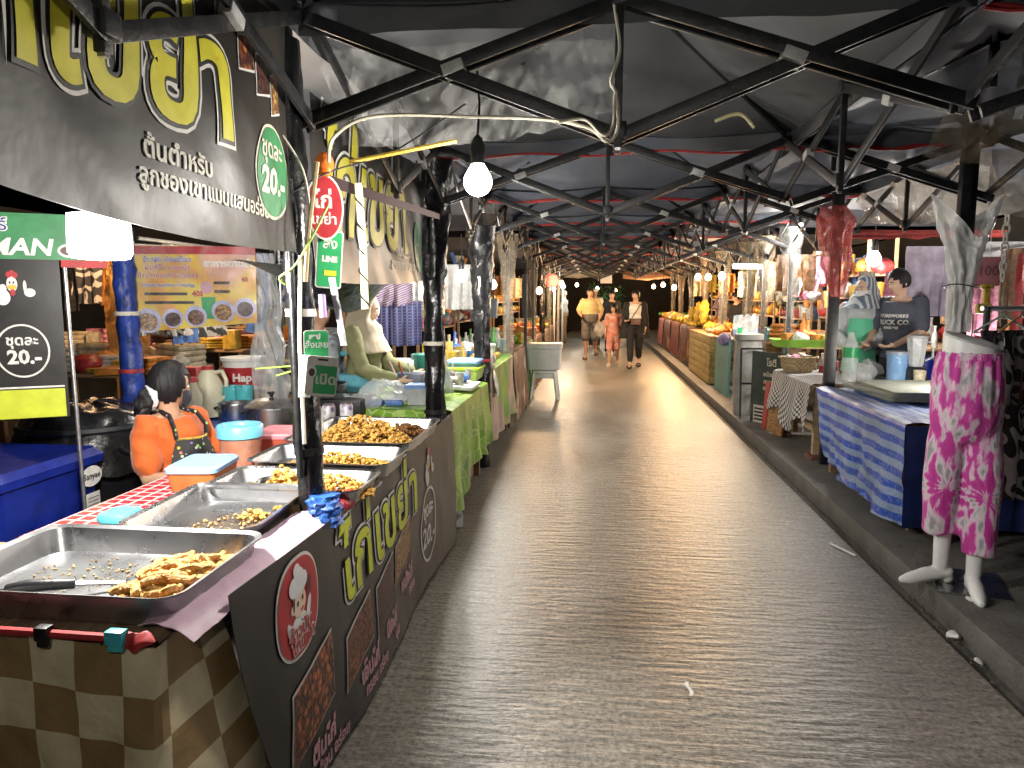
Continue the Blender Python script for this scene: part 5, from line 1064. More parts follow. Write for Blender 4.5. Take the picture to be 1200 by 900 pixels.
def remesh(mb, name, mat, voxel, parent=None, smooth=6, disp=None, loc=(0, 0, 0), rot=(0, 0, 0)):
    me = bpy.data.meshes.new(name); me.from_pydata(mb.v, [], mb.f); bm = bmesh.new(); bm.from_mesh(me); bmesh.ops.recalc_face_normals(bm, faces=bm.faces); bm.to_mesh(me); bm.free()
    o = bpy.data.objects.new(name, me); C.objects.link(o)
    r = o.modifiers.new('r', 'REMESH'); r.mode = 'VOXEL'; r.voxel_size = voxel
    if smooth: s = o.modifiers.new('s', 'SMOOTH'); s.factor = .5; s.iterations = smooth
    dg = bpy.context.evaluated_depsgraph_get(); m2 = bpy.data.meshes.new_from_object(o.evaluated_get(dg))
    bpy.data.objects.remove(o); bpy.data.meshes.remove(me); m2.name = name; m2.materials.clear(); m2.materials.append(mat)
    if disp:
        ns = [v.normal.copy() for v in m2.vertices]
        for v, nn in zip(m2.vertices, ns): v.co = v.co + nn * disp(v.co)
    m2.shade_smooth()
    return link(name, m2, parent, loc, rot)
def limb(mb, pts, rs, n=14):
    """tapered round limb with rounded joints"""
    P_ = [Vector(p) for p in pts]; o = []; r = []
    for i in range(len(P_) - 1):
        for k in range(5):
            t = k / 5; o.append(P_[i].lerp(P_[i + 1], t)); r.append(rs[i] + (rs[i + 1] - rs[i]) * t)
    o.append(P_[-1]); r.append(rs[-1]); mb.tube(o, r, n)
    for p, q in zip(P_, rs): mb.ball(p, q * .99, 12, 8)
    return mb
def ell(c, rx, ry, z, n=26, ux=Vector((1, 0, 0)), uy=Vector((0, 1, 0))): return [Vector((c[0], c[1], z)) + ux * (rx * math.cos(2 * PI * j / n)) + uy * (ry * math.sin(2 * PI * j / n)) for j in range(n)]
mq = thing('mannequin', 'legs-only white mannequin in pink tie-dye trousers standing at the kerb', 'mannequin', (1.76, 3.6, .1)); mq.rotation_euler = (0, 0, -.2)
pm = MB(); pm.rings([ell((0, 0), a, b, z) for a, b, z in ((.128, .105, 1.14), (.132, .108, 1.12), (.145, .115, 1.03), (.155, .125, .92), (.158, .13, .83), (.15, .115, .78), (.11, .085, .72))])
pm.tube([(-.066, .01, .84), (-.076, .01, .7), (-.08, .0, .55), (-.078, -.0, .4), (-.076, -.0, .3), (-.075, 0, .26)], [.078, .086, .083, .08, .078, .077], 24); pm.tube([(.066, 0, .84), (.076, 0, .7), (.08, -.03, .5), (.078, -.06, .33), (.076, -.075, .22), (.075, -.08, .18)], [.078, .086, .083, .08, .078, .077], 24)
def pd(c):
    a = math.atan2(c.y, c.x); up = max(0, (c.z - .85) / .3)
    return .007 * math.sin(a * 17 + 2 * nz(c.x * 3, c.y * 3, c.z * 2)) * up + .014 * nz(c.x * 7, c.y * 7, c.z * 2.3) * (.4 + .6 * (1 - up)) + .006 * nz(c.x * 20, c.y * 20, c.z * 5)
remesh(pm, 'trousers', TIEDYE('pink_tie_dye'), .011, mq, 5, pd)
wbm = MB(); wbm.rings([ell((0, 0), .13 + .004 * (k % 2), .107 + .004 * (k % 2), 1.105 + .012 * k, 40) for k in range(4)]); wbm.build('waistband', bpy.data.materials['pink_tie_dye'], mq)
m_mann = M('mannequin_white', (.84, .84, .82), .3, 0, .08, 8, coat=.3)
MB().rings([ell((0, 0), .118, .096, 1.1), [p + Vector((0, 0, 0)) for p in [Vector((.118 * math.cos(2 * PI * j / 26), .097 * math.sin(2 * PI * j / 26), 1.195 - .03 * math.cos(2 * PI * j / 26) + .015 * math.sin(2 * PI * j / 26))) for j in range(26)]], [Vector((.108 * math.cos(2 * PI * j / 26), .088 * math.sin(2 * PI * j / 26), 1.205 - .029 * math.cos(2 * PI * j / 26) + .015 * math.sin(2 * PI * j / 26))) for j in range(26)]]).build('waist_stump', m_mann, mq)
def foot(nm, p, d, hz):
    mb = MB(); p = Vector(p); d = Vector(d).normalized(); 
    limb(mb, [p + Vector((0, 0, .34)), p + Vector((0, 0, .09))], [.042, .034]); limb(mb, [p + Vector((0, 0, .06)) - d * .03, p + d * .06 + Vector((0, 0, .045)), p + d * .14 + Vector((0, 0, .02)), p + d * .175 + Vector((0, 0, .014))], [.034, .036, .031, .02])
    mb.ball(p - d * .035 + Vector((0, 0, .028)), (.03, .03, .028)); remesh(mb, nm, m_mann, .006, mq, 5)
foot('foot', (-.06, -.0, .0), (-.95, -.25, 0), 0); foot('foot', (.062, -.08, 0), (-.05, -1, 0), 0)
wone('base_plate', MB().box((1.84, 3.62, .105), (.3, .36, .006), (0, 0, -.3)), m_steel, 'flat metal plate on the pavement under the mannequin', 'plate', (1.83, 3.62, .1))
# striped tarpaulin table
m_strtarp = PATTERN('blue_white_tarp', 'stripe', (.02, .08, .5), (.28, .37, .55), 2.3, (.2, .29, .55), .4, .5, coord='UV', bump=.6)
table('table hidden under the blue and white striped tarpaulin', 1.86, 2.8, 4.4, 5.95, .76, z0=.1)
def tarp(u, v):
    s = .6 + u * 1.84; t = v * 1.34   # along: near end flap, table, far flap; across: from the back edge over the front
    y = 4.32 + (s - .6 if s > .6 else 0) * .93; zt = .775; x = 2.76 - t if t < .95 else 1.81
    drop = max(0, t - .95) ; near = max(0, .6 - s)
    z = zt - drop * 1.72 - near * 1.05 + .006 * nz(s * 6, t * 6, 3) + (.012 * math.sin(t * 30) * (t < .95) * .5)
    z = max(z, .115 + .1 * (s / 2.44) * (drop > 0))
    fl = .02 * math.sin(s * 9 + drop * 6) + .05 * nz(s * 4, drop * 6, 5) + .03 * nz(s * 9 + drop * 8, drop * 14, 1) + .035 * (.3 - abs(nz(s * 3 + drop * 5, drop * 5 - s, 8)))
    if drop: x += -.02 + fl * (drop / .39) + .1 * (drop / .39) * max(0, (s - 1.5) / .94)
    if near: y -= .02 + .02 * math.sin(t * 9) * near / .6
    if drop and near: x += .05 * near; y += .02
    r = .03
    return (x, y, z)
wone('striped_tarpaulin', MB().grid(tarp, 120, 80), m_strtarp, 'blue and white striped tarpaulin covering the table beside the mannequin', 'tablecloth', (1.85, 5.2, .77), uvs=(2.4, 3.4), angle=80)
wone('blue_cloth', MB().grid(lambda u, v: (1.79 + 1.0 * u, 4.312 - .03 * v + .02 * math.sin(u * 14) * v, .76 - .6 * v), 24, 14), M('deep_blue_sheet', (.012, .03, .16), .6, 0, .25, 6), 'deep blue cloth over the near end of the striped table', 'cloth', (2.3, 4.33, .76))
m_olive = M('olive_canvas', (.24, .25, .2), .7, 0, .15, 6, .2)
fc = thing('folded_tent', 'folded grey-green canvas with poles lying on the striped tarpaulin', 'folded canvas', (2.3, 5.5, .79))
for k in range(3): part('fold', MB().rings([[(a * (1 - .04 * k) + 2.32, b + 5.5, .79 + .022 * k + dz) for a, b in rrect(.62, .8, .05)] for dz in (0, .008, .02)]), m_olive, fc)
part('pole', MB().tube([(1.97, 5.9, .81), (2.05, 5.12, .82)], .018, 10), m_olive, fc)
# gingham table
m_ging = PATTERN('gingham', 'check', (.55, .53, .5), (.05, .05, .065), 1, rough=.6, coord='UV', bump=.1)
gt = thing('stall_table', 'wooden table under black and white gingham, behind the striped one', 'table', (2.4, 6.95, .1))
part('tabletop', MB().box((2.4, 6.95, .74), (1.12, 1.25, .03)), m_wood, gt)
for x in (1.92, 2.9):
    for y in (6.4, 7.5): part('leg', MB().box((x, y, .43), (.055, .055, .59)), m_wood2, gt)
part('rail', MB().box((1.92, 6.95, .36), (.03, 1.05, .06)), m_wood2, gt)
for k, y in enumerate((6.4, 7.5)): wone('brick', MB().box((1.92, y, .115), (.12, .2, .05)), M('brick_red%d' % k, (.2, .08, .05), .8, 0, .25, 12, .4), 'old brick under the %s leg of the gingham table' % ('near', 'far')[k], 'brick', (1.92, y, .1), bevel=.005)
front_cloth('black and white gingham cloth hanging over the table behind the striped one', 2.98, 1.84, 6.32, 7.6, .76, .42, m_ging, 9, uvs=(44, 54), flare=.06, uneven=.14)
bs = thing('basket', 'round wicker basket on the gingham cloth', 'basket', (2.0, 7.35, .766))
MB().lathe([(.01, 0), (.13, .002), (.16, .06), (.165, .14), (.172, .15), (.16, .152), (.14, .04), (.01, .01)], n=30).build('weave', PATTERN('wicker2', 'check', (.45, .33, .17), (.26, .17, .08), 50, coord='Object', bump=.5), bs)
MB().lathe([(.01, .08), (.145, .08), (.15, .082), (.01, .1)], n=24).build('liner', m_milky, bs)
for k in range(2): MB().tube([(.165 * (2 * k - 1) + .02 * (2 * k - 1) * math.sin(a), .05 * math.cos(a), .13 + .02 * math.sin(a)) for a in [i * PI / 8 for i in range(9)]], .008, 6).build('handle', bpy.data.materials['wicker2'], bs)
goods('in the wicker basket', 1.9, 2.1, 7.25, 7.45, .86, 5, ('bag', 'box'), ('white', 'cream', 'pink'), 51, .6)
goods('along the back of the gingham table', 2.15, 2.9, 7.2, 7.55, .768, 20, ('bottle', 'cup', 'box', 'bottle'), ('red', 'white', 'pink', 'yellow', 'black', 'red'), 52, .9)
wone('green_tray', MB().rings([[(a + 2.4, b + 7.85, z) for a, b in rrect(w, d, .04)] for w, d, z in ((1.0, .3, .98), (1.1, .36, 1.06), (1.06, .33, 1.06), (.96, .27, .985))]), M('leaf_green_plastic', (.25, .52, .05), .4, 0, .1, 6), 'bright leaf green trough behind the gingham table', 'trough', (2.4, 7.85, .98))
for k in range(2): wone('trough_stand', MB().box((2.1 + .6 * k, 7.85, .54), (.05, .3, .88)), m_wood, 'wooden leg frame under the leaf green trough, %s one' % ('left', 'right')[k], 'stand', (2.1 + .6 * k, 7.85, .1))
goods('in the leaf green trough', 1.95, 2.85, 7.75, 7.95, 1.0, 12, ('bag', 'fruit', 'box'), ('red', 'orange', 'yellow', 'white'), 53, .9)
wone('water_bottle', MB().lathe([(.01, 0), (.06, .003), (.065, .2), (.06, .26), (.065, .3), (.028, .4), (.026, .43), (.005, .43)], (2.22, 6.55, .766), 22), m_milky, 'tall clear bottle with a green label right of the red bag post', 'bottle', (2.22, 6.55, .766))
wone('bottle_label', MB().lathe([(.066, .21), (.066, .3)], (2.22, 6.55, .766), 22), m_gbright, 'green band round the tall clear bottle', 'label', (2.22, 6.55, .766))
for k, (x, y, z, r) in enumerate(((2.36, 6.6, .83, (.1, .09, .075)), (2.46, 6.75, .86, (.09, .08, .09)))): wone('clear_bag', _noisy(MB().ball((x, y, z), r, 22, 14), .04, 12, k + 5), m_milky, 'clear bag of drinks pouches on the gingham cloth, %s one' % ('front', 'back')[k], 'bag', (x, y, .77))
m_bluecl = PLASTIC('blue_clear', (.25, .45, .72), .7, .1)
wj = thing('blue_jug', 'pale blue clear water jug on the gingham cloth beside the man', 'jug', (2.56, 6.42, .766)); MB().lathe([(.01, 0), (.075, .004), (.085, .25), (.082, .25), (.07, .01), (.01, .01)], n=26).build('body', m_bluecl, wj); MB().lathe([(.01, .25), (.09, .25), (.092, .275), (.01, .28)], n=26).build('lid', M('grey_lid', (.3, .34, .4), .4), wj)
bl = thing('blender', 'kitchen blender with a tall clear jar in front of the man in the dark shirt', 'blender', (2.68, 6.35, .9)); MB().rings([rr3(.16, .16, .03, -.13), rr3(.14, .14, .03, .0), rr3(.1, .1, .03, .02)]).build('base', m_black, bl); MB().lathe([(.05, .02), (.06, .04), (.085, .26), (.088, .26), (.08, .25), (.052, .04)], n=8).build('jar', m_milky, bl); MB().lathe([(.005, .262), (.086, .262), (.08, .28), (.03, .285), (.005, .3)], n=20).build('lid', M('clear_lid', (.5, .5, .5), .3), bl); MB().tube([(.085, 0, .23), (.13, 0, .21), (.13, 0, .1), (.07, 0, .07)], .01, 8).build('handle', m_milky, bl)
wone('yellow_cup', MB().lathe([(.01, 0), (.04, .003), (.05, .13), (.045, .13), (.035, .01), (.01, .01)], (2.66, 6.22, .77), 20), GC['cream'], 'cream cup with a yellow base beside the blue water jug', 'cup', (2.66, 6.22, .77))
wone('white_towel', MB().rings([[(a + 2.82, b + 6.2, z) for a, b in rrect(.26, .3, .04)] for z in (.768, .785, .80)]), m_white, 'folded white towel at the right end of the gingham table', 'towel', (2.82, 6.2, .77))
for k, (x, y) in enumerate(((2.92, 6.75), (3.05, 6.5), (3.0, 6.95))): wone('navy_tub', MB().lathe([(.01, 0), (.08, .003), (.1, .18), (.092, .18), (.01, .02)], (x, y, .77 if k == 0 else .78), 20), m_navy, 'dark blue tub behind the blender, %s of three' % ('left', 'front', 'back')[k], 'tub', (x, y, .77), group='dark blue tubs behind the blender')
table('low dark table right of the gingham one', 2.98, 4.0, 6.2, 7.4, .776, m_black, m_black, z0=.1)
# boards and frame before the next stalls
sg = thing('menu_board', 'tall dark menu board with pale lettering at the far end of the gingham table', 'board', (1.86, 8.0, .1))
Sm = flat_S((1.93, 8.05, .5), -1.0)
def SmS(u, v): p, n = Sm(u, v); return p, n
slab(rrect(.62, .8, .01), Sm, .02, 'board', M('board_green_black', (.05, .065, .05), .6, 0, .3, 6), sg)
for k, (tx, z, s) in enumerate((('โรตี', .28, .1), ('ชาไทย 25', .15, .06), ('กาแฟ 30', .07, .06), ('นมสด 35', 0, .06))): wlay(text_bm(tx, s, .003), 'lettering', m_cream_tx, SmS, (-.02, z), .003, sg)
wlay(rect_bm(.14, .4), 'cup_print', fp4, SmS, (.2, -.18), .003, sg); wlay(rect_bm(.2, .2), 'pale_panel', m_cream_tx, SmS, (-.16, -.3), .003, sg)
for k in range(4): wlay(rect_bm(.17, .02), 'print_line', m_kprint, SmS, (-.16, -.24 - .04 * k), .005, sg)
wone('info_board', MB().box((1.84, 7.45, .33), (.02, .34, .42), (0, .08, .2)), fp4, 'small printed board with a coffee picture leaning under the gingham cloth', 'board', (1.84, 7.45, .1))
wone('red_board', MB().box((1.82, 7.8, .36), (.02, .12, .5), (0, .06, .1)), m_rprint, 'narrow red and white board beside the menu board', 'board', (1.82, 7.8, .1))
fr = thing('metal_frame', 'black metal easel frame leaning against the grey sack', 'frame', (1.8, 8.75, .1))
for a, b in (((1.68, 8.45, .1), (1.7, 8.62, .9)), ((1.97, 8.5, .1), (1.97, 8.66, .9)), ((1.7, 8.62, .9), (1.97, 8.66, .9)), ((1.69, 8.54, .5), (1.97, 8.58, .5))): part('bar', MB().bar(a, b, .022), m_black, fr)
wone('pale_barrel', MB().lathe([(.01, .1), (.15, .105), (.165, .4), (.165, .75), (.15, .98), (.17, 1.0), (.17, 1.06), (.05, 1.08), (.004, 1.08)], (1.83, 8.85, 0), 30), M('clouded_panel', (.33, .33, .3), .35, 0, .25, 3), 'tall pale plastic barrel behind the black metal frame', 'barrel', (1.83, 8.85, .1))
wone('plastic_cover', MB().grid(lambda u, v: (1.66 + .34 * u + .05 * nz(u * 5, v * 5, 1), 8.95 + .2 * u + .05 * nz(u * 4, v * 6, 3), 1.28 - 1.1 * v + .03 * nz(u * 8, 1, 2)), 30, 30), m_milky, 'crumpled milky plastic cover hanging behind the metal frame', 'plastic sheet', (1.9, 9.3, 1))
wone('green_sticker', MB().grid(lambda u, v: (1.7 + .06 * u, 8.88 + .03 * u, 1.14 - .16 * v * (1 - .6 * u)), 4, 6), m_gbright, 'bright green plastic scrap on the milky cover', 'scrap', (1.8, 9.12, 1), solid=.003)
wone('teal_screen', MB().box((1.86, 10.75, .5), (.03, 1.1, .8)), M('teal_panel', (.1, .3, .3), .6, 0, .15, 3), 'teal painted panel closing a stall, left of the milky cover', 'panel', (1.86, 10.75, .1))
wone('lilac_cloth', _noisy(MB().ball((1.84, 10.6, .9), (.05, .4, .08), 20, 12), .05, 8, 2), M('lilac_cloth', (.25, .22, .5), .8, 0, .2, 9), 'lilac cloth thrown over the top of the teal panel', 'cloth', (1.84, 10.6, .9))
ws = thing('wooden_stall', 'stall fronted with yellowish boards, beyond the teal panel', 'stall', (2.4, 12.9, .1))
m_ybd = M('yellowed_board', (.42, .31, .1), .6, 0, .22, 2.5, .2, 20, stretch=(9, 1, 9))
for k in range(6): part('board', MB().box((1.82 + .003 * (k % 2), 12.9, .18 + .125 * k), (.025, 2.5, .118)), m_ybd, ws, bevel=.004)
for k in range(6): part('board', MB().box((2.35, 11.66 - .003 * (k % 2), .18 + .125 * k), (1.05, .025, .118)), m_ybd, ws, bevel=.004)
part('counter_top', MB().box((2.35, 12.9, .87), (1.1, 2.56, .03)), M('orange_top', (.42, .22, .1), .5, 0, .15, 3), ws)
for k, x in enumerate((1.84, 2.85)): part('leg', MB().box((x, 14.1, .47), (.05, .05, .76)), m_wood, ws)
m_mar = M('maroon_cloth', (.2, .06, .05), .8, 0, .25, 5); m_mar2 = PATTERN('maroon_floral', 'clouds', (.22, .09, .06), (.1, .05, .04), 3, (.4, .24, .14), .6, coord='UV')
for i, (y0, y1, c, cols, lab) in enumerate(((14.5, 16.2, m_mar2, ('yellow', 'orange', 'yellow'), 'brown floral skirt'), (16.5, 18.1, m_mar, ('orange', 'cream', 'yellow'), 'plain maroon skirt'), (18.4, 19.9, m_mar2, ('cream', 'orange', 'yellow'), 'faded floral skirt'), (20.2, 21.7, M('rose_cloth', (.36, .12, .1), .7, 0, .2, 5), ('orange', 'green', 'yellow'), 'rose red skirt'))):
    table('far right fruit table with a ' + lab, 1.9, 2.8, y0, y1, .9, z0=.1); front_cloth('far right cloth, the ' + lab, 2.82, 1.88, y0 - .03, y1 + .03, .9, .72, c, 80 + i, uvs=(2, 2))
    goods('on the far right table with the ' + lab, 1.93, 2.75, y0 + .05, y1 - .05, .91, 22, ('fruit', 'fruit', 'bowl', 'bag'), cols, 90 + i, 1.25)
goods('on the orange top of the boarded stall', 1.95, 2.8, 11.8, 14.0, .887, 26, ('fruit', 'bag', 'box', 'fruit'), ('yellow', 'yellow', 'cream', 'orange'), 95, 1.1)
goods('behind the teal panel', 2.0, 2.8, 9.9, 11.2, .91, 18, ('tub', 'box', 'bag'), ('white', 'teal', 'blue', 'cream'), 96, 1.2); table('table behind the teal panel', 1.93, 2.85, 9.8, 11.3, .9, z0=.1)
for k in range(5): wone('fruit_bunch', _noisy(MB().ball((2.05 + .05 * (k % 2), 14.0 + .38 * k, 1.22 - .03 * k), (.09, .09, .24), 16, 14), .05, 14, k), GC['yellow'], 'yellow banana bunch hanging over the far right fruit, %s from the boarded stall' % ordn[k], 'fruit', (2.05, 14 + .38 * k, 1.2), group='hanging yellow bunches')
# clothes rack and hangings at the right edge
rk = thing('clothes_rack', 'metal clothes rack at the right edge behind the mannequin', 'rack', (2.5, 4.2, .1))
part('rail', MB().tube([(2.02, 4.05, 1.44), (3.12, 4.4, 1.44)], .014, 8), m_alu, rk)
for x, y in ((2.05, 4.06), (3.1, 4.39)): part('upright', MB().tube([(x, y, .1), (x, y, 1.45)], .016, 8), m_black, rk)
m_patt = PATTERN('black_white_motif', 'motif', (.018, .018, .02), (.42, .41, .4), 9, None, .75, .35, coord='Object'); m_patt2 = PATTERN('black_grey_motif', 'motif', (.02, .02, .022), (.24, .22, .23), 11, None, .75, .2, coord='Object')
def hanger(p, rz, mat, label, grp):
    t = thing('clothes_hanger', label, 'hanger', p, rz, grp)
    MB().tube([(0, 0, .0), (.012, 0, .022), (.0, 0, .04), (-.012, 0, .028)], .003, 6).build('hook', m_steel, t); MB().tube([(-.17, 0, -.09), (0, 0, 0), (.17, 0, -.09)], .006, 8).build('arm', mat, t); MB().tube([(-.17, 0, -.09), (.17, 0, -.09)], .004, 6).build('bar', mat, t)
hx = [(2.09, 3.98, .3), (2.2, 4.02, .5), (2.3, 4.1, .9), (2.42, 4.15, .2), (2.54, 4.2, 1.1), (2.7, 4.25, .9), (2.85, 4.3, 1.0)]
for k, (x, y, rz) in enumerate(hx):
    hanger((x, y, 1.41), rz, (M('mint_plastic', (.35, .6, .5), .4), m_wood2, m_white)[k % 3], '%s hanger on the rack, %s from the mannequin' % (('mint green', 'wooden', 'white')[k % 3], (['first'] + ordn)[k]), 'hangers on the rack')
    hung('hanging_dress', x, y - .01, 1.33, .34, .72 if k else .62, rz, (m_patt2, m_patt, GC['brown'], m_patt, GC['white'], GC['brown'], GC['pink'])[k], ('dark grey paisley top', 'black and white paisley dress', 'brown top', 'black dress with white figures', 'white top', 'dark brown top', 'pink top')[k] + ' on the rack at the right edge', taper=.2, fold=.7)
hung('hanging_trousers', 2.24, 3.95, .95, .34, .5, .3, m_patt, 'black and white patterned skirt below the dresses at the right edge', taper=-.1)
hung('blue_cloth', 2.75, 4.6, .85, 1.3, .75, .25, M('deep_blue_cloth', (.015, .03, .14), .7, 0, .25, 5), 'deep blue cloth hanging behind the mannequin and the rack', 'cloth', taper=0, fold=1)
c = at(1158, 318, 4.6); pt = thing('price_card', 'pink card reading 100 held in a yellow clip hanging above the rack', 'price card', tuple(c)); Sp = flat_S(c, .1)
slab(rrect(.15, .17, .008), Sp, .006, 'card', M('pink_card', (.5, .2, .23), .7), pt); wlay(text_bm('100', .085, .0), 'lettering', M('pencil', (.15, .06, .08), .6), Sp, (0, 0), .002, pt)
yc = c + Vector((.0, 0, -.15)); part('clip', MB().box(yc, (.035, .03, .13)), GC['yellow'], pt, bevel=.006); part('clip_jaw', MB().box(yc + Vector((-.01, 0, -.07)), (.085, .035, .06)), GC['yellow'], pt, bevel=.008); part('clip_head', MB().box(yc + Vector((0, 0, .06)), (.07, .03, .03)), GC['yellow'], pt, bevel=.006); part('string', MB().tube([c + Vector((0, 0, .08)), c + Vector((.01, 0, .55))], .002, 5), m_white, pt)
cn = thing('chain', 'white plastic chain hanging above the price card', 'chain', tuple(at(1182, 250, 4.4))); cx_ = at(1182, 235, 4.4)
for k in range(9): part('link', MB().tube([cx_ + Vector((.0 + (.018 * math.cos(a) if k % 2 else 0), (0 if k % 2 else .018 * math.cos(a)), -.052 * k + .034 * math.sin(a))) for a in [i * PI / 6 for i in range(13)]], .005, 6), m_white, cn)
for k, (x, y, z, w, h, mt, lab) in enumerate(((3.0, 4.9, 1.85, .5, .42, GC['white'], 'pale grey cloth hanging high at the right edge'), (3.35, 5.6, 1.9, .4, .5, GC['white'], 'white towel hanging high behind the chain'), (2.78, 5.6, 1.72, .3, .5, GC['pink'], 'dusty pink cloth hanging left of the milky bag post'), (2.62, 7.4, 1.75, .2, .7, GC['cream'], 'cream cloth strip hanging behind the man in the dark shirt'), (3.0, 7.6, 1.75, .35, .6, GC['pink'], 'pink shirt hanging far behind the blender'))): hung('hanging_cloth', x, y, z, w, h, .3, mt, lab, 'cloth')
for lab, x, a, b, z in (('rail of garments behind the right stalls', 3.7, 4.9, 8.0, 1.95), ('far rail of garments behind the right stalls', 3.1, 8.8, 16.0, 1.95)): wone('clothes_rail', MB().tube([(x, a, z), (x, b, z)], .014, 8), m_alu, lab, 'rail', (x, a, z))
garments('garment hanging on the rail behind the right stalls', 3.7, 5.0, 7.9, 1.93, 15, 13, 'garments behind the right stalls', [GC['white'], GC['pink'], GC['cream'], GC['red'], CLM[8], CLM[10], GC['brown']])
garments('garment hanging on the far rail behind the right stalls', 3.1, 8.9, 15.9, 1.93, 26, 14, 'garments on the far right rail', [GC['purple'], GC['red'], GC['brown'], GC['cream'], CLM[10], GC['blue'], GC['teal']], .4, .6)
for y0, y1, x0, x1, z, lab, n, kinds, cols, sd in ((8.4, 9.6, 2.3, 3.0, .95, 'on the crowded table behind the metal frame', 26, ('box', 'bottle', 'bag', 'fold', 'tub'), ('red', 'brown', 'white', 'orange', 'teal', 'black'), 54), (5.2, 6.0, 3.1, 4.6, .9, 'on the back table behind the clothes rack', 22, ('fold', 'bag', 'box'), ('brown', 'cream', 'pink', 'black', 'red'), 55), (8.2, 9.4, 3.3, 5.0, .95, 'on the back table behind the navy T-shirt man', 24, ('fold', 'bag', 'bottle'), ('red', 'white', 'brown', 'orange'), 56)):
    table('table ' + lab.replace('on the', 'of the', 1), x0, x1, y0, y1, z - .003, z0=.1); goods(lab, x0, x1, y0, y1, z, n, kinds, cols, sd, 1.2)
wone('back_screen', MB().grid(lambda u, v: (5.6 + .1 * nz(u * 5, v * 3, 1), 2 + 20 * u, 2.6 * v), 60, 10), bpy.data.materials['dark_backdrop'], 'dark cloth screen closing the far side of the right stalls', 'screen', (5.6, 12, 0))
# aisle litter
wone('paper_scrap', MB().grid(lambda u, v: (.37 + .014 * u + .006 * math.sin(v * 6), 2.6 + .1 * v, .006 + .004 * nz(u * 4, v * 9, 1) + .004), 4, 14), m_white, 'small twisted white scrap lying in the middle of the aisle', 'litter', (.37, 2.66, 0))
wone('straw', MB().tube([(1.52, 4.22, .008), (1.44, 4.42, .008)], .006, 6), m_white, 'white straw lying on the road near the right kerb', 'litter', (1.48, 4.3, 0))
random.seed(19)
gl = MB()
for k in range(60):
    y = random.uniform(1.5, 7); x = 1.56 + random.random() * .09; gl.box((x, y, -.012), (random.uniform(.004, .02), random.uniform(.003, .012), .004), (random.random(), random.random(), random.random()))
tag(gl.build('gutter_litter', M('dull_grit', (.3, .28, .24), .8, 0, .35, 90)), kind='stuff'); C.objects['gutter_litter']['label'] = 'pale scraps and grit lying in the gutter by the kerb'
for k, (x, y, r) in enumerate(((1.61, 3.25, .026), (1.6, 3.02, .018), (1.74, 3.4, .018))): wone('crumpled_paper', _noisy(MB().ball((x, y, .0 if k < 2 else .11), (r, r * 1.4, r * .5), 12, 8), .012, 30, k), m_white, 'crumpled white scrap %s' % ('in the gutter nearest the mannequin', 'in the gutter closer to the camera', "by the mannequin's foot")[k], 'litter', (x, y, 0))

# far end of the aisle
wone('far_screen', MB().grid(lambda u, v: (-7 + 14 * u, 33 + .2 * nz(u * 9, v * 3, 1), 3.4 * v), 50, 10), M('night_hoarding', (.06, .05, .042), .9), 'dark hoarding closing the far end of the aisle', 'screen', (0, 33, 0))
sgn = thing('white_sign', 'small white notice hanging over the far end of the aisle', 'sign', (.32, 21.5, 2.0)); part('board', MB().box((.3, 21.5, 2.03), (.34, .02, .26)), m_white, sgn); part('cord', MB().tube([(.3, 21.5, 2.16), (.3, 21.5, 2.4)], .005, 5), m_black, sgn)
for k, (x0, x1, y, z) in enumerate(((-1.15, .15, 20.6, 2.18), (.75, 2.1, 20.5, 2.12))): wone('rolled_awning', MB().tube([(x0, y, z), ((x0 + x1) / 2, y + .05, z - .05), (x1, y, z + .02)], .11, 12), M('tan_canvas%d' % k, ((.5, .42, .28), (.4, .2, .1))[k], .8, 0, .2, 5), ('tan rolled canvas awning at the far end, left side', 'rusty brown rolled awning at the far end, right side')[k], 'awning', (x0, y, z))
random.seed(5)
pl = thing('potted_shrub', 'dark leafy shrub at the far end of the aisle', 'plant', (.45, 27, 0))
lf = MB()
for k in range(420):
    a, b, r = random.random() * 6.28, random.uniform(-1, 1), random.random() ** .4
    c_ = Vector((math.cos(a) * .7 * r, math.sin(a) * .5 * r, 1.3 + .75 * b * r)); d = Vector((random.uniform(-1, 1), random.uniform(-1, 1), random.uniform(-1, 1))).normalized(); e = d.orthogonal().normalized()
    lf.add([c_ - d * .1, c_ + e * .035, c_ + d * .1, c_ - e * .035], [(0, 1, 2, 3)])
tag(lf.build('foliage', M('dark_leaf', (.05, .11, .035), .5, 0, .2, 8), pl), kind='stuff'); MB().tube([(0, 0, .3), (.05, 0, 1.2)], [.05, .03], 8).build('stem', m_wood, pl); MB().lathe([(.01, 0), (.2, 0), (.26, .35), (.2, .33)], n=20).build('pot', GC['brown'], pl)

# ------------------------------------------------------------------ people
m_skin = M('skin', (.55, .32, .2), .5, 0, .08, 14, .05, 80); m_skin_l = M('skin_light', (.62, .4, .28), .5, 0, .08, 14, .05, 80); m_skin_d = M('skin_tan', (.4, .21, .12), .5, 0, .08, 14, .05, 80)
m_hair = M('black_hair', (.009, .008, .009), .55, 0, .1, 20, .3, 60, stretch=(1, 1, .15), spec=.3)
m_eyew = M('eye_white', (.7, .69, .66), .3); m_iris = M('iris', (.02, .012, .01), .2); m_lip = M('lip', (.4, .14, .12), .45)
def frame(yaw, pitch, roll=0): return Matrix.Rotation(yaw, 3, 'Z') @ Matrix.Rotation(roll, 3, 'Y') @ Matrix.Rotation(pitch, 3, 'X')
POSE = dict(pel=(0, 0, .93), chest=(0, -.01, 1.24), neck=(0, .01, 1.44), head=(0, -.015, 1.575), hip=(.088, 0, .9), kne=(.095, -.015, .49), ank=(.1, .02, .075), toe=(.125, -.15, .03), sho=(.17, .01, 1.385), elb=(.225, .03, 1.11), wri=(.225, -.05, .87), tip=(.22, -.09, .72))
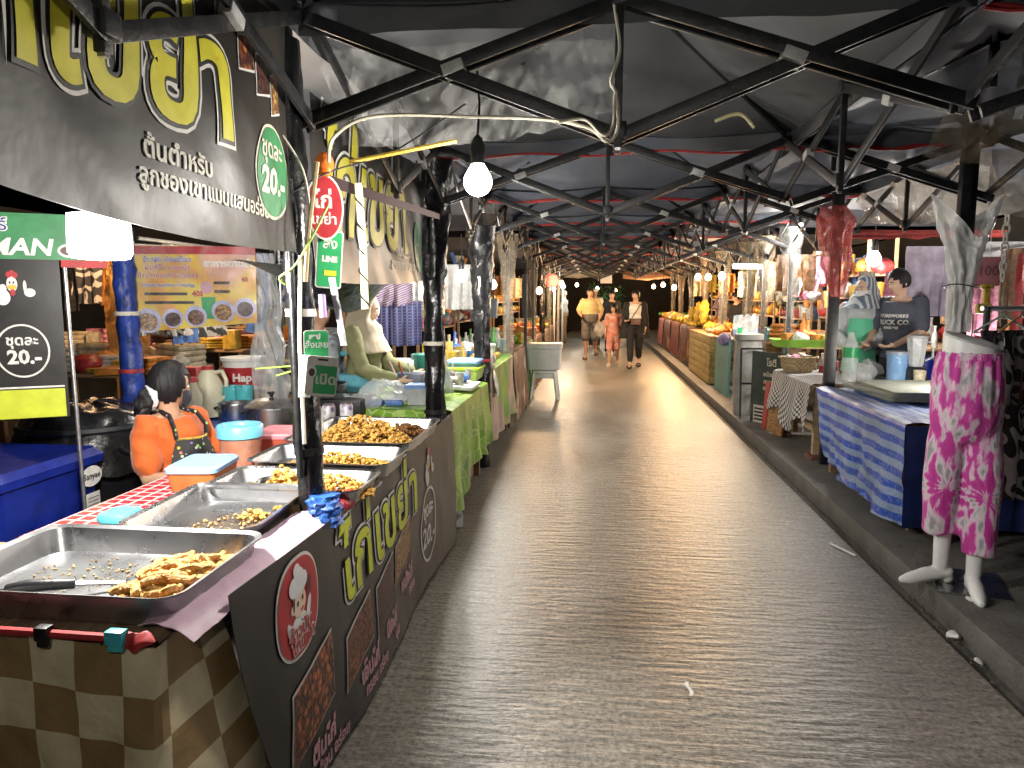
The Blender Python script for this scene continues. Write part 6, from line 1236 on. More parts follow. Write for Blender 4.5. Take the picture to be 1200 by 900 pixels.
class Person:
    def __init__(s, label, loc, rz, H=1.7, pose=None, skin=m_skin, female=False, head_yaw=0, head_pitch=0, voxel=.009, hands=True, girth=1, group=None):
        s.t = thing('person', label, 'person', loc, rz, group); k = H / 1.7; s.k = k; s.v = voxel
        P_ = {}
        for n, p in POSE.items():
            if n in ('pel', 'chest', 'neck', 'head'): P_[n] = Vector(p)
            else: P_[n + 'L'] = Vector(p); P_[n + 'R'] = Vector((-p[0], p[1], p[2]))
        for n, p in (pose or {}).items(): P_[n] = Vector(p)
        s.P = {n: p * k for n, p in P_.items()}; P_ = s.P; s.f = female; s.g = girth; s.hm = frame(head_yaw, head_pitch); s.skin = skin
        mb = MB(); s.torso(mb, 0, k)
        for q in 'LR':
            limb(mb, [P_['hip' + q], P_['kne' + q], P_['ank' + q]], [.082 * k * girth, .055 * k * girth, .037 * k]); m_ = P_['kne' + q].lerp(P_['ank' + q], .3); limb(mb, [P_['kne' + q], m_ + Vector((0, .012 * k, 0)), P_['ank' + q]], [.05 * k, .055 * k * girth, .036 * k])
            a, t_ = P_['ank' + q], P_['toe' + q]; limb(mb, [a + (a - t_) * .12 + Vector((0, 0, -.04 * k)), a.lerp(t_, .45) + Vector((0, 0, -.005 * k)), a.lerp(t_, .85), t_], [.036 * k, .036 * k, .034 * k, .02 * k])
            limb(mb, [P_['sho' + q], P_['elb' + q], P_['wri' + q]], [.05 * k * girth, .038 * k * girth, .027 * k]); s.hand(mb, P_['elb' + q], P_['wri' + q], P_['tip' + q], 1 if q == 'L' else -1)
        limb(mb, [P_['neck'] - Vector((0, 0, .05 * k)), P_['head'] + s.hm @ Vector((0, .02, -.03)) * k], [.056 * k, .05 * k]); s.head(mb)
        s.body = remesh(mb, 'body', skin, voxel, s.t, 4)
        s.face()
    def torso(s, mb, off, k, z0=None, z1=None, sc=1, pts=None):
        P_ = s.P; sh = (P_['shoL'] - P_['shoR']).normalized(); hp = (P_['hipL'] - P_['hipR']).normalized()
        W = ((0, .15, .105), (.25, .158 if s.f else .15, .11), (.5, .125 if s.f else .14, .09), (.75, .148 if s.f else .16, .11), (1, .15, .095)) 
        rs = []
        N = 12; lo = 0 if z0 is None else z0; hi = 1 if z1 is None else z1
        for i in range(N + 1):
            t = lo + (hi - lo) * i / N
            a = P_['pel'] - Vector((0, 0, .06 * k)); b = P_['chest']; c = P_['neck'] - Vector((0, 0, .045 * k))
            p = a.lerp(b, t / .6) if t < .6 else b.lerp(c, (t - .6) / .4)
            d = ((b - a) if t < .6 else (c - b)).normalized(); u = hp.lerp(sh, min(1, t * 1.4)).normalized(); w = d.cross(u).normalized() * -1; 
            for (t0, r0, q0), (t1, r1, q1) in zip(W, W[1:]):
                if t0 <= t <= t1 + 1e-6: f = (t - t0) / (t1 - t0); rx, ry = r0 + (r1 - r0) * f, q0 + (q1 - q0) * f
            rx, ry = (rx * s.g * k + off) * sc, (ry * s.g * k + off) * sc
            if t > .97: rx *= .8
            rs.append([p + u * (rx * math.cos(a_)) + w * (ry * math.sin(a_) * (1.12 if s.f and .55 < t < .85 and math.sin(a_) > 0 else 1)) for a_ in [2 * PI * j / 24 for j in range(24)]])
        mb.rings(rs)
        if z1 is None: limb(mb, [P_['shoL'], P_['neck'] - Vector((0, 0, .05 * k)), P_['shoR']], [.05 * k + off, .062 * k + off, .05 * k + off])
    def hand(s, mb, e, w, tip, sg):
        k = s.k; d = (tip - w).normalized(); fa = (w - e).normalized(); side = d.cross(Vector((0, -1, 0)) if abs(d.y) < .8 else Vector((0, 0, 1))).normalized() * .5 + Vector((0, 0, 0)); side = Vector((0, -1, 0)) - d * d.dot(Vector((0, -1, 0))); side = side.normalized() if side.length > .2 else (Vector((0, 0, 1)) - d * d.z).normalized()
        n = d.cross(side).normalized() * sg
        pc = w + d * .05 * k; m_ = Matrix((side, d, n)).transposed(); b = MB().ball((0, 0, 0), (.039 * k, .052 * k, .017 * k), 14, 10); mb.add([pc + m_ @ Vector(v) for v in b.v], b.f)
        for i, (o, L) in enumerate(((.028, .068), (.0095, .078), (-.0095, .073), (-.028, .058))):
            a = w + d * .088 * k + side * o * k; p1 = a + d * L * .45 * k + n * .008 * k; p2 = p1 + (d * .8 + n * .6).normalized() * L * .32 * k; p3 = p2 + (d * .5 + n * .85).normalized() * L * .28 * k
            mb.tube([a - d * .02 * k, a, p1, p2, p3], [.0085 * k, .0088 * k, .0082 * k, .0075 * k, .0055 * k], 8)
        a = w + d * .03 * k + side * .03 * k; mb.tube([a, a + (side * .8 + d * .6 + n * .2).normalized() * .032 * k, a + (side * .75 + d * 1.5 + n * .6).normalized() * .062 * k], [.012 * k, .0105 * k, .007 * k], 8)
    def head(s, mb):
        k = s.k; b = MB().ball((0, 0, 0), 1, 30, 22); out = []
        for v in b.v:
            x, y, z = v; fx = .074; fy = .094; fz = .116
            if z < 0: j = 1 - .3 * (-z) ** 1.3; x *= j; y = y * (1 - .1 * -z) if y < 0 else y * (1 - .25 * -z)
            X, Y, Z = x * fx, y * fy, z * fz
            if Y < 0:
                g = lambda cx, cz, r: math.exp(-((X - cx) ** 2 + (Z - cz) ** 2) / (r * r))
                Y -= .02 * g(0, -.02, .014) + .01 * g(0, .0, .013) + .006 * g(0, -.052, .018) + .008 * g(0, -.095, .022) + .004 * g(0, .035, .04); Y += .009 * (g(.03, .006, .018) + g(-.03, .006, .018))
            out.append(s.P['head'] + s.hm @ Vector((X, Y, Z)) * k)
        mb.add(out, b.f)
        for q in (-1, 1):
            e = MB().ball((0, 0, 0), (.011, .02, .032), 10, 8); mb.add([s.P['head'] + s.hm @ (Vector(v) + Vector((q * .076, .008, -.008))) * k for v in e.v], e.f)
    def on_head(s, name, fn, mat):
        mb = MB(); fn(mb); mb.v = [tuple(s.P['head'] + s.hm @ Vector(v) * s.k) for v in mb.v]; return mb.build(name, mat, s.t)
    def face(s):
        for q in (-1, 1):
            s.on_head('eye', lambda m: m.ball((q * .029, -.0795, .006), (.013, .008, .0075), 12, 8), m_eyew); s.on_head('iris', lambda m: m.ball((q * .029, -.0855, .006), (.0062, .004, .0066), 10, 6), m_iris)
            s.on_head('eyebrow', lambda m: m.tube([(q * .013, -.0915, .025), (q * .029, -.092, .03), (q * .047, -.079, .025)], [.0035, .004, .002], 6), m_hair)
        s.on_head('mouth', lambda m: m.ball((0, -.0865, -.053), (.021, .008, .0065), 14, 6), m_lip)
    def hair(s, cut=-.03, low=-.03, bulk=1.07, back=0, mat=None, fringe=.035):
        def f(m):
            b = MB().ball((0, .008, .012), (.08 * bulk, .1 * bulk, .117 * bulk), 36, 26); ok = {}
            for i, v in enumerate(b.v):
                x, y, z = v; keep = (z > fringe + .02 * math.sin(x * 90) if y < -.02 else z > low - back * max(0, min(1, y / .06)) + .01 * math.sin(x * 140)) or (abs(x) > .066 and y > -.055 + .3 * max(0, .02 - z) and z > -.05 - back)
                ok[i] = keep
            vs = [Vector(v) * (1 + .03 * nz(v[0], v[1], v[2], 40)) for v in b.v]; idx = {}; V = []
            for i in range(len(vs)):
                if ok[i]: idx[i] = len(V); V.append(vs[i])
            inn = [Vector((v.x, v.y - .008, v.z - .012)) * .86 + Vector((0, .008, .012)) for v in V]; n = len(V); F = []
            ed = {}
            for fc in b.f:
                g = [i for i in fc if ok[i]]
                if len(g) == len(fc):
                    F.append(tuple(idx[i] for i in fc)); F.append(tuple(n + idx[i] for i in reversed(fc)))
                    for a, c in zip(fc, fc[1:] + fc[:1]): ed[(idx[a], idx[c])] = 1
            for (a, c) in ed:
                if (c, a) not in ed: F.append((a, c, n + c, n + a))
            m.add(V + inn, F)
        return s.on_head('hair', f, mat or m_hair)
    def cloth(s, name, build, mat, voxel=None, folds=.012, seed=1, smooth=4):
        mb = MB(); build(mb)
        return remesh(mb, name, mat, voxel or s.v * 1.15, s.t, smooth, lambda c: folds * (.8 * nz(c.x * 5 + seed, c.y * 5, c.z * 4) + 1.3 * (.35 - abs(nz(c.x * 7 + c.z * 7, c.y * 7 + seed, c.z * 11))) + .25 * nz(c.x * 26, c.y * 26, c.z * 18)))
    def shirt(s, mat, sleeve=.75, length=.0, off=.016, name='shirt', **kw):
        P_, k = s.P, s.k
        def b(mb):
            s.torso(mb, off * k, k, z0=length, z1=1); limb(mb, [P_['shoL'], P_['neck'] - Vector((0, 0, .06 * k)), P_['shoR']], [.048 * k * s.g + off * .4, .06 * k, .048 * k * s.g + off * .4])
            for q in 'LR':
                e = P_['sho' + q].lerp(P_['elb' + q], min(1, sleeve)); pts = [P_['sho' + q], e]; rr = [.05 * k * s.g + off * .5, .054 * k * s.g + off * .6]
                if sleeve > 1: pts.append(P_['elb' + q].lerp(P_['wri' + q], sleeve - 1)); rr = [.05 * k * s.g + off * .5, .048 * k * s.g + off * .45, .04 * k * s.g + off * .45]
                limb(mb, pts, rr)
        return s.cloth(name, b, mat, **kw)
    def pants(s, mat, length=2, off=.018, name='trousers', **kw):
        P_, k = s.P, s.k
        def b(mb):
            s.torso(mb, off * k, k, z0=0, z1=.35)
            for q in 'LR':
                e = P_['hip' + q].lerp(P_['kne' + q], min(1, length)); pts = [P_['hip' + q], e]; rr = [.088 * k * s.g + off * .6, .075 * k * s.g + off * .6]
                if length > 1: pts.append(P_['kne' + q].lerp(P_['ank' + q], length - 1)); rr[1] = .064 * k * s.g + off * .6; rr.append(.05 * k + off * .7)
                limb(mb, pts, rr)
        return s.cloth(name, b, mat, **kw)
    def veil(s, mat, drop=.42, spread=.26, seed=2, name='headscarf', front=.5):
        P_, k = s.P, s.k; h = P_['head']
        def f(mb):
            rs = []
            for i in range(16):
                t = i / 15; 
                if t < .4: z = .125 * math.cos(t / .4 * 1.6) ; r = .098 * math.sin(.12 + t / .4 * 1.35)
                else: q = (t - .4) / .6; z = -.0 - q * drop; r = .095 - .02 * math.sin(q * PI) + spread * .62 * q ** .8
                fy = 1.12 if t < .45 else 1.12 - .5 * (t - .45)
                ring = []
                for j in range(30):
                    a = 2 * PI * j / 30; rr = r * (1 + .05 * nz(math.cos(a) * 2 + seed, math.sin(a) * 2, t * 4)); x, y = rr * math.cos(a), rr * fy * math.sin(a)
                    if t < .55 and y < -.02: y = max(y, -.062)
                    ring.append(h + (s.hm @ Vector((x, y + .012, z)) if t < .5 else s.hm.lerp(Matrix.Identity(3), (t - .5) * 2) @ Vector((x, y + .012, z))) * k)
                rs.append(ring)
            mb.rings(rs)
        return s.cloth(name, f, mat, folds=.009, seed=seed, voxel=s.v)
    def shoes(s, mat):
        for q in 'LR':
            a, t_ = s.P['ank' + q], s.P['toe' + q]; d = (t_ - a); d.z = 0; d.normalize(); mb = MB(); k = s.k
            z = t_.z - .022 * k; out = [Vector((a.x, a.y, 0)) + d * (.095 * k + .13 * k * math.cos(p)) + Vector((-d.y, d.x, 0)) * .046 * k * math.sin(p) for p in [2 * PI * j / 20 for j in range(20)]]
            mb.rings([[p + Vector((0, 0, z + dz)) for p in out] for dz in (-.012, .006)]); c = Vector((a.x, a.y, z)) + d * .13 * k
            mb.tube([c + Vector((-d.y, d.x, 0)) * .047 * k * math.cos(p) + Vector((0, 0, .055 * k * math.sin(p))) for p in [PI * j / 10 for j in range(11)]], .012 * k, 8, sc=(1, 1)); mb.build('sandal', mat, s.t)

# seated seller in orange
se = Person('woman in an orange T-shirt and patterned black apron, seated behind the counter, looking away', (-2.05, 3.3, 0), R(72), 1.6, dict(pel=(0, .02, .5), chest=(0, .03, .8), neck=(0, .06, .99), head=(0, .05, 1.125), hipL=(.1, -.02, .48), hipR=(-.1, -.02, .48), kneL=(.12, -.42, .5), kneR=(-.12, -.42, .5), ankL=(.12, -.38, .09), ankR=(-.12, -.38, .09), toeL=(.13, -.54, .04), toeR=(-.13, -.54, .04), shoL=(.16, .05, .935), shoR=(-.16, .05, .935), elbR=(-.22, -.02, .68), wriR=(-.17, -.26, .72), tipR=(-.13, -.39, .79), elbL=(.22, -.02, .68), wriL=(.1, -.24, .77), tipL=(.02, -.36, .79)), m_skin, True, R(72), R(8), .007, girth=.86)
m_orange = M('orange_cotton', (.62, .12, .015), .8, 0, .12, 8, .1, 60, sheen=.2); se.shirt(m_orange, .72, off=.03, folds=.019)
se.pants(M('dark_trousers', (.02, .02, .025), .8), 1.9); se.hair(low=-.075, bulk=1.12, fringe=.05, back=.01)
se.on_head('hair_bun', lambda m: _noisy(m.ball((0, .118, -.075), (.05, .05, .062), 22, 16), .02, 22, 3), m_hair)
se.on_head('ponytail', lambda m: _noisy(m.ball((.0, .125, -.13), (.045, .035, .06), 18, 14), .02, 22, 5), m_hair)
se.on_head('scrunchie', lambda m: _noisy(m.tube([(.05 * math.cos(a), .095 + .012 * math.sin(a), -.06 + .05 * math.sin(a)) for a in [2 * PI * j / 20 for j in range(21)]], .017, 8), .012, 40, 1), M('white_satin', (.7, .7, .7), .35, 0, .1, 20))
se.on_head('face_mask', lambda m: m.grid(lambda u, v: (.066 * math.sin((u - .5) * 2.5), -.012 - (.092 + .012 * math.sin(v * PI)) * math.cos((u - .5) * 2.5), -.012 - .075 * v), 14, 8), M('navy_mask', (.02, .022, .035), .6))
m_apron = PATTERN('apron_print', 'spots', (.012, .012, .011), (.3, .3, .03), 36, None, .7, .3, coord='Object')
ap = MB()
def apf(u, v):
    a = (u - .5) * 2; z = (.87 - .47 * v) * se.k; wd = (.095 + .09 * min(1, v * 2.2)) * se.k
    fr = .05 - .05 * v - (.19 + .012 * nz(u * 4, v * 4, 2) - .03 * max(0, v - .7)) * math.cos(a * .85); 
    return (wd * a * 1.0, fr * se.k - .012 * 1.0 - (.08 * (v - .75) * 4 if v > .75 else 0), z)
ap.grid(apf, 26, 26).build('apron', m_apron, se.t, solid=.004)
for q in (-1, 1): MB().tube([Vector((q * .095, -.09, .87)) * se.k, Vector((q * .1, -.085, .92)) * se.k, Vector((q * .085, -.035, .985)) * se.k, Vector((q * .06, .07, 1.0)) * se.k], .014, 8, sc=(1, .6)).build('apron_strap', m_apron, se.t)
MB().tube([Vector((-.095 + .19 * i / 10, -.15 + .06 * abs(i / 5 - 1) ** 2, .87)) * se.k for i in range(11)], .006, 6).build('apron_trim', GC['yellow'], se.t)

# cook in the cream veil
ck = Person('woman in a long cream headscarf and pale olive dress, cooking at the second stall', (-1.68, 5.05, 0), R(85), 1.53, dict(elbL=(.2, -.14, 1.12), wriL=(.13, -.38, 1.05), tipL=(.1, -.5, 1.02), elbR=(-.24, -.1, 1.1), wriR=(-.16, -.36, 1.02), tipR=(-.14, -.48, 1.0), head=(0, -.05, 1.57)), m_skin_l, True, R(5), R(14), .009)
m_oliv = M('pale_olive_cotton', (.2, .2, .09), .85, 0, .12, 8, .1, 40); ck.shirt(m_oliv, 1.85, off=.03, folds=.012)
def skirt(mb): mb.rings([ell((ck.P['pel'].x, ck.P['pel'].y), a * ck.k, b * ck.k, z * ck.k) for a, b, z in ((.17, .14, 1.05), (.2, .17, .85), (.24, .22, .45), (.26, .25, .1))])
ck.cloth('skirt', skirt, m_oliv, folds=.015); ck.veil(M('cream_veil', (.34, .29, .2), .8, 0, .1, 5, .1, 30), .34, .22)
MB().tube([(ck.P['neck'] + Vector((.2 * math.cos(a), .14 * math.sin(a) + .02, -.2 + .02 * math.sin(2 * a))) * ck.k) for a in [2 * PI * j / 30 for j in range(31)]], .02, 8, sc=(.6, 1)).build('teal_band', M('teal_cloth', (.1, .38, .46), .7), ck.t)
MB().box((0, .01, .99 * ck.k), (.42 * ck.k, .32 * ck.k, .14)).build('teal_apron', M('teal_apron', (.12, .4, .5), .7), ck.t, bevel=.05)
# helper in the grey striped sleeve
hp = Person('person in a grey striped top and dark gloves, half hidden by the open sign', (-1.93, 4.86, 0), R(65), 1.5, dict(elbR=(-.25, -.02, 1.12), wriR=(-.22, -.13, .89), tipR=(-.2, -.18, .77)), m_skin, True, 0, R(10), .011)
m_strp = PATTERN('grey_stripe', 'stripe', (.42, .45, .5), (.24, .27, .32), 14, None, .8, .5, coord='Object'); hp.shirt(m_strp, 1.9, off=.03, folds=.01); hp.pants(M('dark_skirt', (.03, .03, .035), .8)); hp.hair(low=-.06)
# walkers
m_tan = M('sand_tee', (.56, .46, .22), .8, 0, .1, 8); w1 = Person('man in a sand yellow T-shirt and grey shorts walking towards the camera with a bag', (-.13, 17.6, 0), R(3), 1.72, dict(kneL=(.12, -.08, .5), ankL=(.14, .24, .25), toeL=(.16, .14, .1), kneR=(-.1, -.13, .5), ankR=(-.1, -.14, .08), toeR=(-.13, -.3, .035), elbR=(-.27, .0, 1.12), wriR=(-.2, -.22, 1.02), tipR=(-.14, -.32, 1.04), elbL=(.28, .02, 1.12), wriL=(.22, -.17, .98), tipL=(.2, -.24, .88)), m_skin, girth=1.12, voxel=.012)
w1.shirt(m_tan, .8, off=.03, folds=.012); w1.pants(M('grey_shorts', (.16, .155, .15), .85), .95, off=.035, name='shorts'); w1.hair(low=-.04, bulk=1.06); w1.shoes(M('brown_sandal', (.15, .08, .05), .6))
wone('phone', MB().box((-.29, 17.28, 1.06), (.075, .1, .016), (.3, 0, 0)), m_black, 'dark phone in the right hand of the man in sand yellow', 'phone', (-.29, 17.28, 1.06), bevel=.004)
wone('carrier_bag', _noisy(MB().ball((.1, 17.35, .72), (.13, .1, .18), 20, 14), .05, 8, 1), m_milky, 'pale plastic shopping bag hanging from the hand of the man in sand yellow', 'bag', (.1, 17.35, .72))
m_coral = PATTERN('coral_print', 'clouds', (.62, .2, .13), (.66, .3, .24), 7, (.6, .42, .36), .8, coord='Object')
w2 = Person('girl in a coral pink short-sleeved outfit walking between the man and the woman', (.4, 15.8, 0), R(-8), 1.34, dict(kneR=(-.1, -.15, .5), ankR=(-.09, -.18, .085), toeR=(-.1, -.33, .045), kneL=(.09, .04, .49), ankL=(.09, .24, .16), toeL=(.1, .11, .05)), m_skin, True, R(-35), 0, .011)
w2.shirt(m_coral, .8, off=.03, folds=.01); w2.pants(m_coral, 1.05, off=.03, name='shorts'); w2.hair(low=-.1, bulk=1.1, back=.02); w2.shoes(m_white)
w3 = Person('woman in a long open black coat over a white top, walking towards the camera', (.84, 15.5, 0), R(-4), 1.65, dict(kneR=(-.09, -.17, .5), ankR=(-.09, -.22, .085), toeR=(-.1, -.38, .05), kneL=(.09, .04, .48), ankL=(.09, .26, .17), toeL=(.09, .14, .05), elbR=(-.25, .0, 1.12), wriR=(-.2, -.17, 1.02), tipR=(-.15, -.25, 1.03)), m_skin_l, True, R(-25), 0, .012)
m_blk = M('black_cloth', (.018, .018, .02), .85, 0, .2, 8); w3.shirt(m_white, .5, off=.012, name='top'); w3.pants(m_blk, 1.75, off=.02); w3.hair(low=-.05); w3.on_head('hair_bun', lambda m: m.ball((0, .1, .05), .045), m_hair); w3.shoes(m_blk)
def coat(mb):
    for q, sx in (('L', 1), ('R', -1)):
        limb(mb, [w3.P['sho' + q], w3.P['elb' + q], w3.P['elb' + q].lerp(w3.P['wri' + q], .7)], [.07, .06, .055]); mb.rings([[Vector((sx * (.16 + .05 * f) + .085 * (1 + .5 * f) * math.cos(a), .03 + .11 * math.sin(a), 1.4 - .75 * f)) * w3.k for a in [2 * PI * j / 16 for j in range(16)]] for f in (0, .25, .5, .75, 1)])
    mb.rings([[Vector((.2 * math.cos(a), .09 + .05 * math.sin(a), 1.42 - .78 * f)) * w3.k for a in [2 * PI * j / 18 for j in range(18)]] for f in (0, .5, 1)])
w3.cloth('coat', coat, m_blk, folds=.015)
wone('shoulder_bag', MB().box((.84, 15.28, .98), (.2, .06, .12)).bar((.74, 15.3, 1.02), (.95, 15.4, 1.36), .02), M('brown_leather', (.12, .06, .045), .5), 'small brown shoulder bag worn by the woman in the black coat', 'bag', (.84, 15.28, .98), bevel=.01)
w4 = Person('woman in dark clothes walking behind the girl in coral', (.42, 19.2, 0), R(5), 1.66, None, m_skin_l, True, 0, 0, .014); w4.shirt(m_blk, 1.7, off=.03); w4.pants(m_blk); w4.hair(low=-.1, bulk=1.1)
w5 = Person('person in a white shirt and cap walking behind the man in sand yellow', (-.02, 21.5, 0), R(0), 1.75, None, m_skin, False, 0, 0, .014); w5.shirt(m_white, .8, off=.03); w5.pants(m_blk); w5.hair(); w5.on_head('cap', lambda m: m.ball((0, .0, .06), (.09, .11, .075), 20, 12).box((0, -.12, .05), (.13, .08, .012)), m_white)
w6 = Person('man in a pale blue shirt and khaki trousers standing at the far left', (-1.02, 23.5, 0), R(-95), 1.72, dict(elbL=(.22, -.1, 1.12), wriL=(.18, -.3, 1.1), tipL=(.15, -.42, 1.12)), m_skin, False, 0, 0, .014); w6.shirt(M('pale_blue_shirt', (.5, .55, .62), .8), 1.5, off=.03); w6.pants(M('khaki', (.4, .29, .14), .85), 2, off=.03); w6.hair(mat=M('grey_hair', (.35, .34, .33), .6)); w6.shoes(m_blk)
# right-hand vendors
m_navyt = M('charcoal_navy_tee', (.075, .085, .115), .85, 0, .12, 8, .1, 60)
rm = Person('man in a dark navy T-shirt with pale lettering, looking down behind the blender', (2.78, 6.95, .1), R(-52), 1.66, dict(head=(0, -.075, 1.565), neck=(0, -.02, 1.44), elbL=(.23, -.06, 1.12), wriL=(.13, -.3, 1.0), tipL=(.08, -.42, .98), elbR=(-.23, -.05, 1.12), wriR=(-.13, -.3, 1.0), tipR=(-.08, -.42, .98)), m_skin_l, False, R(-22), R(16), .008)
rm.shirt(m_navyt, .8, off=.028, folds=.009); rm.pants(m_blk); rm.hair(low=-.055, bulk=1.08, fringe=.045)
def Srm(u, v):
    a = u / .16; n = Vector((math.sin(a), -math.cos(a), 0)); kk = rm.k
    return Vector((.168 * math.sin(a), -.012 - .155 * math.cos(a), v)) * 1 * 1.0, n
for tx, z, sz in (('NITUREWORKS', 1.26, .04), ('TRUCK CO.', 1.2, .06), ('SINCE 1985', 1.15, .026)): lay(text_bm(tx, sz, .002), 'lettering', m_wprint, lambda u, v: (Vector((Srm(u, v * rm.k)[0])), Srm(u, v)[1]), (.0, z), .0, rm.t)
rw = Person('woman in a grey striped headscarf and mint green apron behind the tall bottle', (2.54, 7.2, .1), R(-30), 1.6, dict(elbL=(.22, -.08, 1.12), wriL=(.08, -.28, 1.0), tipL=(.0, -.36, 1.0), elbR=(-.22, -.08, 1.12), wriR=(-.1, -.28, 1.0), tipR=(-.02, -.36, 1.0)), m_skin_l, True, R(-25), R(10), .009)
m_gstr = PATTERN('grey_striped_veil', 'stripe', (.55, .6, .64), (.12, .16, .2), 9, None, .7, .45, coord='Object', rot=(.4, .3, .5)); rw.shirt(M('pale_grey_top', (.5, .53, .54), .85, 0, .1, 8), 1.9, off=.025); rw.pants(m_blk); rw.veil(m_gstr, .2, .2)
rw.on_head('face_mask', lambda m: m.grid(lambda u, v: (.066 * math.sin((u - .5) * 2.5), -.014 - (.092 + .012 * math.sin(v * PI)) * math.cos((u - .5) * 2.5), -.012 - .075 * v), 14, 8), m_white)
MB().grid(lambda u, v: ((u - .5) * (.2 + .12 * v), -.175 + .06 * (u - .5) ** 2 * 4, 1.2 - .5 * v), 12, 12).build('apron', M('mint_apron', (.12, .55, .32), .7, 0, .1, 8), rw.t, solid=.006)
r3 = Person('person in dark clothes seated low behind the orange counter top', (2.75, 14.6, .1), R(-60), 1.5, None, m_skin_l, False, 0, R(20), .014); r3.shirt(m_blk, .8, off=.03); r3.pants(m_blk); r3.hair()
r4 = Person('woman in a mauve headscarf behind the hanging yellow fruit', (2.75, 16.2, .1), R(-70), 1.58, None, m_skin, True, 0, 0, .014); r4.shirt(M('mauve_top', (.3, .22, .3), .8), 1.8, off=.03); r4.pants(m_blk); r4.veil(M('mauve_veil', (.3, .22, .28), .8), .35, .25)

# ------------------------------------------------------------------ packed displays behind the stalls
def display(where, fn, rows, cols_n, kinds, cols, seed, sc=1.0, skip=.12):
    """small goods hung or shelved in rows on an upright rack; fn(u, v) gives the point"""
    random.seed(seed)
    for i in range(cols_n):
        for j in range(rows):
            if random.random() < skip: continue
            k, c = random.choice(kinds), random.choice(cols)
            if (k, c) not in GCACHE: GCACHE[(k, c)] = GK[k](c)
            nm, lab, cat = WORD[k]; p = fn((i + .5 + random.uniform(-.25, .25)) / cols_n, (j + .5 + random.uniform(-.15, .15)) / rows)
            o = link(nm, GCACHE[(k, c)], None, p, (random.uniform(-.2, .2), PI / 2 + random.uniform(-.3, .3) if k == 'flat' else random.uniform(-.1, .1), random.uniform(-.6, .6)))
            s = sc * random.uniform(.8, 1.3); o.scale = (s, s, s); tag(o, lab.format(c) + ' ' + where, cat, 'goods ' + where)
def shelf_rack(label, x, y0, y1, zs, d, mat=m_wood):
    t = thing('shelf_rack', label, 'shelf', (x, (y0 + y1) / 2, .0))
    for z in zs: part('shelf', MB().box((x, (y0 + y1) / 2, z - .012), (d, y1 - y0, .022)), mat, t)
    for y in (y0, y1):
        for q in (-1, 1): part('upright', MB().box((x + q * d * .47, y, max(zs) / 2 + .2), (.03, .03, max(zs) + .4)), mat, t)
    return t
for lab, x, y0, y1, zs, n, kinds, cols, sd in (
    ('right shelves behind the crowded table', 3.05, 8.2, 9.8, (1.25, 1.5, 1.75), 13, ('box', 'bottle', 'bag', 'cup', 'flat'), ('white', 'red', 'orange', 'cream', 'blue', 'brown', 'yellow'), 201),
    ('right shelves behind the teal panel', 3.0, 10.0, 11.6, (1.2, 1.45, 1.7), 12, ('box', 'bottle', 'tub', 'cup'), ('white', 'teal', 'white', 'blue', 'red', 'cream'), 202),
    ('right shelves behind the boarded stall', 3.0, 12.0, 14.2, (1.2, 1.45, 1.72), 14, ('fruit', 'bag', 'box', 'fruit'), ('yellow', 'orange', 'yellow', 'cream', 'red'), 203),
    ('far right shelves of fruit', 2.95, 14.6, 18.0, (1.2, 1.45, 1.7), 18, ('fruit', 'bag', 'fruit'), ('yellow', 'orange', 'cream', 'yellow', 'green'), 204),
    ('left shelves behind the faded floral table', -2.15, 6.4, 8.0, (1.12, 1.36, 1.6), 13, ('bottle', 'box', 'cup', 'bag', 'tub'), ('white', 'cream', 'white', 'pink', 'yellow', 'blue', 'green'), 205),
    ('left shelves behind the brown floral table', -2.1, 8.3, 9.9, (1.12, 1.36, 1.6), 12, ('bottle', 'box', 'cup', 'bag'), ('white', 'blue', 'pink', 'cream', 'red', 'teal'), 206),
    ('far left shelves', -2.1, 10.2, 13.4, (1.15, 1.4, 1.64), 18, ('box', 'bag', 'fruit', 'flat'), ('orange', 'yellow', 'cream', 'red', 'white'), 207),
    ('farthest left shelves', -2.1, 13.8, 18.5, (1.15, 1.4, 1.64), 20, ('box', 'bag', 'fruit'), ('orange', 'yellow', 'cream', 'yellow'), 208)):
    shelf_rack('wooden ' + lab.replace('shelves', 'shelf rack', 1), x, y0, y1, zs, .3)
    display('on the ' + lab, lambda u, v: (x + random.uniform(-.06, .06), y0 + (y1 - y0) * u, zs[min(len(zs) - 1, int(v * len(zs)))] + .003), len(zs), n, [k for k in kinds if k != 'flat'] or kinds, cols, sd, 1.25, .06)
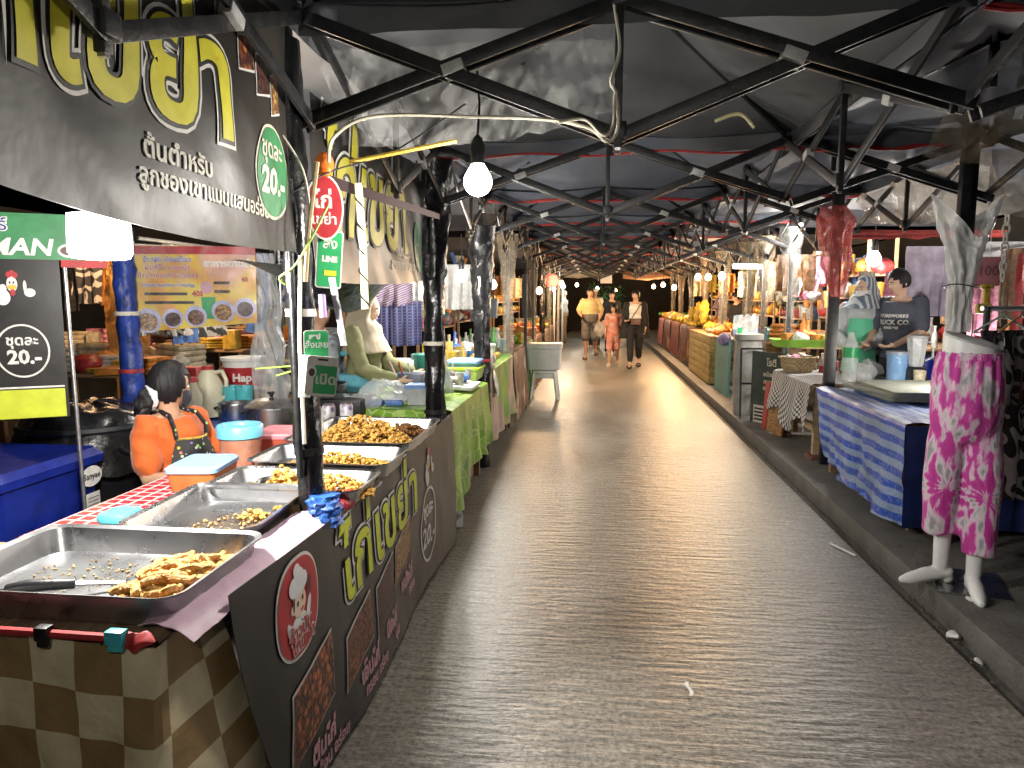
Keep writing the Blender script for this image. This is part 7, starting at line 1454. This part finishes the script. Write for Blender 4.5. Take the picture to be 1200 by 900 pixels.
# small stock pinned and tied along the fronts of the far right row and hung under its roof
for k, (x, y, z, m_, w, h) in enumerate(((2.3, 8.6, 1.98, GC['brown'], .5, .42), (2.6, 8.5, 1.95, GC['pink'], .3, .3), (2.35, 9.7, 1.95, GC['cream'], .3, .5), (2.5, 10.8, 1.9, GC['blue'], .35, .32), (2.4, 11.9, 1.9, GC['cream'], .3, .4), (2.35, 13.4, 1.92, GC['orange'], .3, .34), (2.3, 15.2, 1.95, GC['yellow'], .3, .36), (2.4, 17.2, 1.92, GC['cream'], .3, .4))):
    hung('hanging_cloth', x, y, z, w, h, .15 * (k % 3), m_, '%s cloth hung under the right roof, %s from the red bag post' % (m_.name.split('_')[0], (['first'] + ordn)[k]), 'cloth', 'cloths under the right roof', taper=0)
for k, (x, y, z, m_, w, h) in enumerate(((-1.6, 6.4, 1.86, GC['white'], .34, .4), (-1.85, 6.8, 1.8, GC['cream'], .4, .5), (-1.5, 8.0, 1.86, m_milky, .36, .5), (-1.7, 9.0, 1.86, GC['white'], .3, .4), (-1.55, 11.5, 1.84, GC['orange'], .3, .3), (-1.5, 13.2, 1.84, GC['cream'], .3, .36))):
    hung('hanging_cloth', x, y, z, w, h, .2 * (k % 3) - .2, m_, '%s sheet hung under the left roof, %s from the green bucket' % (m_.name.split('_')[0], (['first'] + ordn)[k]), 'cloth', 'sheets under the left roof', taper=0)
display('hung over the crowded table', lambda u, v: (2.45 + .25 * random.random(), 8.3 + 1.3 * u, 1.38 + .62 * v), 4, 9, ('flat', 'bag', 'flat', 'box'), ('red', 'white', 'cream', 'orange', 'pink', 'brown', 'white'), 221, .8, .15)
display('hung over the teal panelled stall', lambda u, v: (2.4 + .3 * random.random(), 10.0 + 1.4 * u, 1.4 + .6 * v), 3, 8, ('flat', 'bag', 'box'), ('white', 'blue', 'cream', 'red', 'yellow'), 222, .9, .2)
display('hung behind the faded floral table', lambda u, v: (-1.75 - .25 * random.random(), 6.5 + 1.4 * u, 1.62 + .4 * v), 2, 9, ('flat', 'bag', 'box'), ('white', 'cream', 'pink', 'white', 'blue'), 223, .9, .2)
display('hung behind the brown floral table', lambda u, v: (-1.7 - .25 * random.random(), 8.4 + 1.2 * u, 1.62 + .4 * v), 2, 8, ('flat', 'bag', 'box'), ('white', 'cream', 'orange', 'blue'), 224, .9, .2)
hung('red_valance', 2.75, 6.5, 2.06, 1.35, .07, .1, M('dull_red_cloth', (.26, .025, .02), .8, 0, .25, 9), 'red cloth edging strung high above the man in the navy T-shirt', 'valance', taper=0, fold=.5)
hung('lilac_sheet', 3.05, 6.9, 1.95, .6, .62, .1, M('pale_lilac', (.45, .4, .5), .8), 'pale lilac sheet hung right of the man in the navy T-shirt', 'cloth', taper=0)
hung('grey_sheet', 3.7, 7.1, 2.0, .7, .7, .1, M('pale_grey_sheet', (.4, .4, .42), .8), 'pale grey sheet hung far right behind the milky bag', 'cloth', taper=0)
for k in range(7):
    x, y = (2.28 + .07 * (k % 2), 8.5 + .16 * k)
    wone('hanging_pouch', _noisy(MB().ball((x, y, 1.62), (.03, .06, .11), 14, 10), .02, 16, k), (GC['white'], GC['red'], GC['cream'], GC['orange'])[k % 4], '%s pouch hung in the row above the crowded table, %s from the near end' % (('white', 'red', 'cream', 'orange')[k % 4], (['first'] + ordn)[k]), 'pouch', (x, y, 1.62), group='pouches above the crowded table')

# ------------------------------------------------------------------ lamps
COOL = (1, .95, .87); WARM = (1, .6, .3); MID = (1, .83, .6)
l_cool = LAMP('lit_white_bulb', COOL, 30); l_warm = LAMP('lit_warm_bulb', WARM, 16); l_mid = LAMP('lit_cream_bulb', MID, 20)
def bulb(loc, r, col, w, label, mat, group=None, cord=.2):
    x, y, z = loc; t = thing('light_bulb', label, 'lamp', (x, y, z), 0, group)
    MB().lathe([(.003, -r * 1.02)] + [(r * math.cos(R(q)), r * math.sin(R(q))) for q in range(-80, 31, 10)] + [(r * .76, r * .68), (r * .6, r * .95), (r * .5, r * 1.1), (r * .46, r * 1.2)], n=28).build('glass', mat, t)
    MB().lathe([(r * .46, r * 1.2), (r * .5, r * 1.7), (r * .55, r * 2.4), (r * .3, r * 3.0), (.003, r * 3.2)], n=14).build('socket', m_black, t)
    if cord: MB().tube([(0, 0, r * 3.1), (.006, .004, r * 3 + cord * .5), (0, 0, r * 3 + cord)], .004, 6).build('cord', m_black, t)
    d = bpy.data.lights.new('lamp_light', 'POINT'); d.energy = w; d.color = col; d.shadow_soft_size = r
    lo = bpy.data.objects.new('lamp_light', d); C.objects.link(lo); lo.parent = t; lo.location = (0, 0, -r * 1.5)
    return t
bulb(at(560, 213, 2.3), .045, COOL, 32, 'lit white bulb hanging on a black cord over the aisle', l_cool)
bulb((.1, -.6, 2.15), .04, COOL, 34, 'lit white bulb hanging over the aisle behind the viewpoint', l_cool)
sl = thing('square_lamp', 'lit square white lamp under the big black banner', 'lamp', tuple(at(117, 276, 1.85)))
MB().rings([rr3(w, w, .02, z) for w, z in ((.08, .06), (.12, .055), (.125, -.045), (.112, -.062), (.06, -.066))]).build('diffuser', LAMP('square_lamp_glow', (1, .97, .93), 22), sl); MB().lathe([(.03, .045), (.03, .11), (.01, .12)], n=14).build('socket', m_black, sl); MB().tube([(0, 0, .11), (0, .02, .6)], .004, 6).build('cord', m_black, sl)
d = bpy.data.lights.new('lamp_light', 'POINT'); d.energy = 125; d.color = (1, .96, .9); d.shadow_soft_size = .06; lo = bpy.data.objects.new('lamp_light', d); C.objects.link(lo); lo.parent = sl; lo.location = (0, 0, -.12)
for (px, py, Y), col, mt, w, lab in (
    ((516, 326, 5.3), COOL, l_cool, 44, 'lit white bulb between the first two wrapped posts, left one'),
    ((541, 324, 5.8), COOL, l_cool, 26, 'lit white bulb between the first two wrapped posts, right one'),
    ((577, 334, 7.2), COOL, l_cool, 44, 'lit white bulb to the right of the thick black post'),
    ((632, 341, 12.5), WARM, l_warm, 76, 'warm lit bulb among the dark posts of the left row'),
    ((648, 338, 14.6), MID, l_mid, 64, 'bright lamp hanging just below the red lantern'),
    ((658, 332, 16.8), WARM, l_warm, 76, 'warm lit bulb near the far end of the left row'),
    ((660, 336, 19.0), COOL, l_cool, 30, 'white lit lamp by the slim white posts'),
    ((1024, 304, 7.7), COOL, l_cool, 105, 'big lit white lamp above the man in the navy T-shirt'),
    ((938, 268, 8.0), COOL, l_cool, 45, 'lit white bulb high beyond the red bag post'),
    ((932, 284, 8.8), COOL, l_cool, 72, 'lit white bulb above the crowded table'),
    ((846, 324, 11.6), MID, l_mid, 72, 'white lit bulb right of the pale wrapped post'),
    ((818, 325, 12.9), WARM, l_warm, 96, 'left one of the two warm bulbs over the boarded stall'),
    ((830, 325, 13.2), WARM, l_warm, 88, 'right one of the two warm bulbs over the boarded stall'),
    ((790, 337, 16.6), WARM, l_mid, 80, 'lit bulb over the far right fruit with brown floral skirt'),
    ((777, 334, 18.6), WARM, l_warm, 76, 'warm bulb over the far right fruit, plain maroon skirt'),
    ((766, 336, 20.6), WARM, l_warm, 64, 'warm bulb at the far end of the right row'),
    ((700, 338, 25.5), COOL, l_cool, 60, 'added white fill bulb beyond the last canopy at the far end of the aisle'),  # added fill lamp, brightens the shrub and figures at the far end
    ((722, 340, 29.5), WARM, l_warm, 60, 'added warm fill bulb in front of the dark hoarding at the far end'),  # added fill lamp, puts a dim warm light on the hoarding
    ((676, 334, 23.0), MID, l_mid, 40, 'added cream fill bulb over the man in khaki trousers at the far end'),  # added fill lamp for the standing man, no known source here
    ((1136, 424, 5.3), COOL, l_cool, 39, 'small white lamp behind the mannequin and the clothes rack')):
    bulb(at(px, py, Y), .07 if 'big' in lab else .045 if Y < 9 else .055, col, w, lab, mt)
for (x, y, z), col, mt, w, lab in (((-1.75, 3.3, 2.12), COOL, l_cool, 20, 'added fill bulb under the cloth roof above the seated seller'), ((-2.9, 5.6, 2.0), MID, l_mid, 28, 'lit bulb hidden behind the menu banner'), ((-4.3, 6.2, 2.0), WARM, l_warm, 120, 'unseen warm fill bulb over the bright back stall behind the seller'), ((-4.6, 8.6, 2.0), WARM, l_warm, 48, 'warm lit bulb over the third back stall on the left'), ((3.9, 5.9, 2.05), COOL, l_cool, 54, 'lit bulb among the garments behind the right stalls'), ((4.1, 9.2, 2.0), MID, l_mid, 32, 'lit bulb over the back table far behind the man in navy')):  # bulbs over seller and bright back stall are unseen fill lamps, added for brightness
    bulb((x, y, z), .04, col, w, lab, mt)
tb_ = thing('tube_lamp', 'lit white tube lamp lying level over the brown taped post', 'lamp', tuple(at(878, 313, 9.6))); MB().tube([(-.2, 0, 0), (.2, .08, 0)], .018, 12).build('tube', l_mid, tb_); MB().box((0, .04, .03), (.44, .05, .03), (0, 0, .19)).build('batten', m_white, tb_)
d = bpy.data.lights.new('lamp_light', 'POINT'); d.energy = 16; d.color = MID; d.shadow_soft_size = .1; lo = bpy.data.objects.new('lamp_light', d); C.objects.link(lo); lo.parent = tb_; lo.location = (0, -.02, -.08)
